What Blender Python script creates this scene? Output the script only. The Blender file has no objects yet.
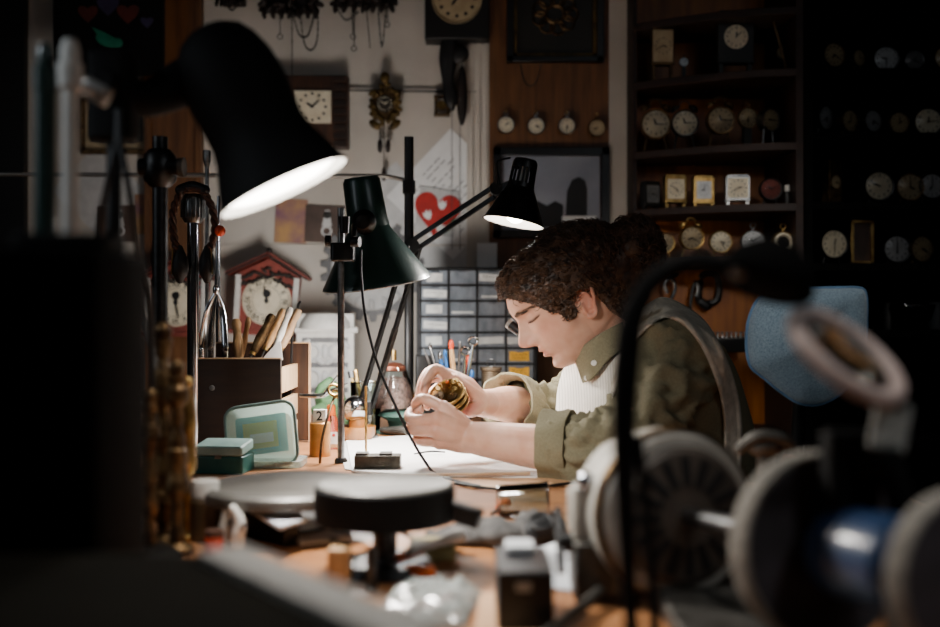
import bpy, math, random
import numpy as np
from mathutils import Vector, Matrix, noise
R = random.Random(7)
PI = math.pi
FPX = 940 * 40 / 36.0
CZ = 1.04
BT = 0.75                                   # bench top height
scene = bpy.context.scene
COL = scene.collection

def P(px, py, D):
    return Vector(((px - 470) * D / FPX, D, CZ - (py - 313.5) * D / FPX))
def T(px, py, z=BT):
    D = (CZ - z) * FPX / (py - 313.5)
    return Vector(((px - 470) * D / FPX, D, z))
def V(*a):
    return Vector(a)
def rotz(a): return Matrix.Rotation(a, 4, 'Z')
def rotx(a): return Matrix.Rotation(a, 4, 'X')
def roty(a): return Matrix.Rotation(a, 4, 'Y')
def tr(v): return Matrix.Translation(Vector(v))
def frame(o, z, x=(1, 0, 0)):
    z = Vector(z).normalized(); x = Vector(x)
    x = x - z * x.dot(z)
    if x.length < 1e-5:
        x = Vector((0, 1, 0)); x = x - z * x.dot(z)
    x.normalize(); y = z.cross(x)
    M = Matrix.Identity(4)
    for i in range(3):
        M[i][0] = x[i]; M[i][1] = y[i]; M[i][2] = z[i]; M[i][3] = o[i]
    return M
FACE = rotx(PI / 2)       # local XY plane -> upright plane facing -Y (z -> -y)

def catmull(pts, k=6):
    pts = [Vector(p) for p in pts]
    if len(pts) < 3: return pts
    out = []
    n = len(pts)
    for i in range(n - 1):
        p0 = pts[max(i - 1, 0)]; p1 = pts[i]; p2 = pts[i + 1]; p3 = pts[min(i + 2, n - 1)]
        for j in range(k):
            t = j / k
            out.append(0.5 * ((2 * p1) + (p2 - p0) * t + (2 * p0 - 5 * p1 + 4 * p2 - p3) * t * t + (3 * p1 - p0 - 3 * p2 + p3) * t ** 3))
    out.append(pts[-1])
    return out
def catnum(vals, k=6):
    return [v.x for v in catmull([Vector((a, 0, 0)) for a in vals], k)]

_txt = {}
def text_geo(s):
    if s not in _txt:
        cu = bpy.data.curves.new('t', 'FONT'); cu.body = s; cu.size = 1; cu.resolution_u = 2; cu.offset = .018
        cu.align_x = 'CENTER'; cu.align_y = 'CENTER'
        ob = bpy.data.objects.new('t', cu); COL.objects.link(ob)
        dg = bpy.context.evaluated_depsgraph_get()
        me = ob.evaluated_get(dg).to_mesh()
        _txt[s] = ([v.co.copy() for v in me.vertices], [tuple(p.vertices) for p in me.polygons])
        bpy.data.objects.remove(ob); bpy.data.curves.remove(cu)
    return _txt[s]

class MB:
    def __init__(s):
        s.v = []; s.f = []; s.m = []; s.mi = 0
    def add(s, vs, fs, M=None):
        o = len(s.v)
        s.v.extend([(M @ Vector(p)) if M is not None else Vector(p) for p in vs])
        s.f.extend([tuple(i + o for i in f) for f in fs]); s.m.extend([s.mi] * len(fs))
        return s
    def box(s, c, size, M=None):
        x, y, z = [a / 2 for a in size]
        vs = [Vector(c) + Vector((i * x, j * y, k * z)) for i in (-1, 1) for j in (-1, 1) for k in (-1, 1)]
        fs = [(0, 1, 3, 2), (4, 6, 7, 5), (0, 4, 5, 1), (2, 3, 7, 6), (0, 2, 6, 4), (1, 5, 7, 3)]
        return s.add(vs, fs, M)
    def bar(s, a, b, w, h, x=(0, 0, 1)):
        a = Vector(a); b = Vector(b)
        M = frame((a + b) / 2, b - a, x)
        return s.box((0, 0, 0), (w, h, (b - a).length), M)
    def rbox(s, c, size, r, M=None, n=4):
        "box with corners rounded in XY"
        x, y, z = [a / 2 for a in size]
        poly = []
        for cx, cy, a0 in ((x - r, y - r, 0), (-x + r, y - r, PI / 2), (-x + r, -y + r, PI), (x - r, -y + r, 1.5 * PI)):
            for i in range(n + 1):
                a = a0 + i / n * PI / 2
                poly.append((cx + r * math.cos(a), cy + r * math.sin(a)))
        MM = tr((c[0], c[1], c[2] - z))
        return s.prism(poly, size[2], (M @ MM) if M is not None else MM)
    def prism(s, poly, h, M=None):
        n = len(poly)
        vs = [(p[0], p[1], 0) for p in poly] + [(p[0], p[1], h) for p in poly]
        fs = [tuple(range(n - 1, -1, -1)), tuple(range(n, 2 * n))] + [(i, (i + 1) % n, n + (i + 1) % n, n + i) for i in range(n)]
        return s.add(vs, fs, M)
    def poly(s, pts, M=None):
        return s.add(pts, [tuple(range(len(pts)))], M)
    def loft(s, rings, cap0=True, cap1=True, closed=True):
        n = len(rings[0]); vs = [p for r in rings for p in r]; fs = []
        for i in range(len(rings) - 1):
            for j in range(n if closed else n - 1):
                a = i * n + j; b = i * n + (j + 1) % n
                fs.append((a, b, b + n, a + n))
        if closed and cap0: fs.append(tuple(range(n - 1, -1, -1)))
        if closed and cap1: fs.append(tuple(range((len(rings) - 1) * n, len(rings) * n)))
        return s.add(vs, fs)
    def tube(s, pts, r, n=8, k=0, closed=False, round_=False, flat=1.0, up=None):
        pts = [Vector(p) for p in pts]
        rr = list(r) if isinstance(r, (list, tuple)) else [r] * len(pts)
        if k and len(pts) > 2:
            pts, rr = catmull(pts, k), catnum(rr, k)
        if closed:
            m = len(pts)
            tan = [(pts[(i + 1) % m] - pts[i - 1]).normalized() for i in range(m)]
        else:
            tan = []
            for i in range(len(pts)):
                a = pts[max(i - 1, 0)]; b = pts[min(i + 1, len(pts) - 1)]
                t = b - a
                tan.append(t.normalized() if t.length > 1e-9 else Vector((0, 0, 1)))
        if round_:
            P0, P1 = pts[0], pts[-1]; t0, t1 = tan[0], tan[-1]; r0, r1 = rr[0], rr[-1]
            A = [0.98, .85, .6, .3]
            pts = [P0 - t0 * r0 * a for a in A] + pts + [P1 + t1 * r1 * a for a in reversed(A)]
            rr = [r0 * math.sqrt(1 - a * a) for a in A] + rr + [r1 * math.sqrt(1 - a * a) for a in reversed(A)]
            tan = [t0] * 4 + tan + [t1] * 4
        u = Vector(up) if up is not None else (Vector((0, 0, 1)) if abs(tan[0].z) < .9 else Vector((1, 0, 0)))
        rings = []
        for p, t, q in zip(pts, tan, rr):
            u = u - t * u.dot(t)
            if u.length < 1e-6: u = t.orthogonal()
            u.normalize(); w = t.cross(u)
            rings.append([p + (u * math.cos(2 * PI * j / n) + w * math.sin(2 * PI * j / n) * flat) * q for j in range(n)])
        if closed:
            rings.append(rings[0]); return s.loft(rings, False, False)
        return s.loft(rings)
    def cyl(s, a, b, r, r1=None, n=20):
        return s.tube([a, b], [r, r if r1 is None else r1], n)
    def lathe(s, prof, M=None, n=32):
        vs = []; idx = []
        for r, z in prof:
            if r < 1e-7:
                idx.append([len(vs)] * n); vs.append((0, 0, z))
            else:
                idx.append(list(range(len(vs), len(vs) + n)))
                vs.extend([(r * math.cos(2 * PI * j / n), r * math.sin(2 * PI * j / n), z) for j in range(n)])
        fs = []
        for A, B in zip(idx, idx[1:]):
            for j in range(n):
                k = (j + 1) % n
                f = []
                for q in (A[j], A[k], B[k], B[j]):
                    if q not in f: f.append(q)
                if len(f) > 2: fs.append(tuple(f))
        return s.add(vs, fs, M)
    def ell(s, c, rad, M=None, nu=20, nv=12):
        prof = [(math.sin(PI * i / nv), -math.cos(PI * i / nv)) for i in range(nv + 1)]
        prof[0] = (0, -1); prof[-1] = (0, 1)
        S = Matrix.Diagonal((rad[0], rad[1], rad[2], 1))
        MM = tr(c) @ ((M @ S) if M is not None else S)
        return s.lathe(prof, MM, nu)
    def torus(s, M, R_, r, n=32, m=8):
        return s.tube([M @ Vector((R_ * math.cos(2 * PI * i / n), R_ * math.sin(2 * PI * i / n), 0)) for i in range(n)], r, m, closed=True, up=M.to_3x3() @ Vector((0, 0, 1)))
    def text(s, t, size, M):
        v, f = text_geo(t)
        return s.add([p * size for p in v], f, M)
    def gear(s, R_, teeth, h, M, hole=.0, d=.12):
        pts = []
        for i in range(teeth):
            a = 2 * PI * i / teeth; q = 2 * PI / teeth
            for da, rr in ((0, 1 - d), (.25 * q, 1 - d), (.38 * q, 1), (.75 * q, 1), (.88 * q, 1 - d)):
                pts.append((R_ * rr * math.cos(a + da), R_ * rr * math.sin(a + da)))
        return s.prism(pts, h, M)

MW = {}
def _w(o, M):
    MW[o.name] = M
def mesh_of(mb, name, mats, M=None, smooth=35):
    me = bpy.data.meshes.new(name)
    vs = mb.v if M is None else [M @ p for p in mb.v]
    me.from_pydata([tuple(p) for p in vs], [], mb.f)
    if not isinstance(mats, (list, tuple)): mats = [mats]
    for m in mats: me.materials.append(m)
    if len(mats) > 1: me.polygons.foreach_set('material_index', mb.m)
    me.validate(); me.update()
    if smooth:
        me.polygons.foreach_set('use_smooth', [True] * len(me.polygons))
        try: me.set_sharp_from_angle(angle=math.radians(smooth))
        except Exception: pass
    return me
def part(mb, name, mats, parent=None, world=False, smooth=35, bevel=0, label=None, recalc=True):
    M = None
    if parent is not None and world:
        M = MW[parent.name].inverted()
    me = mesh_of(mb, name, mats, M, smooth)
    if recalc:
        import bmesh
        bm = bmesh.new(); bm.from_mesh(me); bmesh.ops.recalc_face_normals(bm, faces=bm.faces); bm.to_mesh(me); bm.free()
        if smooth:
            try: me.set_sharp_from_angle(angle=math.radians(smooth))
            except Exception: pass
    o = bpy.data.objects.new(name, me); COL.objects.link(o)
    if parent is not None:
        o.parent = parent; _w(o, MW[parent.name].copy())
    else: _w(o, Matrix.Identity(4))
    if bevel:
        b = o.modifiers.new('bevel', 'BEVEL'); b.width = bevel; b.segments = 2; b.limit_method = 'ANGLE'; b.angle_limit = math.radians(50)
    if label: o['label'] = label
    return o
def thing(name, label, cat, loc=(0, 0, 0), rz=0, group=None, M=None):
    o = bpy.data.objects.new(name, None); COL.objects.link(o); o.empty_display_size = .02
    if M is None: M = tr(loc) @ rotz(rz)
    o.matrix_world = M; _w(o, M.copy())
    o['label'] = label; o['category'] = cat
    if group: o['group'] = group
    return o
def single(mb, name, label, cat, mats, loc=None, group=None, smooth=35, bevel=0, kind=None):
    "one-mesh thing; geometry in world coordinates, origin moved to its base"
    if loc is None:
        n = len(mb.v); c = sum(mb.v, Vector()) / n
        loc = Vector((c.x, c.y, min(p.z for p in mb.v)))
    mb.v = [p - Vector(loc) for p in mb.v]
    o = part(mb, name, mats, None, smooth=smooth, bevel=bevel)
    o.location = loc; _w(o, tr(loc))
    o['label'] = label; o['category'] = cat
    if group: o['group'] = group
    if kind: o['kind'] = kind
    return o
def struct(mb, name, mats, smooth=0, bevel=0, parent=None):
    o = part(mb, name, mats, parent, smooth=smooth, bevel=bevel); 
    if parent is None: o['kind'] = 'structure'
    return o

# ---------------------------------------------------------------- materials
def lin(c):
    return tuple(((x / 12.92) if x <= .04045 else ((x + .055) / 1.055) ** 2.4) for x in c) + (1,)
_mats = {}
def mat(name, c, rough=.5, metal=0, c2=None, scale=30, bump=0, bscale=None, emit=0, trans=0, sss=0, coat=0, stretch=(1, 1, 1), sheen=0, spec=.5, wave=None, lo=.35, hi=.65, rvar=0):
    if name in _mats: return _mats[name]
    m = bpy.data.materials.new(name); m.use_nodes = True; _mats[name] = m
    nt = m.node_tree; N = nt.nodes; L = nt.links
    b = N['Principled BSDF']
    b.inputs['Base Color'].default_value = lin(c); b.inputs['Roughness'].default_value = rough; b.inputs['Metallic'].default_value = metal
    b.inputs['Transmission Weight'].default_value = trans; b.inputs['Coat Weight'].default_value = coat; b.inputs['Sheen Weight'].default_value = sheen
    b.inputs['Specular IOR Level'].default_value = spec
    if sss:
        b.inputs['Subsurface Weight'].default_value = sss; b.inputs['Subsurface Radius'].default_value = (.012, .004, .002); b.inputs['Subsurface Scale'].default_value = .6
    if emit:
        b.inputs['Emission Color'].default_value = lin(c); b.inputs['Emission Strength'].default_value = emit
    tc = N.new('ShaderNodeTexCoord'); mp = N.new('ShaderNodeMapping'); L.new(tc.outputs['Object'], mp.inputs['Vector']); mp.inputs['Scale'].default_value = stretch
    if c2 is None: c2 = tuple(min(1, x * .86) for x in c)
    nz = N.new('ShaderNodeTexNoise'); nz.inputs['Scale'].default_value = scale; nz.inputs['Detail'].default_value = 5
    L.new(mp.outputs['Vector'], nz.inputs['Vector'])
    src = nz.outputs['Fac']
    if wave:
        wv = N.new('ShaderNodeTexWave'); wv.wave_type = 'BANDS'; wv.bands_direction = wave[0]; wv.inputs['Scale'].default_value = wave[1]; wv.inputs['Distortion'].default_value = wave[2]; wv.inputs['Detail'].default_value = 2
        L.new(mp.outputs['Vector'], wv.inputs['Vector']); src = wv.outputs['Fac']
    rp = N.new('ShaderNodeValToRGB'); rp.color_ramp.elements[0].position = lo; rp.color_ramp.elements[1].position = hi
    rp.color_ramp.elements[0].color = lin(c2); rp.color_ramp.elements[1].color = lin(c)
    L.new(src, rp.inputs['Fac']); L.new(rp.outputs['Color'], b.inputs['Base Color'])
    if rvar:
        mr = N.new('ShaderNodeMapRange'); mr.inputs['To Min'].default_value = max(0, rough - rvar); mr.inputs['To Max'].default_value = min(1, rough + rvar)
        L.new(nz.outputs['Fac'], mr.inputs['Value']); L.new(mr.outputs['Result'], b.inputs['Roughness'])
    if bump:
        bp = N.new('ShaderNodeBump'); bp.inputs['Strength'].default_value = bump; bp.inputs['Distance'].default_value = .004
        if bscale:
            n2 = N.new('ShaderNodeTexNoise'); n2.inputs['Scale'].default_value = bscale; n2.inputs['Detail'].default_value = 4
            L.new(mp.outputs['Vector'], n2.inputs['Vector']); L.new(n2.outputs['Fac'], bp.inputs['Height'])
        else: L.new(src, bp.inputs['Height'])
        L.new(bp.outputs['Normal'], b.inputs['Normal'])
    return m
def thin_glass(name, tint=(.92, .95, .95), refl=.10, rough=.03, haze=0):
    if name in _mats: return _mats[name]
    m = bpy.data.materials.new(name); m.use_nodes = True; _mats[name] = m
    nt = m.node_tree; N = nt.nodes; L = nt.links
    for n in list(N):
        if n.type == 'BSDF_PRINCIPLED': N.remove(n)
    out = N['Material Output']
    t = N.new('ShaderNodeBsdfTransparent'); t.inputs['Color'].default_value = lin(tint)
    g = N.new('ShaderNodeBsdfGlossy'); g.inputs['Roughness'].default_value = rough
    fr = N.new('ShaderNodeFresnel'); fr.inputs['IOR'].default_value = 1.45
    ad = N.new('ShaderNodeMath'); ad.operation = 'ADD'; ad.inputs[1].default_value = refl * .5; ad.use_clamp = True
    nz = N.new('ShaderNodeTexNoise'); nz.inputs['Scale'].default_value = 25
    L.new(fr.outputs['Fac'], ad.inputs[0])
    mx = N.new('ShaderNodeMixShader'); L.new(ad.outputs[0], mx.inputs['Fac']); L.new(t.outputs[0], mx.inputs[1]); L.new(g.outputs[0], mx.inputs[2])
    last = mx
    if haze:
        d = N.new('ShaderNodeBsdfDiffuse'); d.inputs['Color'].default_value = lin((.85, .88, .86))
        ml = N.new('ShaderNodeMath'); ml.operation = 'MULTIPLY'; ml.inputs[1].default_value = haze * 2; ml.use_clamp = True
        L.new(nz.outputs['Fac'], ml.inputs[0])
        m2 = N.new('ShaderNodeMixShader'); L.new(ml.outputs[0], m2.inputs['Fac']); L.new(mx.outputs[0], m2.inputs[1]); L.new(d.outputs[0], m2.inputs[2]); last = m2
    L.new(last.outputs[0], out.inputs['Surface'])
    return m

def trans_plastic(name, c, clear=.25, tl=.5):
    if name in _mats: return _mats[name]
    m = bpy.data.materials.new(name); m.use_nodes = True; _mats[name] = m
    nt = m.node_tree; N = nt.nodes; L = nt.links; b = N['Principled BSDF']; out = N['Material Output']
    b.inputs['Roughness'].default_value = .35
    nz_ = N.new('ShaderNodeTexNoise'); nz_.inputs['Scale'].default_value = 30
    rp = N.new('ShaderNodeValToRGB'); rp.color_ramp.elements[0].color = lin(tuple(x * .9 for x in c)); rp.color_ramp.elements[1].color = lin(c); L.new(nz_.outputs['Fac'], rp.inputs['Fac'])
    t = N.new('ShaderNodeBsdfTransparent'); t.inputs['Color'].default_value = lin((.96, .98, .97)); u = N.new('ShaderNodeBsdfTranslucent')
    L.new(rp.outputs['Color'], b.inputs['Base Color']); L.new(rp.outputs['Color'], u.inputs['Color'])
    m1 = N.new('ShaderNodeMixShader'); m1.inputs['Fac'].default_value = tl; L.new(b.outputs[0], m1.inputs[1]); L.new(u.outputs[0], m1.inputs[2])
    m2 = N.new('ShaderNodeMixShader'); m2.inputs['Fac'].default_value = clear; L.new(m1.outputs[0], m2.inputs[1]); L.new(t.outputs[0], m2.inputs[2])
    L.new(m2.outputs[0], out.inputs['Surface'])
    return m

M_ = {}
def mk():
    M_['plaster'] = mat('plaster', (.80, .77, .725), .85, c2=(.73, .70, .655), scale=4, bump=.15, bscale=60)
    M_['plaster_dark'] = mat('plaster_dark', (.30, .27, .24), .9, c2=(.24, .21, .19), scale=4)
    M_['floor'] = mat('floor_wood', (.25, .18, .13), .6, c2=(.17, .12, .09), scale=6, stretch=(1, 12, 1))
    M_['benchwood'] = mat('bench_wood', (.68, .47, .30), .42, c2=(.52, .33, .19), scale=7, stretch=(2, 14, 2), bump=.08, rvar=.12)
    M_['oak_panel'] = mat('oak_panel', (.45, .29, .15), .5, c2=(.34, .205, .10), scale=8, stretch=(6, 6, .7), bump=.06)
    M_['shelfwood'] = mat('shelf_wood', (.68, .40, .12), .45, c2=(.55, .30, .08), scale=10, stretch=(5, 5, .6))
    M_['shelfedge'] = mat('shelf_edge', (.17, .085, .042), .6, c2=(.11, .05, .025), scale=10, stretch=(.6, 5, 5))
    M_['blackwood'] = mat('black_wood', (.075, .065, .06), .5, c2=(.05, .045, .04), scale=12, stretch=(1, 1, 8))
    M_['darkwood'] = mat('dark_wood', (.17, .105, .065), .55, c2=(.105, .062, .038), scale=9, stretch=(1, 6, 8), bump=.05)
    M_['walnut'] = mat('walnut', (.27, .16, .09), .5, c2=(.15, .085, .05), scale=9, stretch=(8, 1, 1))
    M_['palewood'] = mat('pale_wood', (.78, .66, .52), .6, c2=(.66, .53, .40), scale=12, stretch=(1, 8, 1))
    M_['handlewood'] = mat('handle_wood', (.80, .64, .44), .5, c2=(.66, .48, .30), scale=20, stretch=(4, 4, .6))
    M_['white'] = mat('white_paint', (.86, .85, .82), .6, c2=(.80, .79, .76))
    M_['paper'] = mat('paper', (.93, .93, .92), .75, c2=(.90, .90, .89))
    M_['paper_grey'] = mat('paper_grey', (.80, .80, .79), .75, c2=(.74, .74, .73))
    M_['cream'] = mat('cream_dial', (.90, .86, .76), .5, c2=(.84, .79, .68))
    M_['cream_dk'] = mat('aged_dial', (.74, .66, .52), .5, c2=(.66, .58, .44))
    M_['silverdial'] = mat('silver_dial', (.74, .74, .74), .35, .3, c2=(.66, .66, .66))
    M_['ink'] = mat('ink', (.05, .045, .04), .6)
    M_['black'] = mat('black_enamel', (.035, .035, .037), .38, c2=(.028, .028, .03))
    M_['blackmatte'] = mat('black_matte', (.03, .03, .03), .75, c2=(.022, .022, .022), spec=.25)
    M_['caseblack'] = mat('case_black', (.018, .018, .018), .9, spec=.1)
    M_['paleplastic'] = trans_plastic('pale_plastic', (.84, .90, .87), .12, .6)
    M_['lidplastic'] = trans_plastic('lid_plastic', (.86, .90, .88), .72, .5)
    M_['railpale'] = mat('rail_pale', (.86, .85, .82), .55, c2=(.80, .79, .76))
    M_['rubber'] = mat('rubber', (.045, .045, .05), .6)
    M_['chrome'] = mat('chrome', (.82, .83, .85), .14, 1, c2=(.74, .75, .77), rvar=.06)
    M_['steel'] = mat('steel', (.58, .58, .58), .32, 1, c2=(.45, .45, .45), scale=60, rvar=.1)
    M_['darksteel'] = mat('dark_steel', (.30, .30, .30), .4, 1, c2=(.20, .20, .20), scale=50)
    M_['iron'] = mat('iron', (.36, .35, .33), .5, .7, c2=(.25, .24, .22), scale=40, bump=.1)
    M_['brass'] = mat('brass', (.78, .66, .42), .33, 1, c2=(.58, .44, .24), scale=60, rvar=.1)
    M_['oldbrass'] = mat('old_brass', (.50, .40, .27), .48, .85, c2=(.24, .17, .11), scale=50, bump=.1)
    M_['copper'] = mat('copper_pink', (.78, .50, .40), .35, .8, c2=(.60, .34, .26), scale=40)
    M_['green'] = mat('green_enamel', (.10, .215, .195), .34, c2=(.085, .185, .165), scale=14, coat=.3)
    M_['teal'] = mat('teal_plastic', (.03, .30, .28), .4, c2=(.02, .24, .23))
    M_['tealgrey'] = mat('teal_grey', (.50, .60, .58), .5, c2=(.42, .52, .50))
    M_['greycast'] = mat('grey_cast', (.72, .70, .66), .5, .1, c2=(.60, .58, .54), scale=18, bump=.1)
    M_['grey'] = mat('grey_plastic', (.42, .42, .42), .5)
    M_['bluepaint'] = mat('blue_paint', (.22, .34, .52), .45, c2=(.16, .26, .42), scale=14, coat=.2)
    M_['redhouse'] = mat('red_house', (.56, .25, .20), .6, c2=(.44, .18, .14), scale=25)
    M_['redpaper'] = mat('red_paper', (.74, .15, .13), .7)
    M_['leafdark'] = mat('carved_leaf', (.16, .12, .08), .6, c2=(.10, .08, .05))
    M_['carved'] = mat('carved_wood', (.13, .075, .045), .6, c2=(.08, .045, .03), scale=40, bump=.3)
    M_['orange'] = mat('orange_plastic', (.93, .42, .08), .4)
    M_['orangered'] = mat('orange_red', (.86, .28, .10), .5)
    M_['yellow'] = mat('yellow_label', (.98, .72, .10), .6)
    M_['blue'] = mat('blue_plastic', (.15, .38, .62), .4)
    M_['drawer'] = mat('grey_drawer', (.50, .53, .56), .35, c2=(.38, .41, .44), scale=18, stretch=(2, 1, 1), coat=.2)
    M_['label'] = mat('label_paper', (.88, .88, .86), .7)
    M_['denim'] = mat('blue_fabric', (.52, .61, .67), .9, c2=(.38, .47, .54), scale=260, bump=.3, bscale=420, sheen=.3)
    M_['denimdk'] = mat('blue_piping', (.36, .50, .64), .8)
    M_['olive'] = mat('olive_cotton', (.50, .475, .375), .9, c2=(.455, .43, .335), scale=260, bump=.12, bscale=600)
    M_['apronband'] = mat('apron_band', (.84, .81, .75), .9, c2=(.74, .71, .65), scale=60, bump=.2, bscale=400)
    M_['bib'] = mat('bib_white', (.90, .88, .84), .9, c2=(.78, .75, .71), wave=('X', 70, .2), lo=.0, hi=.35, bump=.18)
    M_['trouser'] = mat('trouser', (.10, .10, .11), .9)
    M_['leather'] = mat('leather_brown', (.30, .17, .10), .6, c2=(.20, .11, .06), scale=60, bump=.2)
    M_['tan'] = mat('tan_board', (.83, .66, .50), .55, c2=(.76, .58, .42), scale=8, stretch=(1, 8, 1))
    M_['glove'] = mat('grey_glove', (.36, .35, .34), .85, c2=(.24, .235, .23), scale=40, bump=.3)
    M_['cloth'] = mat('white_cloth', (.86, .87, .88), .9, c2=(.76, .77, .79), scale=12, bump=.1)
    M_['olivebox'] = mat('olive_box', (.15, .14, .11), .9, c2=(.12, .11, .085), scale=8, spec=.1)
    M_['lightmetal'] = mat('light_metal', (.62, .61, .59), .45, .5, c2=(.55, .54, .52), scale=20)
    M_['dishgrey'] = mat('dish_grey', (.44, .43, .41), .42, .3, c2=(.35, .34, .32), scale=14)
    M_['sand'] = mat('grinding_wheel', (.62, .60, .56), .9, c2=(.50, .48, .45), scale=120, bump=.3)
    M_['wheelface'] = mat('wheel_face', (.30, .28, .30), .7, c2=(.22, .21, .22), scale=20)
    M_['pinkring'] = mat('ring_beige', (.80, .72, .69), .6, c2=(.72, .64, .61))
    M_['glass'] = thin_glass('clear_glass')
    M_['crystal'] = thin_glass('watch_crystal', (.97, .97, .97), -.04, .02)
    M_['hazy'] = thin_glass('hazy_plastic', (.86, .90, .88), .12, .2, haze=.28)
    M_['bag'] = thin_glass('bag_plastic', (.95, .94, .95), .3, .12, haze=.38)
    M_['bulb'] = mat('lamp_bulb', (1, .97, .93), .5, emit=13)
    M_['bulb2'] = mat('lamp_bulb_small', (1, .96, .92), .5, emit=30)
    M_['innershade'] = mat('inner_shade', (.93, .93, .91), .5, c2=(.90, .90, .88))
    M_['purple'] = mat('purple_paint', (.20, .17, .30), .6)
    M_['heartorange'] = mat('heart_orange', (.36, .13, .07), .6)
    M_['birdgreen'] = mat('bird_green', (.05, .50, .38), .6)
    M_['yellowpic'] = mat('picture_yellow', (.72, .56, .36), .6, c2=(.50, .34, .42), scale=14)
    M_['brownpic'] = mat('picture_brown', (.34, .27, .23), .6, c2=(.26, .20, .17), scale=14)
    M_['photo'] = mat('photo_print', (.62, .63, .66), .4, c2=(.46, .47, .51), scale=3)
    M_['photodark'] = mat('photo_dark', (.08, .08, .085), .5)
    M_['pictdark'] = mat('picture_dark', (.13, .12, .09), .5, c2=(.08, .075, .06), scale=9)
    M_['gilt'] = mat('gilt', (.42, .33, .16), .5, .6, c2=(.24, .18, .08), scale=30, bump=.2)
    M_['greenglass'] = mat('green_cloth', (.35, .48, .32), .7, c2=(.25, .38, .24))
    M_['soap'] = mat('clear_red', (.70, .25, .22), .4)
mk()
# ---------------------------------------------------------------- setting
for s in [str(i) for i in range(1, 13)]: text_geo(s)
WY = 3.25
mb = MB(); mb.box((0, 1.4, -.02), (4.2, 4.4, .04)); struct(mb, 'floor', M_['floor'])
mb = MB(); mb.box((0, WY + .03, 1.35), (4.0, .06, 2.7)); struct(mb, 'wall_back', M_['plaster'])
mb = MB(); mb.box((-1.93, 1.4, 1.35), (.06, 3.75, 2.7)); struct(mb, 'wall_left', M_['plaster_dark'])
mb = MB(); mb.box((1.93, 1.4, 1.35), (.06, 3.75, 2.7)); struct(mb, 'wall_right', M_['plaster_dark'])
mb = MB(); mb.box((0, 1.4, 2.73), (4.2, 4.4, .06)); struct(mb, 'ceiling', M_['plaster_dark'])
def wx(px, D=WY): return (px - 470) * D / FPX
def wz(py, D=WY): return CZ - (py - 313.5) * D / FPX
def wallbox(x0, x1, z0, z1, d, mb=None):
    mb = mb or MB(); mb.box(((x0 + x1) / 2, WY - d / 2, (z0 + z1) / 2), (x1 - x0, d, z1 - z0)); return mb
struct(wallbox(wx(489), wx(608), .75, 2.6, .02), 'trim_1', M_['oak_panel'])
mb = wallbox(wx(467), wx(489), .75, 2.6, .018)
for q in (471, 478, 485): wallbox(wx(q), wx(q + 2), .75, 2.6, .026, mb)
struct(mb, 'trim_2', M_['plaster'])
struct(wallbox(wx(608), wx(633), .0, 2.6, .03), 'trim_3', M_['plaster'])
mb = wallbox(wx(148), wx(204), .75, 2.3, .025)
wallbox(wx(148), wx(154), .75, 2.3, .035, mb); wallbox(wx(198), wx(204), .75, 2.3, .035, mb)
struct(mb, 'trim_4', M_['oak_panel'])
struct(wallbox(-1.9, wx(28), .75, 2.6, .03), 'trim_5', M_['blackwood'])
# white lower panel strips on the wall behind the bench
mb = wallbox(wx(206), wx(466), wz(246), wz(244.5), .006)
struct(mb, 'trim_6', M_['plaster'])

# ---------------------------------------------------------------- bench
b = thing('workbench', 'long worn wooden workbench under the clutter, tools and lamps', 'workbench', (0, 1.4, 0))
mb = MB(); poly = [(-1.6, .3), (.70, .3), (.70, 1.80), (.185, 1.80), (.185, 3.22), (-1.6, 3.22)]
mb.prism(poly, .045, tr((0, 0, BT - .045)))
part(mb, 'worktop', M_['benchwood'], b, world=True, bevel=.004)
for x, y in ((-1.54, .36), (.64, .36), (.64, 1.74), (.125, 3.16), (-1.54, 3.16), (-.2, .36)):
    mb = MB(); mb.box((x, y, .3525), (.08, .08, .705)); part(mb, 'leg', M_['walnut'], b, world=True, bevel=.004)
mb = MB(); mb.box((-.45, .36, .66), (2.1, .03, .09)); part(mb, 'apron_rail', M_['walnut'], b, world=True)

# ---------------------------------------------------------------- lamps
def axis_frame(a, bb):
    return frame(a, Vector(bb) - Vector(a), (0, 1, 0))
def shell(mb, prof, M, th=.002, n=48):
    inner = [(max(r - th, 0), z + (th if i == 0 else 0)) for i, (r, z) in enumerate(prof)]
    mb.lathe(prof, M, n)
    return inner
# big black lamp, near the camera
D1 = 1.25; k = D1 / FPX
L1 = thing('desk_lamp', 'big black bell-shaped desk lamp shining over the wooden box, largest of the lamps', 'lamp', V(-.44, 1.2, BT))
top = P(215, 45, D1 - .003); opn = P(285, 189, D1 + .003)
ax = (opn - top).normalized(); M = frame(top, ax, (0, 1, 0)); Lh = (opn - top).length
pf = [(0, -.020), (.025, -.019), (.040, -.010), (.050, .005), (.058, .03), (.061, .06), (.0585, .095), (.058, .115), (.062, .135), (.070, .155), (.0785, .178), (.083, Lh)]
mb = MB(); mb.lathe(pf, M, 56); mb.lathe([(.083, Lh), (.0835, Lh - .003), (.0815, Lh - .003)], M, 56)
part(mb, 'lamp_shade', M_['blackmatte'], L1, world=True)
mb = MB(); mb.lathe([(.0, .05), (.03, .055), (.05, .10), (.056, .125), (.0815, Lh - .001)], M, 48)
part(mb, 'shade_lining', M_['innershade'], L1, world=True, label='white inside of shade')
mb = MB(); mb.lathe([(0, Lh - .0010), (.03, Lh - .0018), (.06, Lh - .0055), (.074, Lh - .012), (.06, Lh - .018), (0, Lh - .02)], M, 40)
part(mb, 'bulb', M_['bulb'], L1, world=True, label='glowing round lamp disc')
mb = MB(); mb.tube([P(222, 60, 1.26), P(188, 80, 1.25), P(150, 98, 1.22), P(118, 96, 1.2)], [.02, .028, .022, .02], 14, k=5, round_=True)
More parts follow.
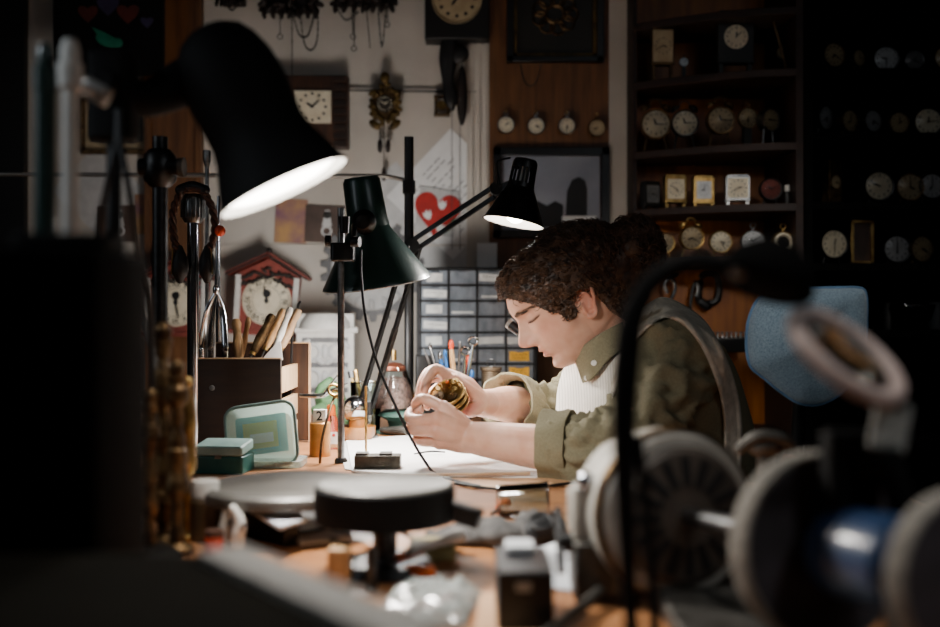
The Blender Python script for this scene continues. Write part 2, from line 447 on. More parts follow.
part(mb, 'arm', M_['blackmatte'], L1, world=True)
mb = MB(); mb.rbox((0, 0, 0), (.05, .05, .10), .012, tr(P(114, 98, 1.2)))
mb.cyl(P(114, 98, 1.2) + V(0, -.045, .01), P(114, 98, 1.2) + V(0, .03, .01), .016)
part(mb, 'clamp', M_['blackmatte'], L1, world=True, bevel=.003)
pb = P(114, 98, 1.2)
mb = MB(); mb.cyl((pb.x, pb.y, BT), (pb.x, pb.y, pb.z + .03), .0085); part(mb, 'pole', M_['black'], L1, world=True)
mb = MB(); mb.lathe([(0, .018), (.06, .018), (.075, .010), (.078, 0), (0, 0)], tr((pb.x, pb.y, BT))); part(mb, 'base', M_['black'], L1, world=True)
mb = MB(); mb.tube([P(118, 110, 1.17), P(116, 145, 1.16), P(106, 190, 1.16), P(96, 250, 1.2), P(92, 330, 1.24)], .0035, 8, k=6)
mb.tube([P(120, 110, 1.17), P(121, 145, 1.16), P(130, 195, 1.16), P(138, 250, 1.2), P(150, 300, 1.25), P(152, 400, 1.28)], .0035, 8, k=6)
part(mb, 'cord', M_['rubber'], L1, world=True)

# green lamp
L2 = thing('desk_lamp', 'dark green conical desk lamp on a slim upright rod above the white paper', 'lamp', T(341, 463))
top = P(361, 178, 2.12); opn = P(377, 283, 2.15)
ax = (opn - top).normalized(); M = frame(top, ax, (0, 1, 0)); Lh = (opn - top).length
q = 2.15 / FPX
pf = [(0, -2 * q), (16 * q, -1 * q), (18.5 * q, 3 * q), (20 * q, 40 * q), (21 * q, 50 * q), (54 * q, Lh)]
mb = MB(); mb.lathe(pf[:5], M, 40); part(mb, 'shade_neck', M_['green'], L2, world=True)
mb = MB(); mb.lathe([(20 * q, 46 * q), (22 * q, 52 * q), (52 * q, Lh - 5 * q), (54 * q, Lh - 2 * q), (54.4 * q, Lh), (52.5 * q, Lh)], M, 56)
sh = part(mb, 'lamp_shade', M_['green'], L2, world=True)
mb = MB(); mb.torus(M @ tr((0, 0, Lh - .0005)), 53.6 * q, .0022, 56, 8); part(mb, 'rim', M_['steel'], sh, world=True, label='bare metal rim')
mb = MB(); mb.lathe([(0, 47 * q), (20 * q, 53 * q), (52 * q, Lh - 4 * q), (52.5 * q, Lh)], M, 48); part(mb, 'shade_lining', M_['innershade'], L2, world=True, label='white inside of shade')
mb = MB(); mb.ell(M @ V(0, 0, Lh - .045), (.026, .026, .032)); part(mb, 'bulb', M_['bulb2'], L2, world=True)
pp = T(341, 463)
mb = MB(); mb.cyl(pp, (pp.x, pp.y, wz(208, pp.y)), .0068, n=16); part(mb, 'pole', M_['steel'], L2, world=True)
mb = MB(); mb.lathe([(0, .010), (.010, .010), (.0125, .006), (.0125, 0), (0, 0)], tr(pp)); part(mb, 'base', M_['darksteel'], L2, world=True)
c = P(343, 243, pp.y)
mb = MB(); mb.rbox((0, 0, -.018), (.046, .036, .036), .008, tr(c)); part(mb, 'clamp', M_['black'], L2, world=True, bevel=.003)
mb = MB(); mb.cyl(c + V(.004, -.012, .018), c + V(.004, -.012, .05), .009, .011); mb.cyl(c + V(.02, -.03, .0), c + V(.036, -.034, .0), .010); mb.cyl(c + V(-.024, 0, .004), c + V(-.034, 0, .004), .011)
part(mb, 'clamp_knob', M_['black'], L2, world=True)
mb = MB(); mb.tube([c + V(.02, .02, .01), P(354, 226, 2.08), P(362, 218, 2.11)], [.006, .006, .008], 10); part(mb, 'bracket', M_['steel'], L2, world=True, label='polished bracket')
mb = MB(); mb.lathe([(0, .014), (.014, .013), (.022, .006), (.025, 0)], frame(P(364, 222, 2.085), (-.1, -1, -.1))); part(mb, 'switch_plate', M_['darksteel'], L2, world=True)
mb = MB(); mb.tube([P(361, 250, 1.99), P(361, 275, 1.98), P(366, 320, 1.96), P(378, 365, 1.95), P(395, 405, 1.935), P(412, 440, 1.915), P(428, 466, 1.895), T(436, 475.5) + V(0, 0, .003), T(452, 482) + V(0, 0, .003), T(480, 488) + V(0, 0, .003)], .0027, 8, k=6)
part(mb, 'cord', M_['rubber'], L2, world=True)

# small black lamp
L3 = thing('desk_lamp', 'small black desk lamp with slotted neck on a double arm, over the head', 'lamp', V(P(364, 408, 2.45).x, 2.45, BT))
D3 = 2.28; q = D3 / FPX
top = P(526, 160, D3 - .005); opn = P(513.5, 223, D3 - .012); ax = (opn - top).normalized(); M = frame(top, ax, (0, 1, 0)); Lh = (opn - top).length
mb = MB(); mb.lathe([(10 * q, 26 * q), (14 * q, 29 * q), (24 * q, 50 * q), (30 * q, Lh - 2 * q), (31.5 * q, Lh), (30.5 * q, Lh)], M, 48); s3 = part(mb, 'lamp_shade', M_['black'], L3, world=True)
mb = MB(); mb.lathe([(0, 26 * q), (13 * q, 31 * q), (30 * q, Lh)], M, 40); part(mb, 'shade_lining', M_['innershade'], L3, world=True, label='white inside of shade')
mb = MB(); mb.lathe([(0, 0), (11 * q, 0), (12.5 * q, 3 * q), (12.7 * q, 9 * q), (9.5 * q, 9 * q)], M, 36); mb.lathe([(9.5 * q, 24 * q), (13.2 * q, 24 * q), (14 * q, 30 * q)], M, 36)
nk = 18
for i in range(nk):
    a = 2 * PI * i / nk
    mb.bar(M @ V(12 * q * math.cos(a), 12 * q * math.sin(a), 7 * q), M @ V(12.8 * q * math.cos(a), 12.8 * q * math.sin(a), 26 * q), .0048, .0025, M.to_3x3() @ V(-math.sin(a), math.cos(a), 0))
part(mb, 'slotted_neck', M_['black'], L3, world=True)
mb = MB(); mb.cyl(M @ V(0, 0, 5 * q), M @ V(0, 0, 30 * q), .008); part(mb, 'lamp_socket', M_['white'], L3, world=True)
mb = MB(); mb.ell(M @ V(0, 0, Lh - .026), (.024, .024, .026)); part(mb, 'bulb', M_['bulb2'], L3, world=True)
j1 = P(496, 189, 2.27); j2 = P(412, 246, 2.34); j3 = P(364, 408, 2.45)
mb = MB(); mb.cyl(j1 + V(0, -.02, 0), j1 + V(0, .02, 0), .014); mb.bar(j1, P(512, 182, D3), .012, .02); mb.cyl(j1 + V(0, -.02, .01), j1 + V(.0, -.03, .045), .004)
part(mb, 'elbow_joint', M_['black'], L3, world=True)
for dz in (.0, -.026):
    mb = MB(); mb.bar(j1 + V(-.004, 0, dz * .9 + .006), j2 + V(0, 0, dz + .012), .009, .009); part(mb, 'upper_arm', M_['black'], L3, world=True)
mb = MB(); mb.cyl(j2 + V(0, -.02, 0), j2 + V(0, .02, 0), .017); mb.ell(j2 + V(-.01, -.022, -.004), (.007, .004, .007)); part(mb, 'middle_joint', M_['black'], L3, world=True)
for dx in (-.012, .018):
    mb = MB(); mb.bar(j2 + V(dx, 0, 0), j3 + V(dx, 0, 0), .009, .009); part(mb, 'lower_arm', M_['black'], L3, world=True)
mb = MB(); mb.bar((j2 + V(.018, 0, 0)).lerp(j3 + V(.018, 0, 0), .5), (j2 + V(.018, 0, 0)).lerp(j3 + V(.018, 0, 0), .85), .011, .011); part(mb, 'spring', M_['darksteel'], L3, world=True)
mb = MB(); mb.rbox((0, 0, 0), (.04, .03, .03), .006, tr(j3)); mb.lathe([(0, .016), (.028, .016), (.03, .01), (.03, 0), (0, 0)], tr((j3.x, j3.y, BT))); mb.cyl((j3.x, j3.y, BT), j3, .01)
part(mb, 'base', M_['black'], L3, world=True)
mb = MB(); mb.tube([P(500, 186, 2.2), P(497, 165, 2.22), P(500, 160, 2.24), P(510, 158, 2.27)], .0022, 6, k=5); part(mb, 'cord', M_['rubber'], L3, world=True)

# ---------------------------------------------------------------- lights and camera
def lamp(kind, name, loc, energy, color=(1, .95, .9), target=None, **kw):
    d = bpy.data.lights.new(name, kind); d.energy = energy; d.color = color
    for a, v in kw.items(): setattr(d, a, v)
    o = bpy.data.objects.new(name, d); COL.objects.link(o); o.location = loc
    if target is not None:
        o.rotation_euler = (Vector(target) - Vector(loc)).to_track_quat('-Z', 'Y').to_euler()
    return o
o1 = P(285, 189, D1 + .003); a1 = (o1 - P(215, 45, D1 - .003)).normalized()
lamp('SPOT', 'light_black_lamp', o1 + a1 * .012, 22, (1, .955, .90), o1 + a1 + V(.12, -.12, 0), spot_size=math.radians(120), spot_blend=.8, shadow_soft_size=.05)
lamp('SPOT', 'light_black_lamp_added_beam', o1 + a1 * .012, 25, (1, .955, .90), (.06, 1.9, .92), spot_size=math.radians(42), spot_blend=1.0, shadow_soft_size=.05)  # added second spot at the black lamp, brightens face and near arm
o2 = P(377, 283, 2.15)
lamp('SPOT', 'light_green_lamp', o2 + V(0, 0, .01), 26, (1, .95, .90), o2 + V(.12, -.03, -1), spot_size=math.radians(170), spot_blend=.8, shadow_soft_size=.035)
o3 = P(513.5, 223, D3 - .012)
lamp('SPOT', 'light_small_lamp', o3 + V(-.002, 0, .002), 13, (1, .96, .92), o3 + V(-.25, -.10, -1), spot_size=math.radians(165), spot_blend=.7, shadow_soft_size=.03)
# added unseen spot behind the tool box, imitating bench bounce on the wall
lamp('SPOT', 'light_wall_fill', (-.30, 2.5, .93), 13, (1, .97, .95), (-.36, 3.25, 1.05), spot_size=math.radians(140), spot_blend=1.0, shadow_soft_size=.10)
# added unseen spot that brightens the shelves and chair
lamp('SPOT', 'light_shelf_fill', (.55, 1.9, 2.5), 22, (1, .94, .87), (.82, 2.8, .92), spot_size=math.radians(50), spot_blend=1.0, shadow_soft_size=.12)
lamp('AREA', 'light_right_fill', (1.2, .1, 2.2), 1.8, (.86, .93, 1), (.5, 2.4, .9), shape='RECTANGLE', size=.9, size_y=.7)  # unseen area fill added for the shelves, chair and foreground
lamp('AREA', 'light_side_window', (-1.75, .9, 1.7), 1.8, (.82, .91, 1), (-.2, 1.3, 1.1), shape='RECTANGLE', size=.5, size_y=.9)
lamp('SPOT', 'light_stand_fill', (-1.15, .55, 1.75), 9, (.84, .92, 1), (-.40, .98, 1.18), spot_size=math.radians(34), spot_blend=.8, shadow_soft_size=.06)  # added spot out of view, lifts the blurred uprights
lamp('SPOT', 'light_grinder_fill', (-.05, .75, 2.55), 34, (1, .95, .9), (.16, .82, .86), spot_size=math.radians(42), spot_blend=1.0, shadow_soft_size=.10)  # extra spot out of view, put in to brighten grinder and pale machine edge

lamp('SPOT', 'light_chair_fill', (.78, .6, 1.72), 26, (1, .95, .89), (.80, 3.2, .97), spot_size=math.radians(25), spot_blend=1.0, shadow_soft_size=.08)  # invented spot out of view, lights the chair and orange panel
lamp('SPOT', 'light_wheel_fill', (.9, -.1, 1.95), 7, (.95, .97, 1), (.31, .74, .86), spot_size=math.radians(22), spot_blend=.9, shadow_soft_size=.1)  # unseen spot put in to lighten the dark wheel faces
w = bpy.data.worlds.new('world'); scene.world = w; w.use_nodes = True
bg = w.node_tree.nodes['Background']; bg.inputs['Color'].default_value = (1, .93, .85, 1); bg.inputs['Strength'].default_value = .008
cam = bpy.data.cameras.new('camera'); co = bpy.data.objects.new('camera', cam); COL.objects.link(co); scene.camera = co
cam.lens = 40; cam.sensor_width = 36; co.location = (0, 0, CZ); co.rotation_euler = (PI / 2, 0, 0)
cam.clip_start = .02
cam.dof.use_dof = True; cam.dof.focus_distance = 2.12; cam.dof.aperture_fstop = 2.1
scene.view_settings.view_transform = 'AgX'
try: scene.view_settings.look = 'None'
except Exception as e: print(e)
scene.view_settings.exposure = 0.45
# ---------------------------------------------------------------- the watchmaker
from mathutils.bvhtree import BVHTree
def nz(p, s, o=0):
    return noise.noise(Vector((p[0] * s + o, p[1] * s - o, p[2] * s + 2 * o)))
def body_attr_mat():
    m = bpy.data.materials.new('skin'); m.use_nodes = True; nt = m.node_tree; N = nt.nodes; L = nt.links; b = N['Principled BSDF']
    b.inputs['Roughness'].default_value = .46; b.inputs['Specular IOR Level'].default_value = .4
    b.inputs['Subsurface Weight'].default_value = .18; b.inputs['Subsurface Radius'].default_value = (.010, .004, .002); b.inputs['Subsurface Scale'].default_value = .5
    at = N.new('ShaderNodeAttribute'); at.attribute_name = 'mask'
    sp = N.new('ShaderNodeSeparateColor'); L.new(at.outputs['Color'], sp.inputs['Color'])
    tc = N.new('ShaderNodeTexCoord'); no = N.new('ShaderNodeTexNoise'); no.inputs['Scale'].default_value = 30; L.new(tc.outputs['Object'], no.inputs['Vector'])
    rp = N.new('ShaderNodeValToRGB'); rp.color_ramp.elements[0].color = lin((.80, .60, .50)); rp.color_ramp.elements[1].color = lin((.86, .69, .60)); rp.color_ramp.elements[0].position = .3; rp.color_ramp.elements[1].position = .7
    L.new(no.outputs['Fac'], rp.inputs['Fac'])
    last = rp.outputs['Color']
    for ch, col in (('Red', (.74, .38, .35)), ('Blue', (.80, .46, .38)), ('Green', (.20, .13, .10))):
        mx = N.new('ShaderNodeMix'); mx.data_type = 'RGBA'; L.new(sp.outputs[ch], mx.inputs['Factor']); L.new(last, mx.inputs['A']); mx.inputs['B'].default_value = lin(col); last = mx.outputs['Result']
    L.new(last, b.inputs['Base Color'])
    n2 = N.new('ShaderNodeTexNoise'); n2.inputs['Scale'].default_value = 380; L.new(tc.outputs['Object'], n2.inputs['Vector'])
    bp = N.new('ShaderNodeBump'); bp.inputs['Strength'].default_value = .12; bp.inputs['Distance'].default_value = .001; L.new(n2.outputs['Fac'], bp.inputs['Height']); L.new(bp.outputs['Normal'], b.inputs['Normal'])
    return m
M_['skin'] = body_attr_mat()
M_['hair'] = mat('hair_dark_brown', (.36, .26, .19), .5, c2=(.15, .10, .07), scale=60, bump=.2, spec=.45)
HS = 1.0
HC = P(584, 309, 2.0)
FV = V(-.80, 0, -.60); UV = V(-.60, 0, .80); SV = V(0, -1, 0)
yaw = math.radians(4)                       # head turned a touch towards the bench side
FV = (FV * math.cos(yaw) + SV * math.sin(yaw)).normalized(); SV = FV.cross(UV).normalized()
if SV.y > 0: SV = -SV
def H(f, s, u): return HC + (FV * f + SV * s + UV * u) * HS
def toH(p):
    d = (Vector(p) - HC) / HS; return d.dot(FV), d.dot(SV), d.dot(UV)
def sm(xs, ys, x, w=5):
    y = np.interp(x, xs, ys); k = np.ones(w) / w
    return np.convolve(np.pad(y, w // 2, mode='edge'), k, 'valid')
def ga(x, c, s): return np.exp(-((x - c) / s) ** 2)
NU, NA = 150, 180
us = np.linspace(-.078, .137, NU)
Ff = sm([-.078, -.074, -.069, -.064, -.056, -.048, -.038, -.028, -.014, .004, .022, .040, .055, .066, .076, .09, .105, .118, .128, .134, .137],
        [.045, .072, .092, .103, .1085, .1085, .105, .1095, .113, .1115, .108, .108, .110, .1165, .1185, .116, .108, .091, .064, .030, -.02], us)
Bb = sm([-.078, -.06, -.03, 0, .03, .06, .09, .11, .125, .134, .137], [0, -.03, -.075, -.100, -.115, -.120, -.110, -.092, -.066, -.038, -.02], us)
Ww = sm([-.078, -.072, -.064, -.055, -.042, -.028, -.01, .01, .03, .055, .075, .095, .115, .128, .134, .137],
        [.006, .018, .031, .040, .050, .0565, .0625, .0665, .0685, .0705, .0715, .068, .055, .036, .018, 0], us)
def head_points(offset=0.0):
    "grid of head surface points in local (f, s, u)"
    an = np.linspace(-PI, PI, NA, endpoint=False)
    A, U = np.meshgrid(an, us)
    F = Ff[:, None]; B = Bb[:, None]; W = Ww[:, None]
    cf = np.where(U > .05, -.01, .012)
    cf = np.clip(np.interp(U, [-.06, .07], [.015, -.012]), -.012, .015)
    ca, sa = np.cos(A), np.sin(A)
    pf = np.interp(U, [-.07, -.03, .03, .08], [1.0, .92, .80, .86])
    f = np.where(ca > 0, cf + (F - cf) * np.abs(ca) ** pf, cf - (cf - B) * np.abs(ca) ** .9)
    s = W * np.sign(sa) * np.abs(sa) ** .92
    u = U.copy()
    fr = np.clip(ca, 0, 1)                    # front weighting
    # nose
    Np = sm([-.006, .0005, .004, .009, .014, .020, .027, .036, .046, .055, .063, .07], [0, .009, .017, .0265, .0325, .0345, .0305, .0225, .0145, .008, .0025, 0], us)[:, None]
    Nw = sm([0, .006, .013, .02, .028, .04, .055, .065], [.0135, .0145, .0140, .0120, .0095, .0085, .0085, .012], us)[:, None]
    f = f + Np * np.exp(-(np.abs(s) / Nw) ** 2.3) * (fr > 0)
    for sg in (-1, 1):
        f = f + .0125 * ga(s, sg * .0160, .0052) * ga(u, .0085, .0066) * (fr > 0)      # nostril wings
        f = f - .006 * ga(s, sg * .007, .0035) * ga(u, .0018, .0026) * (fr > 0)       # nostrils
        f = f - .0125 * ga(s, sg * .030, .0135) * ga(u, .052, .0105) * (fr > 0)       # eye sockets
        f = f - .004 * ga(s, sg * .016, .006) * ga(u, .055, .009) * (fr > 0)
        f = f + .0085 * ga(s, sg * .032, .0105) * ga(u, .0495, .0072) * (fr > 0)      # closed lids over the eyeballs
        f = f - .0022 * ga(s, sg * .032, .012) * ga(u, .0435, .0016) * (fr > 0)       # lash line
        f = f + .0045 * ga(s, sg * .028, .017) * ga(u, .0685, .006) * (fr > 0)        # brow ridge
        s = s + sg * .0035 * ga(np.abs(s), .058, .014) * ga(u, .026, .013) * ga(f, .055, .03)   # cheek bones
        s = s - sg * .0035 * ga(np.abs(s), .055, .014) * ga(u, -.012, .014) * ga(f, .06, .022)
    lw = np.exp(-(np.abs(s) / .0225) ** 4) * (fr > 0)
    f = f + (.0062 * ga(u, -.0125, .0045) + .0066 * ga(u, -.0265, .0050) - .0052 * ga(u, -.0190, .0019) - .003 * ga(u, -.0365, .005) + .0035 * ga(u, -.052, .009)) * lw
    f = f - .0025 * ga(s, 0, .0045) * ga(u, -.004, .006) * (fr > 0)
    if offset:
        pass
    return f, s, u
hf, hs_, hu = head_points()
body = MB()
rings = [[H(hf[i, j], hs_[i, j], hu[i, j]) for j in range(NA)] for i in range(NU)]
body.loft(rings)
# ears
for sg in (1, -1):
    def E(f, u, o): return H(f, sg * (.0655 + o), u)
    ear = [(.012, -.012), (.004, -.016), (-.004, -.012), (-.009, 0), (-.016, .013), (-.020, .027), (-.016, .038), (-.006, .042), (.004, .037), (.010, .026)]
    body.tube([E(f, u, .006 + .010 * max(0, -f / .02)) for f, u in ear], [.0045, .0055, .0048, .0036, .0036, .0038, .0038, .0038, .0036, .0034], 10, k=5, round_=True)
    body.tube([E(f, u, .006) for f, u in ((-.002, .0), (-.009, .012), (-.010, .024), (-.003, .031), (.004, .027))], .0026, 8, k=4, round_=True)
    body.tube([E(.012, -.004, .002), E(.012, .006, .004), E(.010, .014, .003)], .0042, 8, k=4, round_=True)
    MM = frame(E(-.003, .012, 0), SV * sg, FV)
    body.ell(E(-.003, .012, .001), (.014, .026, .0045), frame((0, 0, 0), SV * sg, FV))
# neck
body.tube([P(646, 352, 2.06), P(622, 336, 2.045), P(600, 322, 2.015), P(588, 305, 2.0)], [.068, .060, .056, .055], 28, k=6, round_=True)
body.tube([P(606, 366, 2.035), P(592, 350, 2.02), P(582, 334, 2.0)], [.046, .043, .036], 20, k=4, round_=True)
# torso
def tring(px, py, D, hd, hw, t, n=64, e=2.3, off=0, nzf=None, cap_front=0):
    c = P(px, py, D); t = Vector(t).normalized(); d = V(t.z, 0, -t.x); d = -d if d.x > 0 else d
    out = []
    for j in range(n):
        a = 2 * PI * j / n; ca, sa = math.cos(a), math.sin(a)
        x = math.copysign(abs(ca) ** (2 / e), ca) * (hd + off); y = math.copysign(abs(sa) ** (2 / e), sa) * (hw + off)
        out.append(c + d * x - V(0, 1, 0) * y)
    return out
TS = [(700, 575, 2.08, .120, .180), (700, 540, 2.08, .125, .180), (696, 490, 2.08, .115, .160), (684, 440, 2.08, .122, .165), (667, 396, 2.075, .128, .180), (653, 358, 2.07, .112, .178), (643, 338, 2.065, .085, .135), (636, 326, 2.06, .055, .08)]
def torso(mb, off=0, k=8, n=64, lo=0, wr=0):
    cs = catmull([P(*t[:3]) for t in TS], k); hd = catnum([t[3] for t in TS], k); hw = catnum([t[4] for t in TS], k)
    rings = []
    for i, c in enumerate(cs):
        t = cs[min(i + 1, len(cs) - 1)] - cs[max(i - 1, 0)]
        px, py = c.x / c.y * FPX + 470, (CZ - c.z) / c.y * FPX + 313.5
        r = tring(px, py, c.y, hd[i], hw[i], t, n, 2.35, off)
        if wr:
            r = [p + (p - c).normalized() * (wr * (nz(p, 14, 3) + .6 * abs(nz((p.x, p.y * 2, p.z), 22, 9)))) for p in r]
        rings.append(r)
    mb.loft(rings[lo:]); return rings
torso(body)
# arms: near one, far one
NEAR = [P(684, 358, 1.935), P(656, 402, 1.88), P(612, 447, 1.822), P(548, 447.5, 1.862), P(500, 441.5, 1.90), P(474, 438, 1.925)]
NR = [.058, .050, .044, .0415, .0350, .0300]
FAR = [P(640, 352, 2.235), P(598, 384, 2.275), P(560, 414, 2.26), P(514, 405, 2.15), P(494, 404, 2.085), P(480, 403, 2.045)]
FR = [.058, .050, .043, .039, .031, .0265]
body.tube(NEAR, NR, 24, k=7, round_=True); body.tube(FAR, FR, 24, k=7, round_=True)
# legs
for y in (1.97, 2.19):
    body.tube([(.455, y, .56), (.25, y, .575), (.06, y + (y - 2.08) * .3, .55), (.075, y + (y - 2.08) * .3, .30), (.12, y + (y - 2.08) * .3, .10)], [.085, .080, .058, .052, .036], 20, k=5, round_=True)
# hands
def finger(pts, rad, n=14):
    body.tube([P(*p) for p in pts], rad, n, k=4, round_=True)
def palm(wrist, mcps, r0=.0165, r1=.0115, bulge=None):
    for m in mcps:
        a = P(*wrist); b_ = P(*m); c = a.lerp(b_, .5)
        if bulge: c = c + Vector(bulge)
        body.tube([a, c, b_], [r0, (r0 + r1) / 2 + .002, r1], 16, k=4, round_=True)
fr = [.0118, .0108, .0098, .0080]
# near (left) hand: back of the hand to the camera, fingers bent round the movement
nm = [(443, 408, 1.925), (437, 419, 1.908), (436, 431, 1.908), (440, 442, 1.922)]
palm((471, 436, 1.928), nm, .021, .0148)
body.ell(P(452, 427, 1.925), (.030, .017, .031))
body.tube([P(480, 441, 1.93), P(462, 443, 1.925), P(447, 443, 1.925)], [.024, .0195, .0135], 16, k=4, round_=True)
finger([nm[0], (424, 399, 1.932), (416, 404, 1.955), (420, 410, 1.975)], fr)
finger([nm[1], (412.5, 419.5, 1.922), (410, 413, 1.953), (418, 408, 1.978)], fr)
finger([nm[2], (413.5, 430, 1.922), (412, 424, 1.954), (420, 417, 1.975)], [.0115, .0105, .0095, .0076])
finger([nm[3], (420, 441, 1.932), (418, 435, 1.956), (424, 428, 1.970)], [.0105, .0096, .0086, .007])
finger([(464, 428, 1.945), (455, 414, 1.975), (445, 405, 1.995), (437, 398, 2.0)], [.014, .0115, .0098, .0075])
# far (right) hand: arched over the movement, finger tips pinching it
fm = [(450, 379, 2.005), (447, 375, 2.028), (447, 377, 2.05), (451, 383, 2.066)]
palm((481, 403, 2.045), fm, .0205, .0140, (.003, 0, .006))
body.ell(P(464, 386, 2.04), (.026, .020, .020))
finger([fm[0], (436, 369, 1.985), (427, 380, 1.968), (424, 394, 1.960)], fr)
finger([fm[1], (431, 371, 2.010), (422, 384, 1.990), (420, 399, 1.980)], fr)
finger([fm[2], (430, 378, 2.035), (420, 391, 2.015), (420, 402, 2.000)], [.0112, .0104, .0094, .0078])
finger([fm[3], (437, 388, 2.05), (428, 398, 2.03), (427, 407, 2.015)], [.0102, .0094, .0084, .007])
finger([(479, 404, 2.028), (472, 410, 2.0), (463, 409, 1.985), (455, 404, 1.975)], [.0175, .0145, .0120, .0092])
finger([(479, 399, 2.03), (466, 390, 2.008), (454, 380, 2.002)], [.017, .0155, .0135])

me = mesh_of(body, 'body_raw', [M_['skin']], None, 0)
ob = bpy.data.objects.new('body_raw', me); COL.objects.link(ob)
rm = ob.modifiers.new('r', 'REMESH'); rm.mode = 'VOXEL'; rm.voxel_size = .0021; rm.use_smooth_shade = True
s_ = ob.modifiers.new('s', 'SMOOTH'); s_.factor = .5; s_.iterations = 3
dg = bpy.context.evaluated_depsgraph_get()
bm_ = bpy.data.meshes.new_from_object(ob.evaluated_get(dg))
bpy.data.objects.remove(ob)
bm_.name = 'person'
co_ = np.empty(len(bm_.vertices) * 3, np.float32); bm_.vertices.foreach_get('co', co_); co_ = co_.reshape(-1, 3)
d = (co_ - np.array(HC)) / HS
f_, s__, u_ = d @ np.array(FV), d @ np.array(SV), d @ np.array(UV)
msk = np.zeros((len(co_), 4), np.float32); msk[:, 3] = 1
lip = np.exp(-(np.abs(s__) / .0205) ** 4) * np.exp(-((u_ + .0195) / .0115) ** 4) * (f_ > .09)
msk[:, 0] = lip * .55
lash_and_shade = np.zeros(len(co_))
for sg in (-1, 1):
    lash_and_shade += np.exp(-((s__ - sg * .034) / .015) ** 4) * np.exp(-((u_ - (.0430 + 9 * (np.abs(s__) - .033) ** 2)) / .0023) ** 2) * (f_ > .06)
    lash_and_shade += .85 * np.exp(-((s__ - sg * .033) / .020) ** 4) * np.exp(-((u_ - (.0675 - 7 * (np.abs(s__) - .03) ** 2)) / .0042) ** 2) * (f_ > .05)
beard = .42 * np.exp(-((f_ - .036) / .012) ** 2) * np.exp(-((u_ - .006) / .022) ** 4) * (np.abs(s__) > .04)
beard = beard + .14 * (f_ > .02) * np.exp(-((u_ + .045) / .028) ** 4) * (np.abs(s__) < .065)
for sg in (-1, 1):
    lash_and_shade += .8 * np.exp(-((s__ - sg * .009) / .0045) ** 2) * np.exp(-((u_ - .0018) / .0022) ** 2) * (f_ > .10)  # nostril shade painted into the dark skin mask
msk[:, 1] = np.clip(lash_and_shade * .85 + beard, 0, 1)
earm = np.exp(-((f_ + .002) / .02) ** 4) * np.exp(-((u_ - .012) / .03) ** 4) * (np.abs(s__) > .064)
nosem = np.exp(-(s__ / .018) ** 2) * np.exp(-((u_ - .014) / .012) ** 2) * (f_ > .115)
cheek = np.exp(-((np.abs(s__) - .048) / .02) ** 2) * np.exp(-((u_ - .012) / .018) ** 2) * (f_ > .05)
msk[:, 2] = np.clip(.45 * earm + .35 * nosem + .18 * cheek, 0, 1)
for hx, hy, hd_ in [m for m in nm + fm] + [(413, 402, 1.95), (409, 416, 1.94), (411, 427, 1.94), (420, 388, 1.968)]:
    p = np.array(P(hx, hy, hd_)); msk[:, 2] = np.maximum(msk[:, 2], .28 * np.exp(-(np.linalg.norm(co_ - p, axis=1) / .015) ** 2))
at = bm_.attributes.new('mask', 'FLOAT_COLOR', 'POINT'); at.data.foreach_set('color', msk.ravel())
bm_.materials.clear(); bm_.materials.append(M_['skin'])
person = bpy.data.objects.new('person', bm_); COL.objects.link(person); _w(person, Matrix.Identity(4))
person['label'] = 'person in olive shirt and pale apron bent over a brass movement held in both hands'; person['category'] = 'person'
bm_.polygons.foreach_set('use_smooth', [True] * len(bm_.polygons))

# ---- hair
def hair_ok(f, s, u):
    a = abs(s)
    hl = np.interp(f, [-.13, -.09, -.045, -.028, -.018, .0, .016, .020, .024, .044, .050, .062, .078, .092, .105],
                   [-.055, -.06, -.055, -.03, .030, .040, .036, .014, .002, .006, .020, .042, .068, .086, .104])
    return u > hl
def hair_off(f, s, u):
    t = min(1, max(0, (u - .0) / .07)); 
    o = .007 + .017 * t
    if f > .02: o = .006 + (o - .006) * min(1, max(0, (u - np.interp(f, [.02, .044, .062, .078, .105, .12], [-.02, .0, .042, .068, .100, .100])) / .045))
    if abs(f - .03) < .025 and u < .04: o = .005
    if f < -.03: o = max(o, .014)
    return o
hm = MB(); grid = {}
cen = V(-.012, 0, .045)
def hp(i, j, extra=0):
    p = Vector((hf[i, j % NA], hs_[i, j % NA], hu[i, j % NA])); n = (p - cen).normalized()
    w = H(*p)
    lump = .0045 * nz(w, 38, 1) + .0035 * abs(nz(w, 85, 4))
    return p + n * (hair_off(*p) * HS + lump + extra), n
vs = []; fs = []
idx = {}
for i in range(0, NU, 1):
    for j in range(NA):
        if hair_ok(hf[i, j], hs_[i, j], hu[i, j]):
            p, n = hp(i, j); idx[(i, j)] = len(vs); vs.append(H(*p))
for i in range(NU - 1):
    for j in range(NA):
        q4 = [(i, j), (i, (j + 1) % NA), (i + 1, (j + 1) % NA), (i + 1, j)]
        if all(t in idx for t in q4): fs.append(tuple(idx[t] for t in q4))
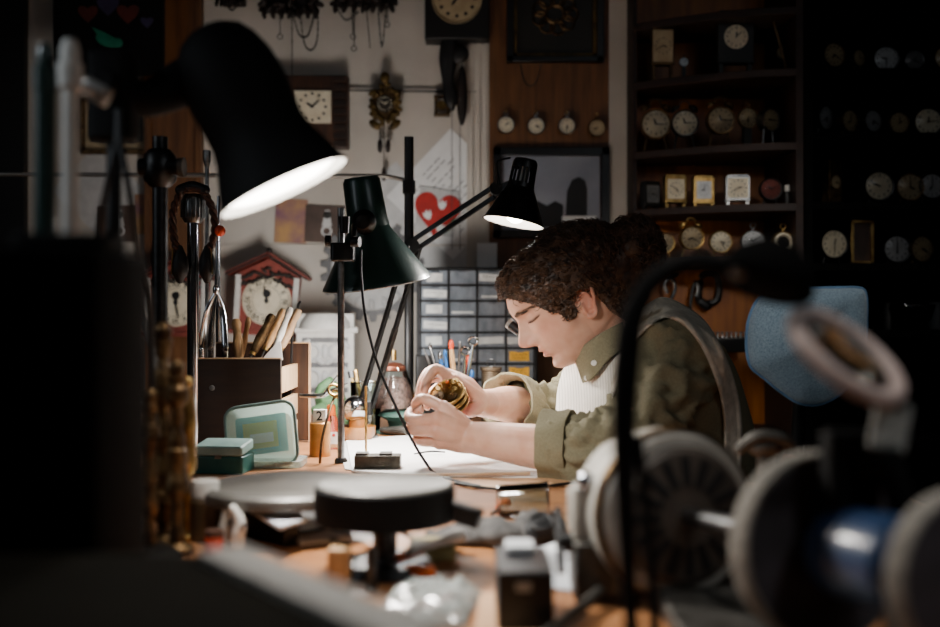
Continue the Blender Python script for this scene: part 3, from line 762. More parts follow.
# skirt: border verts drop to the scalp
hm.add(vs, fs)
for (i, j), a in list(idx.items()):
    for (ii, jj) in ((i, (j + 1) % NA), (i + 1, j)):
        if (ii, jj) not in idx: continue
        if (ii, jj) == (i, (j + 1) % NA):
            up, dn = ((i + 1, j) in idx and (i + 1, jj) in idx), ((i - 1, j) in idx and (i - 1, jj) in idx)
        else:
            up, dn = ((i, (j + 1) % NA) in idx and (ii, (j + 1) % NA) in idx), ((i, (j - 1) % NA) in idx and (ii, (j - 1) % NA) in idx)
        if up != dn:
            b_ = idx[(ii, jj)]
            lowA = H(hf[i, j], hs_[i, j] * .985, hu[i, j]); lowB = H(hf[ii, jj], hs_[ii, jj] * .985, hu[ii, jj])
            hm.add([vs[a], vs[b_], lowB, lowA], [(0, 1, 2, 3)])
def curl(p, n, d, L, rad, r, turns):
    "a small spiral lock starting at p, running along d, lying on the surface with normal n"
    d = (d - n * d.dot(n)).normalized(); w = n.cross(d); ph = R.uniform(0, 6.28); pts = []
    m = 9
    for q in range(m):
        t = q / (m - 1); a = ph + turns * 2 * PI * t
        pts.append(p + d * L * t + n * (rad * math.sin(a) * .8 + rad * .3 - .012 * t * t) + w * rad * math.cos(a))
    hm.tube(pts, [r * (1 - .6 * abs(2 * q / (m - 1) - 1) ** 3) for q in range(m)], 4)
keys = list(idx.keys()); R.shuffle(keys)
cnt = 0
for (i, j) in keys:
    f, s, u = hf[i, j], hs_[i, j], hu[i, j]
    if s < -.02 and R.random() < .8: continue
    if u > .13 and R.random() < .7: continue
    p, n = hp(i, j, .0015)
    wn = (H(*(p + n)) - H(*p)).normalized()
    dirl = Vector((-1.0, 0, .25 if f > 0 else -.25)) + Vector((R.uniform(-.5, .5), R.uniform(-.5, .5), R.uniform(-.6, .6)))
    wd = (FV * dirl.x + SV * dirl.y + UV * dirl.z).normalized()
    edge = (f > .07)
    curl(H(*p), wn, wd, R.uniform(.014, .030), R.uniform(.0028, .0058), R.uniform(.0007, .0014), R.uniform(1, 2.2))
    cnt += 1
    if cnt > 1900: break
# flyaway strands on the crown
for q in range(90):
    i, j = keys[-1 - q]; p, n = hp(i, j, .004)
    if hu[i, j] < .05: continue
    wn = (H(*(p + n)) - H(*p)).normalized()
    curl(H(*p), (wn + FV * .3).normalized(), wn + UV * R.uniform(-.4, .4) + FV * R.uniform(-.5, .9), R.uniform(.012, .024), .005, .0005, 1.1)
# bun at the back of the head
bc = P(634, 250, 2.0)
BM = []
for i in range(25):
    a = PI * i / 24; ring = []
    for j in range(36):
        b_ = 2 * PI * j / 36; dv = Vector((math.sin(a) * math.cos(b_), math.sin(a) * math.sin(b_), math.cos(a)))
        p = bc + Vector((dv.x * .055, dv.y * .058, dv.z * .063)); p += dv * (.010 * nz(p, 26, 5) + .006 * abs(nz(p, 60, 2)))
        ring.append(p)
    BM.append(ring)
hm.loft(BM)
hm.tube([P(606, 268, 2.0), P(622, 258, 2.0)], [.068, .055], 24, round_=True)
for q in range(520):
    dv = Vector((R.gauss(0, 1), R.gauss(-.5, 1), R.gauss(0, 1))).normalized()
    p = bc + Vector((dv.x * .056, dv.y * .058, dv.z * .064))
    curl(p, dv, Vector((R.gauss(0, 1), R.gauss(0, 1), R.gauss(0, 1))), R.uniform(.016, .04), R.uniform(.004, .009), R.uniform(.0007, .0014), R.uniform(1, 2))
# nape
hm.tube([P(612, 280, 2.0), P(622, 300, 2.02), P(628, 316, 2.03)], [.060, .050, .030], 24, k=4, round_=True)
part(hm, 'hair', M_['hair'], person, world=True, smooth=60, recalc=False)

def face_pt(s, u, out=.001):
    i = int(np.argmin(np.abs(us - u))); jj = [j for j in range(NA) if abs(j - NA // 2) < NA // 4]
    j = min(jj, key=lambda q: abs(hs_[i, q] - s)); return H(hf[i, j] + out, hs_[i, j], u)
for sg in (1, -1):
    mb = MB()
    for q in range(46):
        s = R.uniform(.011, .052); u = .0675 - 7 * (s - .03) ** 2 + R.uniform(-.0032, .0032)
        a = face_pt(sg * s, u, .0006); b_ = face_pt(sg * min(.056, s + .0075), u + (.0035 if s < .03 else -.002) + R.uniform(-.001, .001), .0010)
        mb.tube([a, a.lerp(b_, .5) + FV * .0006, b_], [.0006, .0007, .0002], 4)
    part(mb, 'eyebrow', M_['hair'], person, world=True)
    mb = MB()
    for q in range(22):
        s = .020 + .030 * q / 21; u = .0430 + 9 * (s - .034) ** 2
        a = face_pt(sg * s, u, .0004); mb.tube([a, a + FV * .002 - UV * .002, a + FV * .003 - UV * .0032 + SV * (sg * (s - .034) * .10)], [.0005, .0004, .0001], 4)
    part(mb, 'eyelashes', M_['hair'], person, world=True)
# ---- shirt
sh = MB(); srings = torso(sh, .010, 14, 96, 0, .003)
shirt = part(sh, 'shirt', M_['olive'], person, world=True, smooth=80)
def sleeve(path, rad, end_t, seedo, amp=.006, k=16, n=64):
    pts = catmull(path, k); rr = catnum(rad, k); m = int(len(pts) * end_t); pts = pts[:m]; rr = rr[:m]
    u = V(0, 0, 1); rings = []
    for i, (p, r) in enumerate(zip(pts, rr)):
        t = (pts[min(i + 1, m - 1)] - pts[max(i - 1, 0)]).normalized(); u = (u - t * u.dot(t)).normalized(); w = t.cross(u); ring = []
        for j in range(n):
            a = 2 * PI * j / n; dv = u * math.cos(a) + w * math.sin(a); q = p + dv * r
            g = i / m
            fold = abs(noise.noise(Vector((math.cos(a) * 1.3 + seedo, math.sin(a) * 1.3 + g * 3, g * 9 + .8 * math.sin(a)))))
            fold2 = abs(noise.noise(Vector((math.cos(a) * 2.2 - seedo, math.sin(a) * 2.2, g * 16 - 1.5 * math.cos(a)))))
            ring.append(q + dv * (amp * (1.1 - 3.6 * fold) + amp * .55 * (1 - 3.6 * fold2) + .002 * nz(q, 60, seedo)))
        rings.append(ring)
    return rings, pts, rr
def cuff(mb, rings, tilt=0):
    e = rings[-1]; e2 = rings[-9]; c_ = sum(e, Vector()) / len(e); ra = sum((p - c_).length for p in e) / len(e)
    e = [c_ + (p - c_).normalized() * (ra * .8 + .2 * (p - c_).length) for p in e]; c = sum(e, Vector()) / len(e); c2 = sum(e2, Vector()) / len(e2); t = (c - c2).normalized(); n = len(e)
    out = []
    for dt, rr in ((-.040, 1.0), (-.041, 1.12), (-.030, 1.17), (-.012, 1.15), (.004, 1.17), (.012, 1.14), (.0125, 1.07), (.006, 1.0), (-.02, .93)):
        ring = []
        for j, p in enumerate(e):
            dv = (p - c); a = 2 * PI * j / n
            ring.append(c + dv * rr + t * (dt + .004 * math.sin(2 * a + 1)) + dv.normalized() * .0055 * noise.noise(Vector((math.cos(a) * 2.2, math.sin(a) * 2.2, dt * 30 + c.y))))
        out.append(ring)
    mb.loft(out, False, False)
nr, _, _ = sleeve([P(684, 352, 1.955)] + NEAR[1:], [.082, .068, .060, .051, .046, .04], .595, 3.1, .0105)
sb = MB(); sb.loft(nr, False, False); part(sb, 'sleeve', M_['olive'], person, world=True, smooth=80)
sb = MB(); cuff(sb, nr); part(sb, 'rolled_cuff', M_['olive'], person, world=True, smooth=60)
fr_, _, _ = sleeve([P(640, 350, 2.22)] + FAR[1:], [.084, .068, .060, .050, .044, .04], .63, 8.7, .0105)
sb = MB(); sb.loft(fr_, False, False); part(sb, 'sleeve', M_['olive'], person, world=True, smooth=80)
sb = MB(); cuff(sb, fr_); part(sb, 'rolled_cuff', M_['olive'], person, world=True, smooth=60)
# collar: stand and two leaves
sb = MB()
c0 = P(612, 352, 2.035); c1 = P(598, 336, 2.022); axn = (c1 - c0).normalized(); CM = frame(c0, axn, (0, -1, 0))
rr = []
for z, r in ((-.03, .082), (-.012, .075), (.006, .070), (.022, .0675), (.0225, .0645), (.0, .066), (-.03, .076)):
    rr.append([CM @ V(r * math.cos(2 * PI * j / 48) * 1.0, r * 1.02 * math.sin(2 * PI * j / 48), z + .006 * math.cos(2 * PI * j / 48 * 2)) for j in range(48)])
sb.loft(rr, False, False)
part(sb, 'collar_stand', M_['olive'], person, world=True, smooth=60)
def patch(rows, name, m, thick=.003, par=None, label=None, k=5):
    rows = [catmull(r, k) for r in rows]; cols = [catmull([r[i] for r in rows], k) for i in range(len(rows[0]))]
    mb = MB(); mb.loft(cols, closed=False)
    o = part(mb, name, m, par or person, world=True, smooth=80, label=label)
    sd = o.modifiers.new('solid', 'SOLIDIFY'); sd.thickness = thick; sd.offset = 0
    return o
for sgn, D0 in ((1, 1.945), (-1, 2.13)):
    e = (0, .0) 
    o = .012 * sgn
    patch([[P(574, 355, 2.03 - .045 * sgn), P(586, 344, D0 + .01 * sgn), P(603, 332, D0), P(622, 322, D0 + .012 * sgn)],
           [P(578, 368, 2.03 - .055 * sgn), P(590, 362, D0 - .004 * sgn), P(606, 348, D0 - .008 * sgn), P(626, 334, D0 + .002 * sgn)],
           [P(583, 383, 2.03 - .065 * sgn), P(593, 378, D0 - .008 * sgn), P(610, 358, D0 - .014 * sgn), P(630, 344, D0 - .004 * sgn)]], 'collar_leaf', M_['olive'])
for px, py, D in ((594, 363, 1.936), (587, 378, 1.952)):
    sb = MB(); sb.lathe([(0, .0022), (.0035, .0022), (.005, .0026), (.0056, .0015), (.0056, 0), (0, 0)], frame(P(px, py, D), (-.25, -1, .1)), 16)
    for a, b_ in ((1, 0), (-1, 0), (0, 1), (0, -1)): pass
    part(sb, 'button', M_['white'], person, world=True)
# shirt front under the collar
patch([[P(578, 366, 2.03), P(592, 362, 1.975), P(612, 356, 1.955)], [P(584, 392, 2.03), P(598, 390, 1.965), P(622, 386, 1.945)], [P(592, 425, 2.03), P(606, 425, 1.97), P(630, 425, 1.95)]], 'placket', M_['olive'])

# ---- apron: white bib, ribbed near side, straps over the shoulders
patch([[P(572, 357, 2.06), P(580, 366, 2.02), P(588, 376, 1.985), P(606, 364, 1.95), P(636, 338, 1.93)],
       [P(561, 378, 2.06), P(570, 386, 2.01), P(582, 392, 1.975), P(602, 385, 1.94), P(630, 368, 1.92)],
       [P(557, 402, 2.06), P(567, 408, 2.01), P(580, 411, 1.97), P(600, 405, 1.935), P(624, 394, 1.915)],
       [P(559, 430, 2.06), P(569, 434, 2.01), P(583, 436, 1.97), P(600, 432, 1.94), P(622, 424, 1.92)],
       [P(585, 470, 2.07), P(595, 472, 2.03), P(605, 472, 1.99), P(615, 470, 1.965), P(628, 466, 1.95)]], 'apron_bib', M_['bib'], .003, label='white ribbed bib of the apron')
patch([[P(572, 357, 2.06), P(578, 362, 2.10), P(590, 372, 2.15), P(606, 352, 2.19)],
       [P(561, 378, 2.06), P(566, 384, 2.11), P(575, 388, 2.16), P(592, 376, 2.20)],
       [P(559, 430, 2.06), P(563, 430, 2.11), P(572, 430, 2.16), P(590, 428, 2.20)],
       [P(585, 470, 2.07), P(588, 470, 2.11), P(596, 470, 2.15), P(612, 466, 2.18)]], 'apron_side', M_['bib'], .003)
bm2 = bpy.data.meshes.new('t'); 
allv = [p for r in srings for p in r]; nn = len(srings[0]); fc = []
for i in range(len(srings) - 1):
    for j in range(nn): fc.append((i * nn + j, i * nn + (j + 1) % nn, (i + 1) * nn + (j + 1) % nn, (i + 1) * nn + j))
bv = BVHTree.FromPolygons(allv, fc)
def hug(p, o=.007):
    loc, nrm, _, dist = bv.find_nearest(p)
    c = P(668, 400, 2.075); nrm = nrm if nrm.dot(loc - c) > 0 else -nrm
    return loc + nrm * o
outer = [(611, 352, 1.96), (618, 336, 1.97), (632, 318, 1.99), (650, 303, 2.01), (664, 298, 2.03), (684, 306, 2.04), (705, 322, 2.04), (722, 350, 2.03), (735, 385, 2.03), (741, 420, 2.03), (741, 460, 2.03), (738, 500, 2.04)]
inner = [(612, 398, 1.925), (622, 368, 1.925), (637, 340, 1.935), (655, 322, 1.95), (668, 318, 1.955), (684, 325, 1.955), (699, 342, 1.955), (711, 366, 1.955), (720, 395, 1.955), (724, 425, 1.955), (724, 460, 1.96), (722, 500, 1.97)]
vs2 = list(allv); fs2 = list(fc); o_ = len(vs2); m_ = len(nr[0]); vs2 += [p for r in nr for p in r]
for i in range(len(nr) - 1):
    for j in range(m_): fs2.append((o_ + i * m_ + j, o_ + i * m_ + (j + 1) % m_, o_ + (i + 1) * m_ + (j + 1) % m_, o_ + (i + 1) * m_ + j))
bv2 = BVHTree.FromPolygons(vs2, fs2); EYE = V(0, 0, CZ)
for flip in (0, 1):
    A = catmull([P(*p) for p in outer], 6); B = catmull([P(*p) for p in inner], 6); NC = 13
    pts = [[a.lerp(b_, q / (NC - 1)) for q in range(NC)] for a, b_ in zip(A, B)]
    if not flip:
        Ds = np.zeros((len(pts), NC))
        for i, row in enumerate(pts):
            for q, p in enumerate(row):
                dv = (p - EYE).normalized(); h = bv2.ray_cast(EYE, dv)
                t_ = hug(p, .010)
                Ds[i, q] = min((h[0] - EYE).length if h[0] is not None and (h[0] - p).length < .16 else 9, (t_ - EYE).length if h[0] is None else 9, (p - EYE).length + .03) - .007
        for _ in range(4):
            E_ = np.pad(Ds, ((2, 2), (1, 1)), mode='edge')
            Ds = np.minimum(Ds, sum(E_[a:a + Ds.shape[0], b:b + NC] for a in range(5) for b in range(3)) / 15.0)
        cols = [[EYE + (p - EYE).normalized() * (Ds[i, q] - (.003 if q in (1, 2, 10, 11) else 0)) for q, p in enumerate(row)] for i, row in enumerate(pts)]
    else:
        cols = [[hug(V(p.x, 4.145 - p.y, p.z), .010 + (.002 if q in (1, 2, 10, 11) else 0)) for q, p in enumerate(row)] for row in pts]
    mb = MB(); mb.loft(cols, closed=False)
    o = part(mb, 'apron_strap', M_['apronband'], person, world=True, smooth=60)
    sd = o.modifiers.new('solid', 'SOLIDIFY'); sd.thickness = .004; sd.offset = 0
# trousers and shoes
for y in (1.97, 2.19):
    k_ = y + (y - 2.08) * .3
    sb = MB(); sb.tube([(.455, y, .56), (.25, y, .575), (.055, k_, .552), (.072, k_, .30), (.115, k_, .11)], [.100, .090, .072, .065, .062], 24, k=6, round_=False); part(sb, 'trouser_leg', M_['trouser'], person, world=True)
    sb = MB(); sb.tube([(.14, k_, .05), (.09, k_, .052), (.02, k_, .042), (-.07, k_, .035), (-.11, k_, .032)], [.042, .046, .042, .038, .028], 20, k=4, round_=True, up=(0, 1, 0))
    part(sb, 'shoe', M_['leather'], person, world=True)
sb = MB(); sb.tube([P(700, 580, 2.08), P(699, 545, 2.08), P(697, 520, 2.08)], [.150, .165, .150], 32, k=4, round_=True, up=(0, 1, 0)); part(sb, 'trousers_seat', M_['trouser'], person, world=True)
# stool under the person
st = thing('stool', 'round dark stool the person sits on', 'stool', (.46, 2.08, 0))
sb = MB(); sb.lathe([(0, .405), (.15, .405), (.165, .40), (.17, .385), (.16, .365), (0, .365)], None, 40); part(sb, 'seat', M_['leather'], st)
for i in range(4):
    a = PI / 4 + i * PI / 2; sb = MB(); sb.cyl((.11 * math.cos(a), .11 * math.sin(a), .37), (.17 * math.cos(a), .17 * math.sin(a), 0), .014); part(sb, 'leg', M_['blackwood'], st)
sb = MB(); sb.torus(tr((0, 0, .15)), .149, .008); part(sb, 'foot_ring', M_['darksteel'], st)
# ---------------------------------------------------------------- clocks: shared builders
ROM = ['XII', 'I', 'II', 'III', 'IIII', 'V', 'VI', 'VII', 'VIII', 'IX', 'X', 'XI']
ARA = ['12'] + [str(i) for i in range(1, 12)]
def dial_marks(mb, r, M, kind='ara', size=.22, rad=.76):
    "ink on a dial lying in M's XY plane"
    mb.mi = 1
    if kind in ('ara', 'rom'):
        for i in range(12):
            a = PI / 2 - i * PI / 6
            MM = M @ tr((rad * r * math.cos(a), rad * r * math.sin(a), 0))
            if kind == 'rom': MM = MM @ rotz(a - PI / 2)
            mb.text((ROM if kind == 'rom' else ARA)[i], r * size, MM)
    if kind in ('tick', 'dots'):
        for i in range(12):
            a = i * PI / 6
            if kind == 'tick': mb.bar(M @ V(.66 * r * math.cos(a), .66 * r * math.sin(a), 0), M @ V(.88 * r * math.cos(a), .88 * r * math.sin(a), 0), r * .07, r * .01, M.to_3x3() @ V(-math.sin(a), math.cos(a), 0))
            else: mb.lathe([(0, .0004), (.085 * r, .0004), (.085 * r, 0)], M @ tr((rad * r * math.cos(a), rad * r * math.sin(a), 0)), 10)
    mb.mi = 0
def hand_geo(L, w, ang, M, z):
    mb = MB(); a = PI / 2 - ang; d = V(math.cos(a), math.sin(a), 0); n = V(-d.y, d.x, 0)
    pts = [d * -.18 * L + n * w * .9, d * -.18 * L - n * w * .9, d * .6 * L - n * w * 1.5, d * L, d * .6 * L + n * w * 1.5]
    mb.prism([(p.x, p.y) for p in pts], .0008, M @ tr((0, 0, z))); return mb
def set_hands(t, M, r, h, m, z=.0015, world=False, matn='ink', L=(.48, .72)):
    part(hand_geo(r * L[0], r * .045, (h + m / 60) * PI / 6, M, z), 'hour_hand', M_[matn], t, world=world, smooth=0)
    part(hand_geo(r * L[1], r * .03, m * PI / 30, M, z + .001), 'minute_hand', M_[matn], t, world=world, smooth=0)

def round_clock(label, px, py, D, rpx, base_z, style='drum', dial='cream', case='brass', kind='ara', hm=(10, 9), yaw=0, group=None, cat='clock', crystal=True, detail=True):
    c = P(px, py, D); r = rpx * D / FPX; h = max(c.z - base_z, r)
    t = thing({'alarm': 'alarm_clock', 'pocket': 'pocket_watch', 'drum': 'shelf_clock', 'watch': 'pocket_watch'}[style], label, cat, (c.x, c.y, c.z - h), yaw, group)
    M = tr((0, 0, h)) @ FACE
    mb = MB(); dp = r * (.9 if style in ('alarm', 'drum') else .45)
    mb.lathe([(0, -dp), (r * .86, -dp), (r * .97, -dp * .8), (r * 1.0, -dp * .2), (r * 1.02, 0), (r * .98, .12 * r), (r * .90, .10 * r), (r * .88, .02 * r)], M, 36)
    part(mb, 'case', M_[case], t)
    mb = MB(); mb.lathe([(0, 0), (r * .89, 0)], M @ tr((0, 0, .02 * r)), 36); dial_marks(mb, r * .9, M @ tr((0, 0, .035 * r)), kind, .31)
    part(mb, 'dial', [M_[dial], M_['ink']], t, smooth=0, recalc=False)
    set_hands(t, M @ tr((0, 0, .03 * r)), r * .88, *hm)
    if style == 'alarm':
        for s in (-1, 1):
            mb = MB(); q = V(s * r * .62, dp * .4, h + r * 1.02)
            mb.lathe([(0, r * .36), (r * .2, r * .32), (r * .34, r * .16), (r * .37, 0), (r * .33, 0), (0, r * .05)], frame(q, V(s * .55, 0, .83)), 20); part(mb, 'bell', M_[case], t)
            mb = MB(); mb.cyl((s * r * .55, dp * .4, h - r * .78), (s * r * .75, dp * .4, 0), r * .09, r * .06); part(mb, 'foot', M_[case], t)
        mb = MB(); mb.tube([(-r * .4, dp * .4, h + r * 1.25), (-r * .25, dp * .4, h + r * 1.65), (r * .25, dp * .4, h + r * 1.65), (r * .4, dp * .4, h + r * 1.25)], r * .05, 6, k=4); part(mb, 'handle', M_[case], t)
    elif style in ('pocket', 'watch'):
        mb = MB(); mb.cyl((0, 0, h + r * .98), (0, 0, h + r * 1.22), r * .13); part(mb, 'crown', M_[case], t)
        mb = MB(); mb.torus(tr((0, 0, h + r * 1.36)) @ FACE, r * .24, r * .05, 18, 6); part(mb, 'bow', M_[case], t)
        if style == 'watch' and h > r * 1.05:
            mb = MB(); mb.box((0, dp * .5, (h - r * .9) / 2), (r * .8, r * .5, max(.004, h - r * .9))); part(mb, 'stand', M_['blackwood'], t)
    else:
        for s in (-1, 1):
            mb = MB(); mb.cyl((s * r * .5, dp * .4, h - r * .8), (s * r * .62, dp * .4, 0), r * .11, r * .08); part(mb, 'foot', M_[case], t)
    if crystal:
        mb = MB(); mb.lathe([(0, r * .20), (r * .4, r * .17), (r * .7, r * .10), (r * .89, .05 * r)], M, 28); part(mb, 'crystal', M_['crystal'], t)
    return t
def square_clock(label, px, py, D, wpx, hpx, base_z, dial='cream', case='brass', kind='ara', hm=(10, 9), yaw=0, round_dial=False, frac=.78, group=None, dp=.03):
    c = P(px, py, D); w = wpx * D / FPX; hh = hpx * D / FPX; h = max(c.z - base_z, hh / 2)
    t = thing('carriage_clock' if round_dial else 'desk_clock', label, 'clock', (c.x, c.y, c.z - h), yaw, group)
    mb = MB(); mb.box((0, dp / 2, h), (w, dp, hh)); mb.box((0, dp / 2, h + hh / 2 + .003), (w * .9, dp * .9, .006))
    mb.box((0, dp / 2, h - hh / 2), (w * 1.05, dp * 1.1, .006))
    part(mb, 'case', M_[case], t, bevel=.0015)
    M = tr((0, -.001, h)) @ FACE; r = min(w, hh) / 2 * frac
    mb = MB()
    if round_dial: mb.lathe([(0, .0005), (r, .0005), (r, 0)], M, 32)
    else: mb.box((0, 0, 0), (w * frac, hh * frac, .001), M)
    dial_marks(mb, r, M @ tr((0, 0, .0012)), kind, .3); part(mb, 'dial', [M_[dial], M_['ink']], t, smooth=0, recalc=False)
    set_hands(t, M @ tr((0, 0, .0012)), r, *hm)
    for s in (-1, 1):
        mb = MB(); mb.box((s * w * .4, dp / 2, (h - hh / 2) / 2), (w * .12, dp * .6, max(.003, h - hh / 2))); part(mb, 'foot', M_[case], t)
    return t

# ---------------------------------------------------------------- chalet cuckoo clocks on the wall
def chalet(label, px, py, D, s, tilt=0, hm=(11, 58), D_off=0):
    t = thing('cuckoo_clock', label, 'clock', M=tr(P(px, py, D)) @ roty(tilt))
    q = s     # metres per unit; front at y = 0 of the house
    mb = MB(); pts = [(-.42, -.55), (.42, -.55), (.46, .28), (0, .52), (-.46, .28)]
    mb.prism([(a * q, b * q) for a, b in pts], .25 * q, tr((0, .25 * q, 0)) @ FACE); part(mb, 'house_front', M_['redhouse'], t, smooth=0)
    for sg in (-1, 1):
        mb = MB(); mb.bar((0, .08 * q, .59 * q), (sg * .60 * q, .08 * q, .26 * q), .05 * q, .40 * q, (0, 0, 1))
        part(mb, 'roof_slab', M_['redhouse'], t, smooth=0)
        mb = MB(); mb.bar((0, -.13 * q, .575 * q), (sg * .60 * q, -.13 * q, .245 * q), .022 * q, .03 * q, (0, 0, 1)); part(mb, 'roof_edge', M_['carved'], t, smooth=0)
        mb = MB(); mb.bar((sg * .43 * q, -.02 * q, .26 * q), (sg * .42 * q, -.02 * q, -.56 * q), .075 * q, .05 * q, (1, 0, 0)); part(mb, 'corner_board', M_['white'], t, smooth=0)
    mb = MB(); mb.ell((0, -.05 * q, .64 * q), (.045 * q, .045 * q, .05 * q)); mb.cyl((0, -.05 * q, .55 * q), (0, -.05 * q, .62 * q), .02 * q); part(mb, 'finial', M_['carved'], t)
    mb = MB(); rr = random.Random(int(px))
    for i in range(26):
        x = -.36 + .72 * (i % 13) / 12; z = .36 - .34 * abs(x) - .10 * (i // 13) + rr.uniform(-.03, .03)
        mb.ell((x * q, -.03 * q, z * q), (.055 * q, .02 * q, .026 * q), roty(rr.uniform(-1.2, 1.2)), 8, 6)
    part(mb, 'carved_leaves', M_['leafdark'], t, label='dark carved leaves')
    M = tr((0, -.012 * q, -.10 * q)) @ FACE; r = .355 * q
    mb = MB(); mb.lathe([(0, 0), (r, 0), (r * 1.04, -.004)], M, 48); dial_marks(mb, r, M @ tr((0, 0, .0008)), 'rom', .30, .77)
    mb.mi = 1
    for rr_ in (.60, .94): mb.torus(M @ tr((0, 0, .0004)), r * rr_, r * .008, 48, 4)
    part(mb, 'dial', [M_['cream'], M_['ink']], t, smooth=0, recalc=False)
    set_hands(t, M, r, *hm, L=(.5, .74)); 
    mb = MB(); mb.lathe([(0, .004), (r * .09, .003), (r * .1, 0)], M, 16); mb.lathe([(0, .002), (r * .17, .0015), (r * .17, 0)], M @ tr((0, r * .3, 0)), 14); part(mb, 'hand_boss', M_['ink'], t)
    mb = MB(); mb.box((0, .05 * q, -.58 * q), (1.0 * q, .36 * q, .06 * q)); part(mb, 'base_board', M_['redhouse'], t, smooth=0)
    return t
chalet('red house-shaped cuckoo clock with white Roman dial, hanging above the wooden box', 267, 294, 3.16, .205, .07)
chalet('red house-shaped cuckoo clock half hidden behind the chrome uprights', 176, 296, 3.16, .20, .02, (12, 28))

# carved dark cuckoo clocks at the top with dangling chains
def carved_clock(label, x0, x1, ybot, D, chains):
    xc = (x0 + x1) / 2; c = P(xc, ybot, D); w = (x1 - x0) * D / FPX
    t = thing('cuckoo_clock', label, 'clock', c, 0, None)
    mb = MB(); mb.box((0, .04, w * .62), (w * .8, .08, w * 1.0)); part(mb, 'case', M_['carved'], t, bevel=.006)
    mb = MB(); rr = random.Random(int(x0))
    for i in range(34):
        x = rr.uniform(-.5, .5) * w; z = (rr.uniform(.02, .2) + .12 * abs(math.sin(i))) * w
        mb.ell((x, rr.uniform(-.025, .01), z), (.10 * w, .012, .05 * w), roty(rr.uniform(-1.5, 1.5)), 10, 6)
    for i in range(7):
        x = (-.45 + .15 * i) * w; mb.ell((x, -.015, .02 * w), (.045 * w, .012, .10 * w), roty(rr.uniform(-.4, .4)), 10, 6)
    part(mb, 'carved_leaves', M_['carved'], t)
    M = tr((0, -.006, w * .75)) @ FACE
    mb = MB(); mb.lathe([(0, .0), (w * .26, 0), (w * .28, -.004)], M, 30); dial_marks(mb, w * .26, M @ tr((0, 0, .001)), 'rom', .24); part(mb, 'dial', [M_['cream_dk'], M_['ink']], t, smooth=0, recalc=False)
    for ch in chains:
        pts = [P(px, py, D - .02) for px, py in ch['p']]
        mb = MB(); pl = catmull(pts, 10)
        mb.tube(pl, .0016, 5)
        for i in range(0, len(pl), 2): mb.ell(pl[i], (.0032, .0032, .0040), None, 6, 4)
        if ch.get('ring'): mb.torus(tr(pts[-1] - V(0, 0, .008)) @ FACE, .008, .0016, 14, 5)
        part(mb, 'chain', M_['iron'], t, world=True)
    return t
carved_clock('dark carved cuckoo clock with looping chains, up above the square clock', 262, 320, 16, 3.2,
    [{'p': [(280, 10), (280, 34)], 'ring': 1}, {'p': [(291, 10), (292, 20), (292, 75)]}, {'p': [(293, 14), (299, 34), (307, 36), (312, 24), (314, 10)]}, {'p': [(300, 12), (304, 42), (311, 50), (317, 40), (318, 14)]}])
carved_clock('dark carved cuckoo clock with straight hanging chains, up above the small gilt clock', 333, 395, 10, 3.2,
    [{'p': [(352, 8), (353, 34)], 'ring': 1}, {'p': [(354, 10), (354, 46)], 'ring': 1}, {'p': [(366, 6), (370, 48)]}, {'p': [(337, 8), (346, 20), (358, 12)]}, {'p': [(378, 8), (382, 46), (386, 10)]}, {'p': [(388, 5), (387, 22)], 'ring': 1}])
carved_clock('dark carved cuckoo clock in the top corner of the wall behind the big black lamp', 216, 246, 6, 3.2, [{'p': [(226, 4), (232, 10), (240, 3)]}])

# square clock with striped wooden frame
t = thing('wall_clock', 'square wall clock with striped dark wood frame and pale dial', 'clock', P(308, 113, 3.22)); s = 3.22 / FPX
mb = MB(); mb.box((0, 0, 0), (82 * s, .05, 72 * s)); part(mb, 'frame', M_['walnut'], t, bevel=.003)
for i in range(9):
    mb = MB(); mb.box((33 * s, -.027, (-32 + i * 8) * s), (13 * s, .006, 5 * s)); part(mb, 'inlay_strip', M_['darkwood'], t)
M = tr((6 * s, -.030, 4 * s)) @ FACE
mb = MB(); mb.box((0, 0, 0), (37 * s, 32 * s, .008), M); dial_marks(mb, 16 * s, M @ tr((0, 0, .0045)), 'dots', .2, .82); part(mb, 'dial', [M_['cream'], M_['ink']], t, smooth=0, recalc=False)
set_hands(t, M @ tr((0, 0, .004)), 16 * s, 10, 8, L=(.5, .75))
# small gilt cuckoo
t = thing('cuckoo_clock', 'small gilt carved cuckoo clock with pine-cone weight, alone on the bare wall', 'clock', P(385, 105, 3.2)); s = 3.2 / FPX
mb = MB(); mb.prism([(a * s, b * s) for a, b in ((-11, -14), (11, -14), (12, 10), (0, 22), (-12, 10))], .03, tr((0, .03, 0)) @ FACE); part(mb, 'case', M_['oldbrass'], t)
mb = MB(); rr = random.Random(3)
for i in range(40):
    a = rr.uniform(0, 6.28); q = rr.uniform(.75, 1.15)
    mb.ell((13 * q * math.cos(a) * s, -.006, (18 * q * math.sin(a) + 0) * s), (3.6 * s, .006, 2.2 * s), roty(rr.uniform(-1.5, 1.5)), 8, 5)
for sx in (-1, 1):
    mb.ell((sx * 12 * s, -.005, 12 * s), (5 * s, .006, 3 * s), roty(sx * .6), 8, 5); mb.ell((sx * 10 * s, -.005, -20 * s), (7 * s, .006, 4 * s), roty(-sx * .7), 8, 5)
mb.ell((0, -.005, 27 * s), (5 * s, .008, 6 * s), None, 10, 6)
part(mb, 'carved_leaves', M_['gilt'], t)
M = tr((0, -.004, 1 * s)) @ FACE
mb = MB(); mb.lathe([(0, .001), (8.5 * s, .001), (8.5 * s, 0)], M, 24); dial_marks(mb, 8.5 * s, M @ tr((0, 0, .0016)), 'rom', .26); part(mb, 'dial', [M_['leafdark'], M_['cream']], t, smooth=0, recalc=False)
set_hands(t, M, 8 * s, 1, 50, matn='cream')
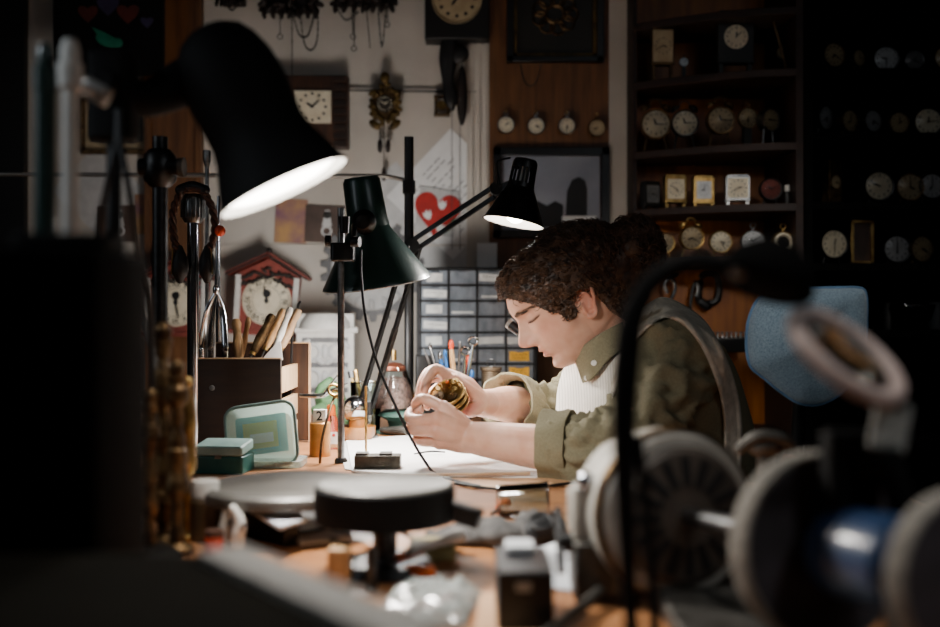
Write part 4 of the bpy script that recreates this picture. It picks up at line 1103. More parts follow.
for x, l in ((-5, 38), (-1, 66), (3, 38)):
    mb = MB(); mb.cyl((x * s, .0, -14 * s), (x * s, .0, -l * s), .0016, n=6); mb.ell((x * s, 0, -(l + 3) * s), (2.6 * s, 2.6 * s, 7 * s), None, 10, 8); part(mb, 'weight', M_['carved'], t)
# regulator at the top with pendulum and weights
t = thing('wall_clock', 'black wall regulator with round cream dial and hanging dark weights', 'clock', P(457, 0, 3.2)); s = 3.2 / FPX
mb = MB(); mb.box((0, .02, 10 * s), (64 * s, .09, 102 * s)); part(mb, 'case', M_['blackwood'], t, bevel=.004)
M = tr((0, -.028, -1 * s)) @ FACE
mb = MB(); mb.lathe([(0, 0), (22 * s, 0), (23 * s, .002), (25 * s, .006), (25 * s, -.004)], M, 48); dial_marks(mb, 22 * s, M @ tr((0, 0, .001)), 'dots', .2, .8); part(mb, 'dial', [M_['cream_dk'], M_['ink']], t, smooth=0, recalc=False)
set_hands(t, M, 20 * s, 7, 12)
mb = MB(); mb.tube([(-8 * s, 0, -42 * s), (-9 * s, 0, -60 * s), (-9 * s, 0, -80 * s), (-6 * s, 0, -100 * s), (-5 * s, 0, -108 * s)], [8 * s, 9 * s, 6 * s, 7 * s, 3 * s], 14, k=5, round_=True, flat=.5); part(mb, 'pendulum', M_['blackwood'], t)
mb = MB(); mb.ell((1 * s, 0, -54 * s), (11 * s, .012, 10 * s)); part(mb, 'pendulum_bob', M_['blackwood'], t)
mb = MB(); mb.cyl((5 * s, 0, -41 * s), (5 * s, 0, -66 * s), .002, n=6); mb.ell((5 * s, -.005, -96 * s), (5.5 * s, 5 * s, 30 * s)); part(mb, 'weight', M_['carved'], t)
for x in (-5, 3):
    mb = MB(); mb.cyl((x * s, -.02, -100 * s), (x * s, -.02, -250 * s), .0012, n=5); part(mb, 'cord', M_['iron'], t)
t = thing('clock_movement', 'little brass movement box hanging beside the dark weights', 'movement', P(442, 106, 3.22)); s = 3.22 / FPX
mb = MB()
for z in (-9, 9): mb.box((0, 0, z * s), (16 * s, .03, 2 * s))
part(mb, 'plate', M_['oldbrass'], t)
for x in (-6, 6): mb = MB(); mb.cyl((x * s, 0, -9 * s), (x * s, 0, 9 * s), 1.6 * s); part(mb, 'pillar', M_['oldbrass'], t)
mb = MB(); mb.gear(5 * s, 16, .006, tr((0, -.01, 0)) @ FACE); part(mb, 'gear', M_['brass'], t)

# rails
def rod(name, label, cat, a, b_, r, m, n=10):
    mb = MB(); mb.cyl(a, b_, r, n=n); return single(mb, name, label, cat, M_[m], loc=(Vector(a) + Vector(b_)) / 2)
rod('hanging_rail', 'thin dark rail behind the small gilt clock', 'rail', P(346, 90, 3.235), P(476, 92, 3.235), .0035, 'iron')
t = thing('tool_rail', 'long pale steel rail fixed to a black upright at lamp height', 'rail', T(409, 428))
up_ = T(409, 428)
mb = MB(); mb.cyl(up_, (up_.x, up_.y, wz(137, up_.y)), .012); mb.lathe([(0, .015), (.035, .015), (.04, .006), (.04, 0), (0, 0)], tr(up_)); part(mb, 'upright', M_['black'], t, world=True)
mb = MB(); mb.cyl(P(409, 181, up_.y), P(386, 176, up_.y), .0055); mb.cyl(P(386, 176, up_.y), P(-60, 174, up_.y), .0055); part(mb, 'rail', M_['lightmetal'], t, world=True, label='pale steel rail')
mb = MB(); mb.rbox((0, 0, -.016), (.032, .032, .032), .006, tr(P(409, 181, up_.y))); part(mb, 'clamp', M_['black'], t, world=True)

# pictures, papers
def sheet(name, label, cat, px, py, D, w, h, rot, m, extra=None, th=.0015):
    M = tr(P(px, py, D)) @ FACE @ rotz(rot); s = D / FPX
    t = thing(name, label, cat, M=tr(P(px, py, D)))
    mb = MB(); mb.box((0, 0, 0), (w * s, h * s, th), M); part(mb, 'sheet', M_[m], t, world=True, smooth=0)
    if extra: extra(t, M, s)
    return t
def lines(t, M, s):
    mb = MB(); rr = random.Random(5)
    for i in range(13):
        y = 34 - i * 5.5; x = -34
        while x < 20:
            l = rr.uniform(3, 9)
            if rr.random() < .8: mb.box(((x + l / 2) * s, y * s, .0012), (l * s, .9 * s, .0006), M)
            x += l + 2
    part(mb, 'handwriting', M_['grey'], t, world=True, smooth=0, label='faint grey lines of writing')
sheet('paper_sheet', 'big white sheet of writing turned on its corner above the heart card', 'paper', 452, 194, 3.2465, 94, 92, PI / 4 + .03, 'paper', lines)
sheet('paper_sheet', 'plain white sheet turned on its corner beside the black upright', 'paper', 392, 205, 3.2485, 62, 62, PI / 4 - .1, 'paper_grey')
sheet('paper_sheet', 'plain white sheet pinned low on the wall just above the drawer cabinet', 'paper', 447, 256, 3.2485, 58, 30, .02, 'paper_grey')
sheet('paper_sheet', 'narrow pale sheet pinned beside the drawer cabinet top at the trim', 'paper', 487, 256, 3.2232, 20, 26, .0, 'paper')
def tulips(t, M, s):
    mb = MB()
    pts = []
    for i in range(40):
        a = 2 * PI * i / 40; x = 16 * math.sin(a) ** 3; y = 13 * math.cos(a) - 5 * math.cos(2 * a) - 2 * math.cos(3 * a) - math.cos(4 * a)
        pts.append((x * 1.45 * s, y * 1.55 * s))
    mb.prism(pts, .002, M @ tr((0, 0, .001))); part(mb, 'heart', M_['redpaper'], t, world=True, smooth=0, label='red paper heart')
    for x, y, r_ in ((4, 8, .1), (-9, -4, .5), (5, -14, -.3)):
        mb = MB(); tp = [(-4, 4), (-2, 1.5), (0, 5), (2, 1.5), (4, 4), (4, -1), (1.5, -5), (-1.5, -5), (-4, -1)]
        mb.prism([(a * s, b * s) for a, b in tp], .001, M @ tr((x * s, y * s, .0035)) @ rotz(r_)); part(mb, 'tulip', M_['paper'], t, world=True, smooth=0, label='white tulip shape')
    mb = MB(); mb.prism([(a * s, b * s) for a, b in ((10, -22), (20, -10), (19, -2), (12, -12))], .001, M @ tr((0, 0, .002))); part(mb, 'leaf', M_['birdgreen'], t, world=True, smooth=0, label='green leaf corner')
sheet('heart_card', 'red heart card with white tulips pinned on the wall', 'card', 437, 212, 3.2405, 40, 46, -.15, 'paper_grey', tulips)
def ringpic(t, M, s):
    mb = MB(); mb.torus(M @ tr((2 * s, -7 * s, .001)), 4.5 * s, 1.3 * s, 20, 6); mb.prism([(a * s, b * s) for a, b in ((-3, -2), (7, -2), (4, 14), (0, 14))], .001, M @ tr((0, 0, .0005))); part(mb, 'printed_motif', M_['paper_grey'], t, world=True, smooth=0)
    mb = MB(); mb.ell(M @ V(2 * s, 9 * s, .001), (4 * s, .002, 4 * s)); part(mb, 'printed_dot', M_['pictdark'], t, world=True)
sheet('postcard', 'dark brown postcard with ring motif, near the green lamp shade', 'postcard', 325, 224, 3.2445, 40, 37, -.04, 'brownpic', ringpic)
sheet('postcard', 'yellow and violet postcard under the big black lamp rim', 'postcard', 291, 221, 3.2475, 32, 44, -.05, 'yellowpic')
sheet('postcard', 'dark brown postcard with ring motif behind the chrome uprights', 'postcard', 117, 224, 3.2476, 38, 37, .03, 'brownpic', ringpic)
sheet('postcard', 'yellow and violet postcard behind the chrome uprights', 'postcard', 146, 214, 3.2465, 22, 40, .04, 'yellowpic')
sheet('paper_sheet', 'dim white sheet turned on its corner above the dark brown postcard', 'paper', 98, 190, 3.2493, 66, 66, PI / 4, 'paper_grey')
def inner(t, M, s):
    mb = MB(); mb.box((0, 0, .003), (52 * s, 32 * s, .002), M); part(mb, 'print', M_['pictdark'], t, world=True, smooth=0)
    mb = MB()
    for a, b_, w, h in ((0, 26, 72, 5), (0, -26, 72, 5), (-34, 0, 5, 52), (34, 0, 5, 52)): mb.box((a * s, b_ * s, .006), (w * s, h * s, .012), M)
    part(mb, 'frame', M_['oldbrass'], t, world=True, smooth=0)
sheet('picture_frame', 'dim framed print with cream mount in the dark corner of the wall', 'picture', 117, 126, 3.246, 70, 52, 0, 'cream_dk', inner)
# dark board with painted hearts and bird
t = thing('sign_board', 'black board with painted hearts and a green bird in the dark top corner', 'board', P(108, 25, 3.1)); s = 3.1 / FPX
mb = MB(); mb.box((0, .01, 0), (110 * s, .02, 100 * s)); part(mb, 'board', M_['blackmatte'], t)
for x, y, m, k_ in ((-20, 12, 'heartorange', .62), (0, 20, 'purple', .7), (20, 12, 'heartorange', .7), (39, 3, 'purple', .4)):
    pts = []
    for i in range(30):
        a = 2 * PI * i / 30; pts.append((k_ * 16 * math.sin(a) ** 3 * s, k_ * (13 * math.cos(a) - 5 * math.cos(2 * a) - 2 * math.cos(3 * a)) * s))
    mb = MB(); mb.prism(pts, .003, tr((x * s, 0, (y + 0) * s)) @ FACE); part(mb, 'heart', M_[m], t, smooth=0, label='painted heart')
mb = MB(); mb.ell((0, -.002, -16 * s), (13 * s, .003, 6 * s), roty(.35)); mb.prism([(a * s, b * s) for a, b in ((-4, 0), (-12, 12), (6, 4))], .003, tr((-4 * s, 0, -14 * s)) @ FACE); mb.ell((10 * s, -.002, -18 * s), (5 * s, .003, 5 * s)); part(mb, 'bird', M_['birdgreen'], t, label='green bird shape')

# carved white reliefs leaning at the wall
t = thing('carved_rosette', 'grey scalloped rosette leaning on the wall behind the green lamp shade', 'ornament', P(372, 270, 3.2382)); s = 3.2382 / FPX
mb = MB(); mb.gear(52 * s, 22, .012, tr((0, .012, 0)) @ FACE, d=.13); part(mb, 'rim', M_['grey'], t)
mb = MB(); mb.lathe([(0, .02), (30 * s, .018), (40 * s, .012), (41 * s, 0)], FACE, 40)
for i in range(16):
    a = i * PI / 8; mb.ell((34 * s * math.cos(a), -.016, 34 * s * math.sin(a)), (6 * s, .008, 3.5 * s), roty(-a), 10, 6)
part(mb, 'face', M_['paper_grey'], t)
t = thing('carved_clock_front', 'pale carved clock front with scrolls standing behind the steel rod', 'clock front', V(wx(325, 3.0), 3.0, BT)); s = 3.0 / FPX
mb = MB(); mb.box((0, .02, .155), (58 * s, .04, .27)); mb.box((0, .02, wz(330, 3.0) - BT), (66 * s, .06, .016)); mb.lathe([(0, .05), (20 * s, .045), (26 * s, .02), (27 * s, 0), (0, 0)], tr((0, .02, wz(329, 3.0) - BT))); mb.box((0, .02, .012), (66 * s, .06, .024)); part(mb, 'body', M_['white'], t, bevel=.003)
mb = MB(); rr = random.Random(4)
for zc in (352, 378):
    z = wz(zc, 3.0) - BT
    for sx in (-1, 1):
        mb.torus(tr((sx * 13 * s, -.002, z)) @ FACE, 8 * s, 2.2 * s, 20, 6); mb.ell((sx * 20 * s, -.002, z + 8 * s), (7 * s, .008, 3 * s), roty(sx * .7), 10, 6); mb.ell((sx * 5 * s, -.002, z - 9 * s), (6 * s, .008, 3 * s), roty(-sx * .6), 10, 6)
    mb.ell((0, -.002, z), (4 * s, .01, 8 * s), None, 10, 8)
part(mb, 'scrolls', M_['paper_grey'], t)
mb = MB()
for zc in (340, 365, 390):
    mb.box((0, -.0005, wz(zc, 3.0) - BT), (46 * s, .002, 5 * s))
part(mb, 'recess', M_['grey'], t)

# ---------------------------------------------------------------- drawer cabinet
D = 2.92; s = D / FPX
t = thing('drawer_cabinet', 'grey small-parts cabinet with rows of labelled see-through drawers', 'cabinet', V(wx(477, D), D, BT))
x0, x1 = 418, 536; ztop = wz(267, D) - BT
mb = MB(); mb.box((0, .085, ztop / 2), ((x1 - x0 + 4) * s, .13, ztop)); 
cx = [(421.5, 447.5), (449.5, 476), (478, 505), (507, 533)]
for a in (419.7, 448.5, 477, 506, 534.5): mb.box(((a - 477) * s, .008, ztop / 2), (2.2 * s, .03, ztop))
for i in range(10):
    y = 269.5 + i * 15.75
    if wz(y, D) > BT: mb.box((0, .008, wz(y, D) - BT), ((x1 - x0) * s, .03, 1.8 * s))
part(mb, 'frame', M_['rubber'], t, smooth=0)
lab = {(0, 0): 'L', (0, 1): 'W', (0, 2): 'L', (0, 3): 'W', (0, 4): 'L', (1, 2): 'B', (2, 0): 'W', (2, 1): 'B', (2, 4): 'S', (3, 4): 'S', (3, 5): 'Y', (3, 6): 'Y', (1, 5): 'B', (3, 1): 'L', (3, 2): 'B'}
rr = random.Random(12)
for c_, (a, b_) in enumerate(cx):
    for r_ in range(9):
        y0 = 270.6 + r_ * 15.75; y1 = y0 + 13.4
        zc = wz((y0 + y1) / 2, D) - BT; xc = ((a + b_) / 2 - 477) * s; w = (b_ - a) * s; h = (y1 - y0) * s
        if zc - h / 2 < 0.003: continue
        mb = MB(); mb.box((xc, 0, zc), (w, .006, h)); mb.box((xc, -.004, zc - h * .40), (w * .98, .004, h * .10)); mb.box((xc, -.006, zc + h * .36), (w * .3, .008, h * .12))
        dr = part(mb, 'drawer', M_['drawer'], t, bevel=.0008)
        q = lab.get((c_, r_))
        if q:
            ww, hh, dz, m = {'L': (.62, .62, -.02, 'label'), 'W': (.9, .55, -.04, 'label'), 'B': (.8, .22, -.3, 'label'), 'S': (.96, .5, .0, 'label'), 'Y': (.76, .72, .0, 'yellow')}[q]
            mb = MB(); M = tr((xc + rr.uniform(-.04, .04) * w, -.0042, zc + dz * h)) @ FACE @ rotz(rr.uniform(-.06, .06))
            mb.box((0, 0, 0), (w * ww, h * hh, .001), M); mb.mi = 1
            if (q in 'WYS' and not (q == 'S')):
                for ln in range(2 if q == 'Y' else 1):
                    x = -.36 * w * ww
                    while x < .3 * w * ww:
                        l = rr.uniform(.003, .008); mb.box((x + l / 2, (.12 - .28 * ln) * h * hh + rr.uniform(-.001, .001), .0006), (l, .0012, .0003), M); x += l + .0018
            part(mb, 'label', [M_[m], M_['ink']], dr, smooth=0, label='orange-yellow label' if q == 'Y' else 'white label')
# ---------------------------------------------------------------- middle of the wall: pictures and pocket watches
s = 3.22 / FPX
t = thing('picture_frame', 'dark ornamental picture in a black and gilt frame on the wood panel', 'picture', P(555, 18, 3.225))
mb = MB(); mb.box((0, .005, 0), (76 * s, .008, 72 * s)); part(mb, 'print', M_['pictdark'], t)
mb = MB(); rr = random.Random(2)
for i in range(9):
    a = i * 2 * PI / 9; mb.torus(tr((16 * s * math.cos(a), -.001, (4 + 14 * math.sin(a)) * s)) @ FACE, 7 * s, 1.2 * s, 16, 4)
mb.torus(tr((0, -.001, 4 * s)) @ FACE, 9 * s, 1.6 * s, 24, 5)
part(mb, 'printed_ornament', M_['oldbrass'], t)
mb = MB()
for a, b_, w, h in ((0, 38, 84, 4), (0, -38, 84, 4), (-40, 0, 4, 80), (40, 0, 4, 80)): mb.box((a * s, -.004, b_ * s), (w * s, .012, h * s))
part(mb, 'gilt_slip', M_['gilt'], t)
mb = MB()
for a, b_, w, h in ((0, 43, 96, 7), (0, -42, 96, 6), (-45, 0, 7, 90), (45, 0, 7, 90)): mb.box((a * s, -.006, b_ * s), (w * s, .024, h * s))
part(mb, 'frame', M_['black'], t, bevel=.002)
t = thing('picture_frame', 'black framed monochrome photograph with dark arch shape, behind the head', 'picture', P(551, 193, 3.225))
mb = MB(); mb.box((0, .005, 0), (98 * s, .008, 74 * s)); part(mb, 'photo', M_['photo'], t)
mb = MB(); mb.prism([(a * s, b * s) for a, b in ((14, -30), (36, -30), (36, 4), (34, 12), (28, 16), (21, 13), (16, 2))], .002, tr((0, 0, 0)) @ FACE); mb.prism([(a * s, b * s) for a, b in ((-30, -34), (12, -34), (12, -12), (4, -8), (-4, -13), (-14, -8), (-22, -14))], .002, FACE); part(mb, 'dark_shape', M_['photodark'], t, smooth=0)
mb = MB(); mb.box((28 * s, -.003, -30 * s), (34 * s, .002, 14 * s)); part(mb, 'pale_caption', M_['paper'], t)
mb = MB()
for a, b_, w, h in ((0, 41, 116, 8), (0, -41, 116, 8), (-54, 0, 8, 90), (54, 0, 8, 90)): mb.box((a * s, -.006, b_ * s), (w * s, .026, h * s))
part(mb, 'frame', M_['black'], t, bevel=.002)
lbl = ['pocket watch hanging nearest the white trim on the wood panel', 'second pocket watch from the white trim on the wood panel', 'third pocket watch from the white trim on the wood panel', 'yellowed pocket watch hanging nearest the pilaster on the wood panel']
for i, (px, py) in enumerate(((506, 125), (536, 126), (567, 126), (597, 128))):
    w_ = round_clock(lbl[i], px, py, 3.205, 8.5, 0 if False else P(px, py, 3.205).z - 8.5 * 3.205 / FPX, 'pocket', 'cream' if i < 3 else 'cream_dk', 'steel' if i < 3 else 'oldbrass', 'ara', (1 + 2 * i, 10 + 11 * i), 0, 'pocket watches on the wood panel', 'watch', False)
    c = P(px, py - 14, 3.205); mb = MB(); mb.cyl(c, c + V(0, .03, .004), .002, n=6); mb.ell(c, (.004, .004, .004), None, 8, 6); part(mb, 'hook', M_['brass'], w_, world=True)
mb = MB(); mb.tube([P(520, 62, 3.2288), P(524, 80, 3.2288), P(531, 86, 3.2288), P(538, 78, 3.2288), P(541, 62, 3.2288)], .0016, 6, k=6); single(mb, 'chain', 'fine watch chain looped on the wood panel below the gilt picture', 'chain', M_['iron'])

# ---------------------------------------------------------------- corner shelf unit
xl, xr = wx(633, 3.1), wx(801, 2.93); yb = 3.24
t = thing('wall_shelf', 'brown wooden corner shelf unit with curved shelves of small clocks', 'shelf', (xl, 3.1, 0))
mb = MB(); mb.box(((xl + xr) / 2, yb - .008, 1.2), (xr - xl, .016, 2.0)); part(mb, 'back_panel', M_['shelfwood'], t, world=True)
mb = MB(); mb.box((xr - .010, (yb + 2.91) / 2, 1.2), (.02, yb - 2.91, 2.0)); part(mb, 'side_panel', M_['shelfedge'], t, world=True)
mb = MB(); mb.box((xl + .006, (yb + 3.10) / 2, 1.2), (.012, yb - 3.10, 2.0)); part(mb, 'side_panel', M_['shelfedge'], t, world=True)
SZ = {}
def shelf_poly(x0, x1):
    pts = [(x0, yb), (x0, 3.09)]
    for i in range(1, 13):
        a = i / 12; pts.append((x0 + (x1 - x0) * a, 2.91 + .18 * (1 - a) ** 1.8))
    pts.append((x1, yb)); return pts
for i, y in enumerate((6, 68, 142, 203, 256)):
    z = CZ - (y - 313.5) * 2.91 / FPX; SZ[i] = z
    mb = MB(); mb.prism(shelf_poly(xl, xr), .022, tr((0, 0, z - .022))); part(mb, 'shelf', M_['shelfedge'], t, world=True, bevel=.002)
# lower tray shelf
z = CZ - (338 - 313.5) * 2.95 / FPX
mb = MB(); mb.box((wx(728, 2.97), 3.05, z - .02), (.18, .24, .04)); part(mb, 'tray_shelf', M_['blackwood'], t, world=True, bevel=.003)
traytop = z
mb = MB(); mb.box((wx(745, 3.05), 3.12, .35), (.32, .22, .7)); part(mb, 'lower_cabinet', M_['blackwood'], t, world=True)
for i in range(9):
    x = wx(708 + i * 4.6, 2.96); mb = MB(); mb.cyl((x, 2.955, traytop), (x, 2.955, traytop + R.uniform(.008, .016)), .0045, .003); mb.ell((x, 2.955, traytop + .014), (.005, .005, .004), None, 8, 6)
    single(mb, 'metal_fitting', 'small metal fitting in the row on the dark tray shelf beside the blue chair', 'fitting', M_['steel'], group='metal fittings on the tray shelf')
# row 1
c = SZ
square_clock('square cream-dial desk clock on the top curved shelf', 663, 46, 3.05, 22, 35, c[1], 'cream_dk', 'oldbrass', 'ara', (3, 40), 0, False, .9)
round_clock('tiny white round clock beside the square cream-dial clock, top curved shelf', 684, 62, 3.03, 4.8, c[1], 'watch', 'silverdial', 'darksteel', 'tick', (2, 10))
square_clock('tall dark carriage clock with round white dial on the top curved shelf', 736, 37, 3.0, 36, 50, c[1], 'cream', 'blackwood', 'ara', (12, 8), 0, True, .66)
t2 = thing('glass_dome', 'slanted brass-edged glass case at the end of the top curved shelf', 'display case', (wx(779, 2.97), 2.99, c[1]))
mb = MB(); mb.bar((-.02, 0, .19), (.03, 0, 0), .006, .006); mb.bar((-.08, .05, .19), (-.02, .0, .19), .006, .006); mb.bar((.03, 0, .003), (-.06, .03, .003), .006, .006); part(mb, 'edge', M_['oldbrass'], t2)
mb = MB(); mb.poly([(-.02, 0, .19), (.03, 0, 0), (-.06, .03, 0), (-.08, .05, .19)]); part(mb, 'pane', M_['glass'], t2)
round_clock('small dim round clock inside the slanted glass case', 783, 53, 3.03, 7, c[1], 'watch', 'cream_dk', 'oldbrass', 'tick', (6, 0))
# row 2
r2 = [('largest round cream alarm clock with black hands, second curved shelf', 656, 124, 15, 'alarm', 'cream', 'oldbrass', 'ara', (11, 16)),
      ('round white alarm clock next to the largest cream one, second curved shelf', 685, 123, 13.5, 'alarm', 'cream', 'darksteel', 'ara', (11, 15)),
      ('brownish brass alarm clock with twin bells mid-row, second curved shelf', 721, 120, 14, 'alarm', 'cream_dk', 'oldbrass', 'tick', (11, 15)),
      ('small plain tan-dial clock, second curved shelf', 748, 118, 10.5, 'watch', 'cream_dk', 'oldbrass', 'dots', (6, 30)),
      ('narrow turned round clock with bright rim at the end of the second curved shelf', 771, 120, 11.5, 'drum', 'cream_dk', 'steel', 'tick', (9, 15))]
for l_, px, py, r_, st_, di, ca, ki, hm_ in r2:
    round_clock(l_, px, py, 3.06 - (px - 640) * .0006, r_, c[2], st_, di, ca, ki, hm_, .5 if px == 771 else R.uniform(-.1, .2))
# row 3
square_clock('dark square clock with dim face, first on the third curved shelf', 653, 194, 3.07, 18, 22, c[3], 'grey', 'blackwood', 'tick', (8, 20), .4)
square_clock('small gold square clock with cream dial, third curved shelf', 676, 189, 3.04, 22, 25, c[3], 'cream', 'brass', 'ara', (4, 50), .1)
square_clock('shiny gold rectangular clock with banded dial, third curved shelf', 704, 190, 3.02, 21, 25, c[3], 'silverdial', 'brass', 'tick', (9, 0), 0, False, .7)
square_clock('white square clock in thin dark frame, third curved shelf', 738, 188, 3.0, 24, 23, c[3], 'cream', 'steel', 'tick', (2, 40), -.1, False, .86)
round_clock('dark round clock with red dial, third curved shelf', 771, 189, 2.99, 11, c[3], 'drum', 'redhouse', 'blackwood', 'tick', (10, 10))
t2 = thing('small_bottle', 'tiny bottle with pale cap at the end of the third curved shelf', 'bottle', (wx(787, 2.96), 2.96, c[3]))
mb = MB(); mb.lathe([(0, 0), (.009, 0), (.009, .03), (.005, .036), (.005, .04), (0, .04)]); part(mb, 'body', M_['blackwood'], t2)
mb = MB(); mb.lathe([(0, .056), (.007, .056), (.007, .038), (0, .038)]); part(mb, 'cap', M_['white'], t2)
# row 4
r4 = [('round bright-rimmed clock half hidden behind the hair bun, lowest curved shelf', 665, 243, 10, 'drum', 'cream_dk', 'brass', 'tick', (5, 5)),
      ('brass pocket-watch style clock with knob on top, lowest curved shelf', 692, 238, 12, 'alarm', 'cream_dk', 'brass', 'tick', (8, 20)),
      ('tilted cream round clock between two others, lowest curved shelf', 721, 242, 11.5, 'drum', 'cream', 'brass', 'tick', (3, 25)),
      ('crisp white round clock with black numerals, lowest curved shelf', 753, 242, 12, 'watch', 'silverdial', 'steel', 'ara', (10, 9)),
      ('brass round clock with dark ring dial, last on the lowest curved shelf', 783, 243, 12, 'watch', 'leafdark', 'brass', 'tick', (7, 20))]
for l_, px, py, r_, st_, di, ca, ki, hm_ in r4:
    q = round_clock(l_, px, py, 3.04 - (px - 640) * .0006, r_, c[4], st_, di, ca, ki, hm_, R.uniform(-.1, .2))
    if di == 'leafdark':
        h = P(px, py, 3.04 - (px - 640) * .0006).z - c[4]; rr_ = r_ * 2.95 / FPX
        mb = MB(); mb.torus(tr((0, -.003, h)) @ FACE, rr_ * .68, rr_ * .17, 28, 4); part(mb, 'chapter_ring', M_['cream'], q)
# tools hanging on the orange back panel
def hang(name, label, parts_):
    t = thing(name, label, 'tool', P(parts_[0][1][0][0], parts_[0][1][0][1], parts_[0][3] if len(parts_[0]) > 3 else 3.2))
    for nm_, pts, rad, D_, m in parts_:
        mb = MB(); mb.tube([P(x, y, D_) for x, y in pts], rad, 10, k=6, round_=True, flat=.6); part(mb, nm_, M_[m], t, world=True)
hang('clamp', 'black C-shaped clamp hanging on the orange panel', [('frame', [(700, 283), (699, 300), (706, 304), (717, 300), (719, 286), (716, 274), (706, 273), (702, 276)], .011, 3.2, 'black'), ('grip', [(701, 302), (707, 306)], .014, 3.19, 'black')])
hang('hook_spanner', 'steel hooked spanner hanging beside the black clamp', [('shank', [(690, 318), (691, 300), (694, 285), (697, 282)], .006, 3.18, 'darksteel'), ('jaw', [(697, 282), (698, 290), (696, 296)], .005, 3.18, 'steel')])
hang('pliers', 'chrome-handled pliers hanging near the person', [('handle', [(668, 278), (674, 282), (675, 290), (672, 298)], .006, 3.17, 'chrome'), ('handle', [(668, 278), (664, 284), (667, 292)], .006, 3.17, 'steel'), ('jaw', [(668, 278), (676, 274)], .007, 3.17, 'darksteel')])

# ---------------------------------------------------------------- black shelf unit
X0, X1 = xr + .004, 1.86
t = thing('wall_shelf', 'black shelf unit full of dim clocks beside the curved brown one', 'shelf', (1.4, 3.1, 0))
mb = MB(); mb.box(((X0 + X1) / 2, yb - .008, 1.2), (X1 - X0, .016, 2.0)); part(mb, 'back_panel', M_['caseblack'], t, world=True)
for x in (X0 + .01, X1 - .01):
    mb = MB(); mb.box((x, 3.07, 1.2), (.02, .34, 2.0)); part(mb, 'side_panel', M_['caseblack'], t, world=True)
SB = []
for y in (8, 69, 133, 202, 263, 330, 440):
    z = CZ - (y - 313.5) * 2.93 / FPX; SB.append(z)
    mb = MB(); mb.box(((X0 + X1) / 2, 3.075, z - .011), (X1 - X0, .31, .022)); part(mb, 'shelf', M_['caseblack'], t, world=True)
bk = [('moon-pale dial round clock, first on the upper black shelf', 834, 55, 12.5, 1, 'cream_dk', 'dots', (7, 20), .3, 'drum'),
      ('tiny dark round clock second on the upper black shelf', 859, 58, 8.5, 1, 'cream_dk', 'tick', (3, 0), .5, 'drum'),
      ('white round clock with dark spots, third on the upper black shelf', 886, 59, 13, 1, 'silverdial', 'ara', (9, 30), 0, 'drum'),
      ('dark glinting round clock, fourth on the upper black shelf', 914, 60, 10, 1, 'grey', 'tick', (1, 20), 0, 'drum'),
      ('pale round clock at the far end of the upper black shelf', 946, 58, 12, 1, 'cream_dk', 'tick', (1, 20), 0, 'drum'),
      ('half-turned round clock, first on the second black shelf', 826, 118, 12.5, 2, 'silverdial', 'ara', (5, 40), .6, 'drum'),
      ('half-turned round clock, second on the second black shelf', 850, 121, 11.5, 2, 'cream_dk', 'tick', (8, 0), .5, 'drum'),
      ('half-turned round clock, third on the second black shelf', 873, 121, 11.5, 2, 'silverdial', 'ara', (6, 20), .4, 'drum'),
      ('small tan round clock, fourth on the second black shelf', 899, 123, 11, 2, 'cream_dk', 'tick', (2, 0), .2, 'drum'),
      ('large round clock with clear black hands, fifth on the second black shelf', 928, 122, 14.5, 2, 'cream', 'ara', (12, 14), 0, 'drum'),
      ('crisp white round clock with dark numerals on the third black shelf', 879, 186, 15, 3, 'cream', 'ara', (9, 48), 0, 'drum'),
      ('brown glassy round clock on the third black shelf', 910, 187, 14, 3, 'cream_dk', 'tick', (4, 0), 0, 'drum'),
      ('pale round clock cut by the edge of the picture, third black shelf', 932, 186, 13, 3, 'silverdial', 'tick', (7, 0), 0, 'drum'),
      ('round clock with broad dark stripe across its dial, fourth black shelf', 834, 244, 15, 4, 'cream', 'ara', (12, 30), .2, 'drum'),
      ('bluish grey round clock on the fourth black shelf', 897, 249, 14, 4, 'silverdial', 'tick', (6, 0), 0, 'drum'),
      ('small tan round clock at the end of the fourth black shelf', 922, 249, 13.5, 4, 'cream_dk', 'ara', (3, 20), .3, 'drum')]
for l_, px, py, r_, row, di, ki, hm_, yw, st_ in bk:
    round_clock(l_, px, py, 3.04, r_, SB[row], st_, di, 'darksteel' if di != 'cream_dk' else 'oldbrass', ki, hm_, yw)
square_clock('tall gold-edged carriage clock, first on the third black shelf', 836, 182, 3.04, 18, 42, SB[3], 'cream_dk', 'oldbrass', 'tick', (7, 20), .5, True, .7)
t2 = thing('picture_frame', 'empty gold-edged rectangular frame on the fourth black shelf', 'frame', (wx(862, 3.03), 3.03, SB[4])); s = 3.03 / FPX
mb = MB()
for a, b_, w, h in ((0, 43, 22, 3), (0, 2, 22, 3), (-10, 22, 3, 42), (10, 22, 3, 42)): mb.box((a * s, 0, b_ * s), (w * s, .012, h * s))
part(mb, 'frame', M_['brass'], t2, bevel=.001)
mb = MB(); mb.box((0, .004, 22 * s), (18 * s, .003, 40 * s)); part(mb, 'back_board', M_['walnut'], t2)
t2 = thing('glass_bowl', 'cut glass bowl on the black shelf beyond the blue chair', 'bowl', (wx(913, 3.04), 3.04, SB[5])); 
mb = MB(); mb.lathe([(0, .004), (.03, .004), (.05, .03), (.062, .07), (.06, .07), (.047, .03), (.028, .008), (0, .008)], None, 24); part(mb, 'bowl', M_['glass'], t2)
mb = MB(); mb.torus(tr((0, 0, .07)), .061, .002, 30, 6); part(mb, 'rim', M_['chrome'], t2)
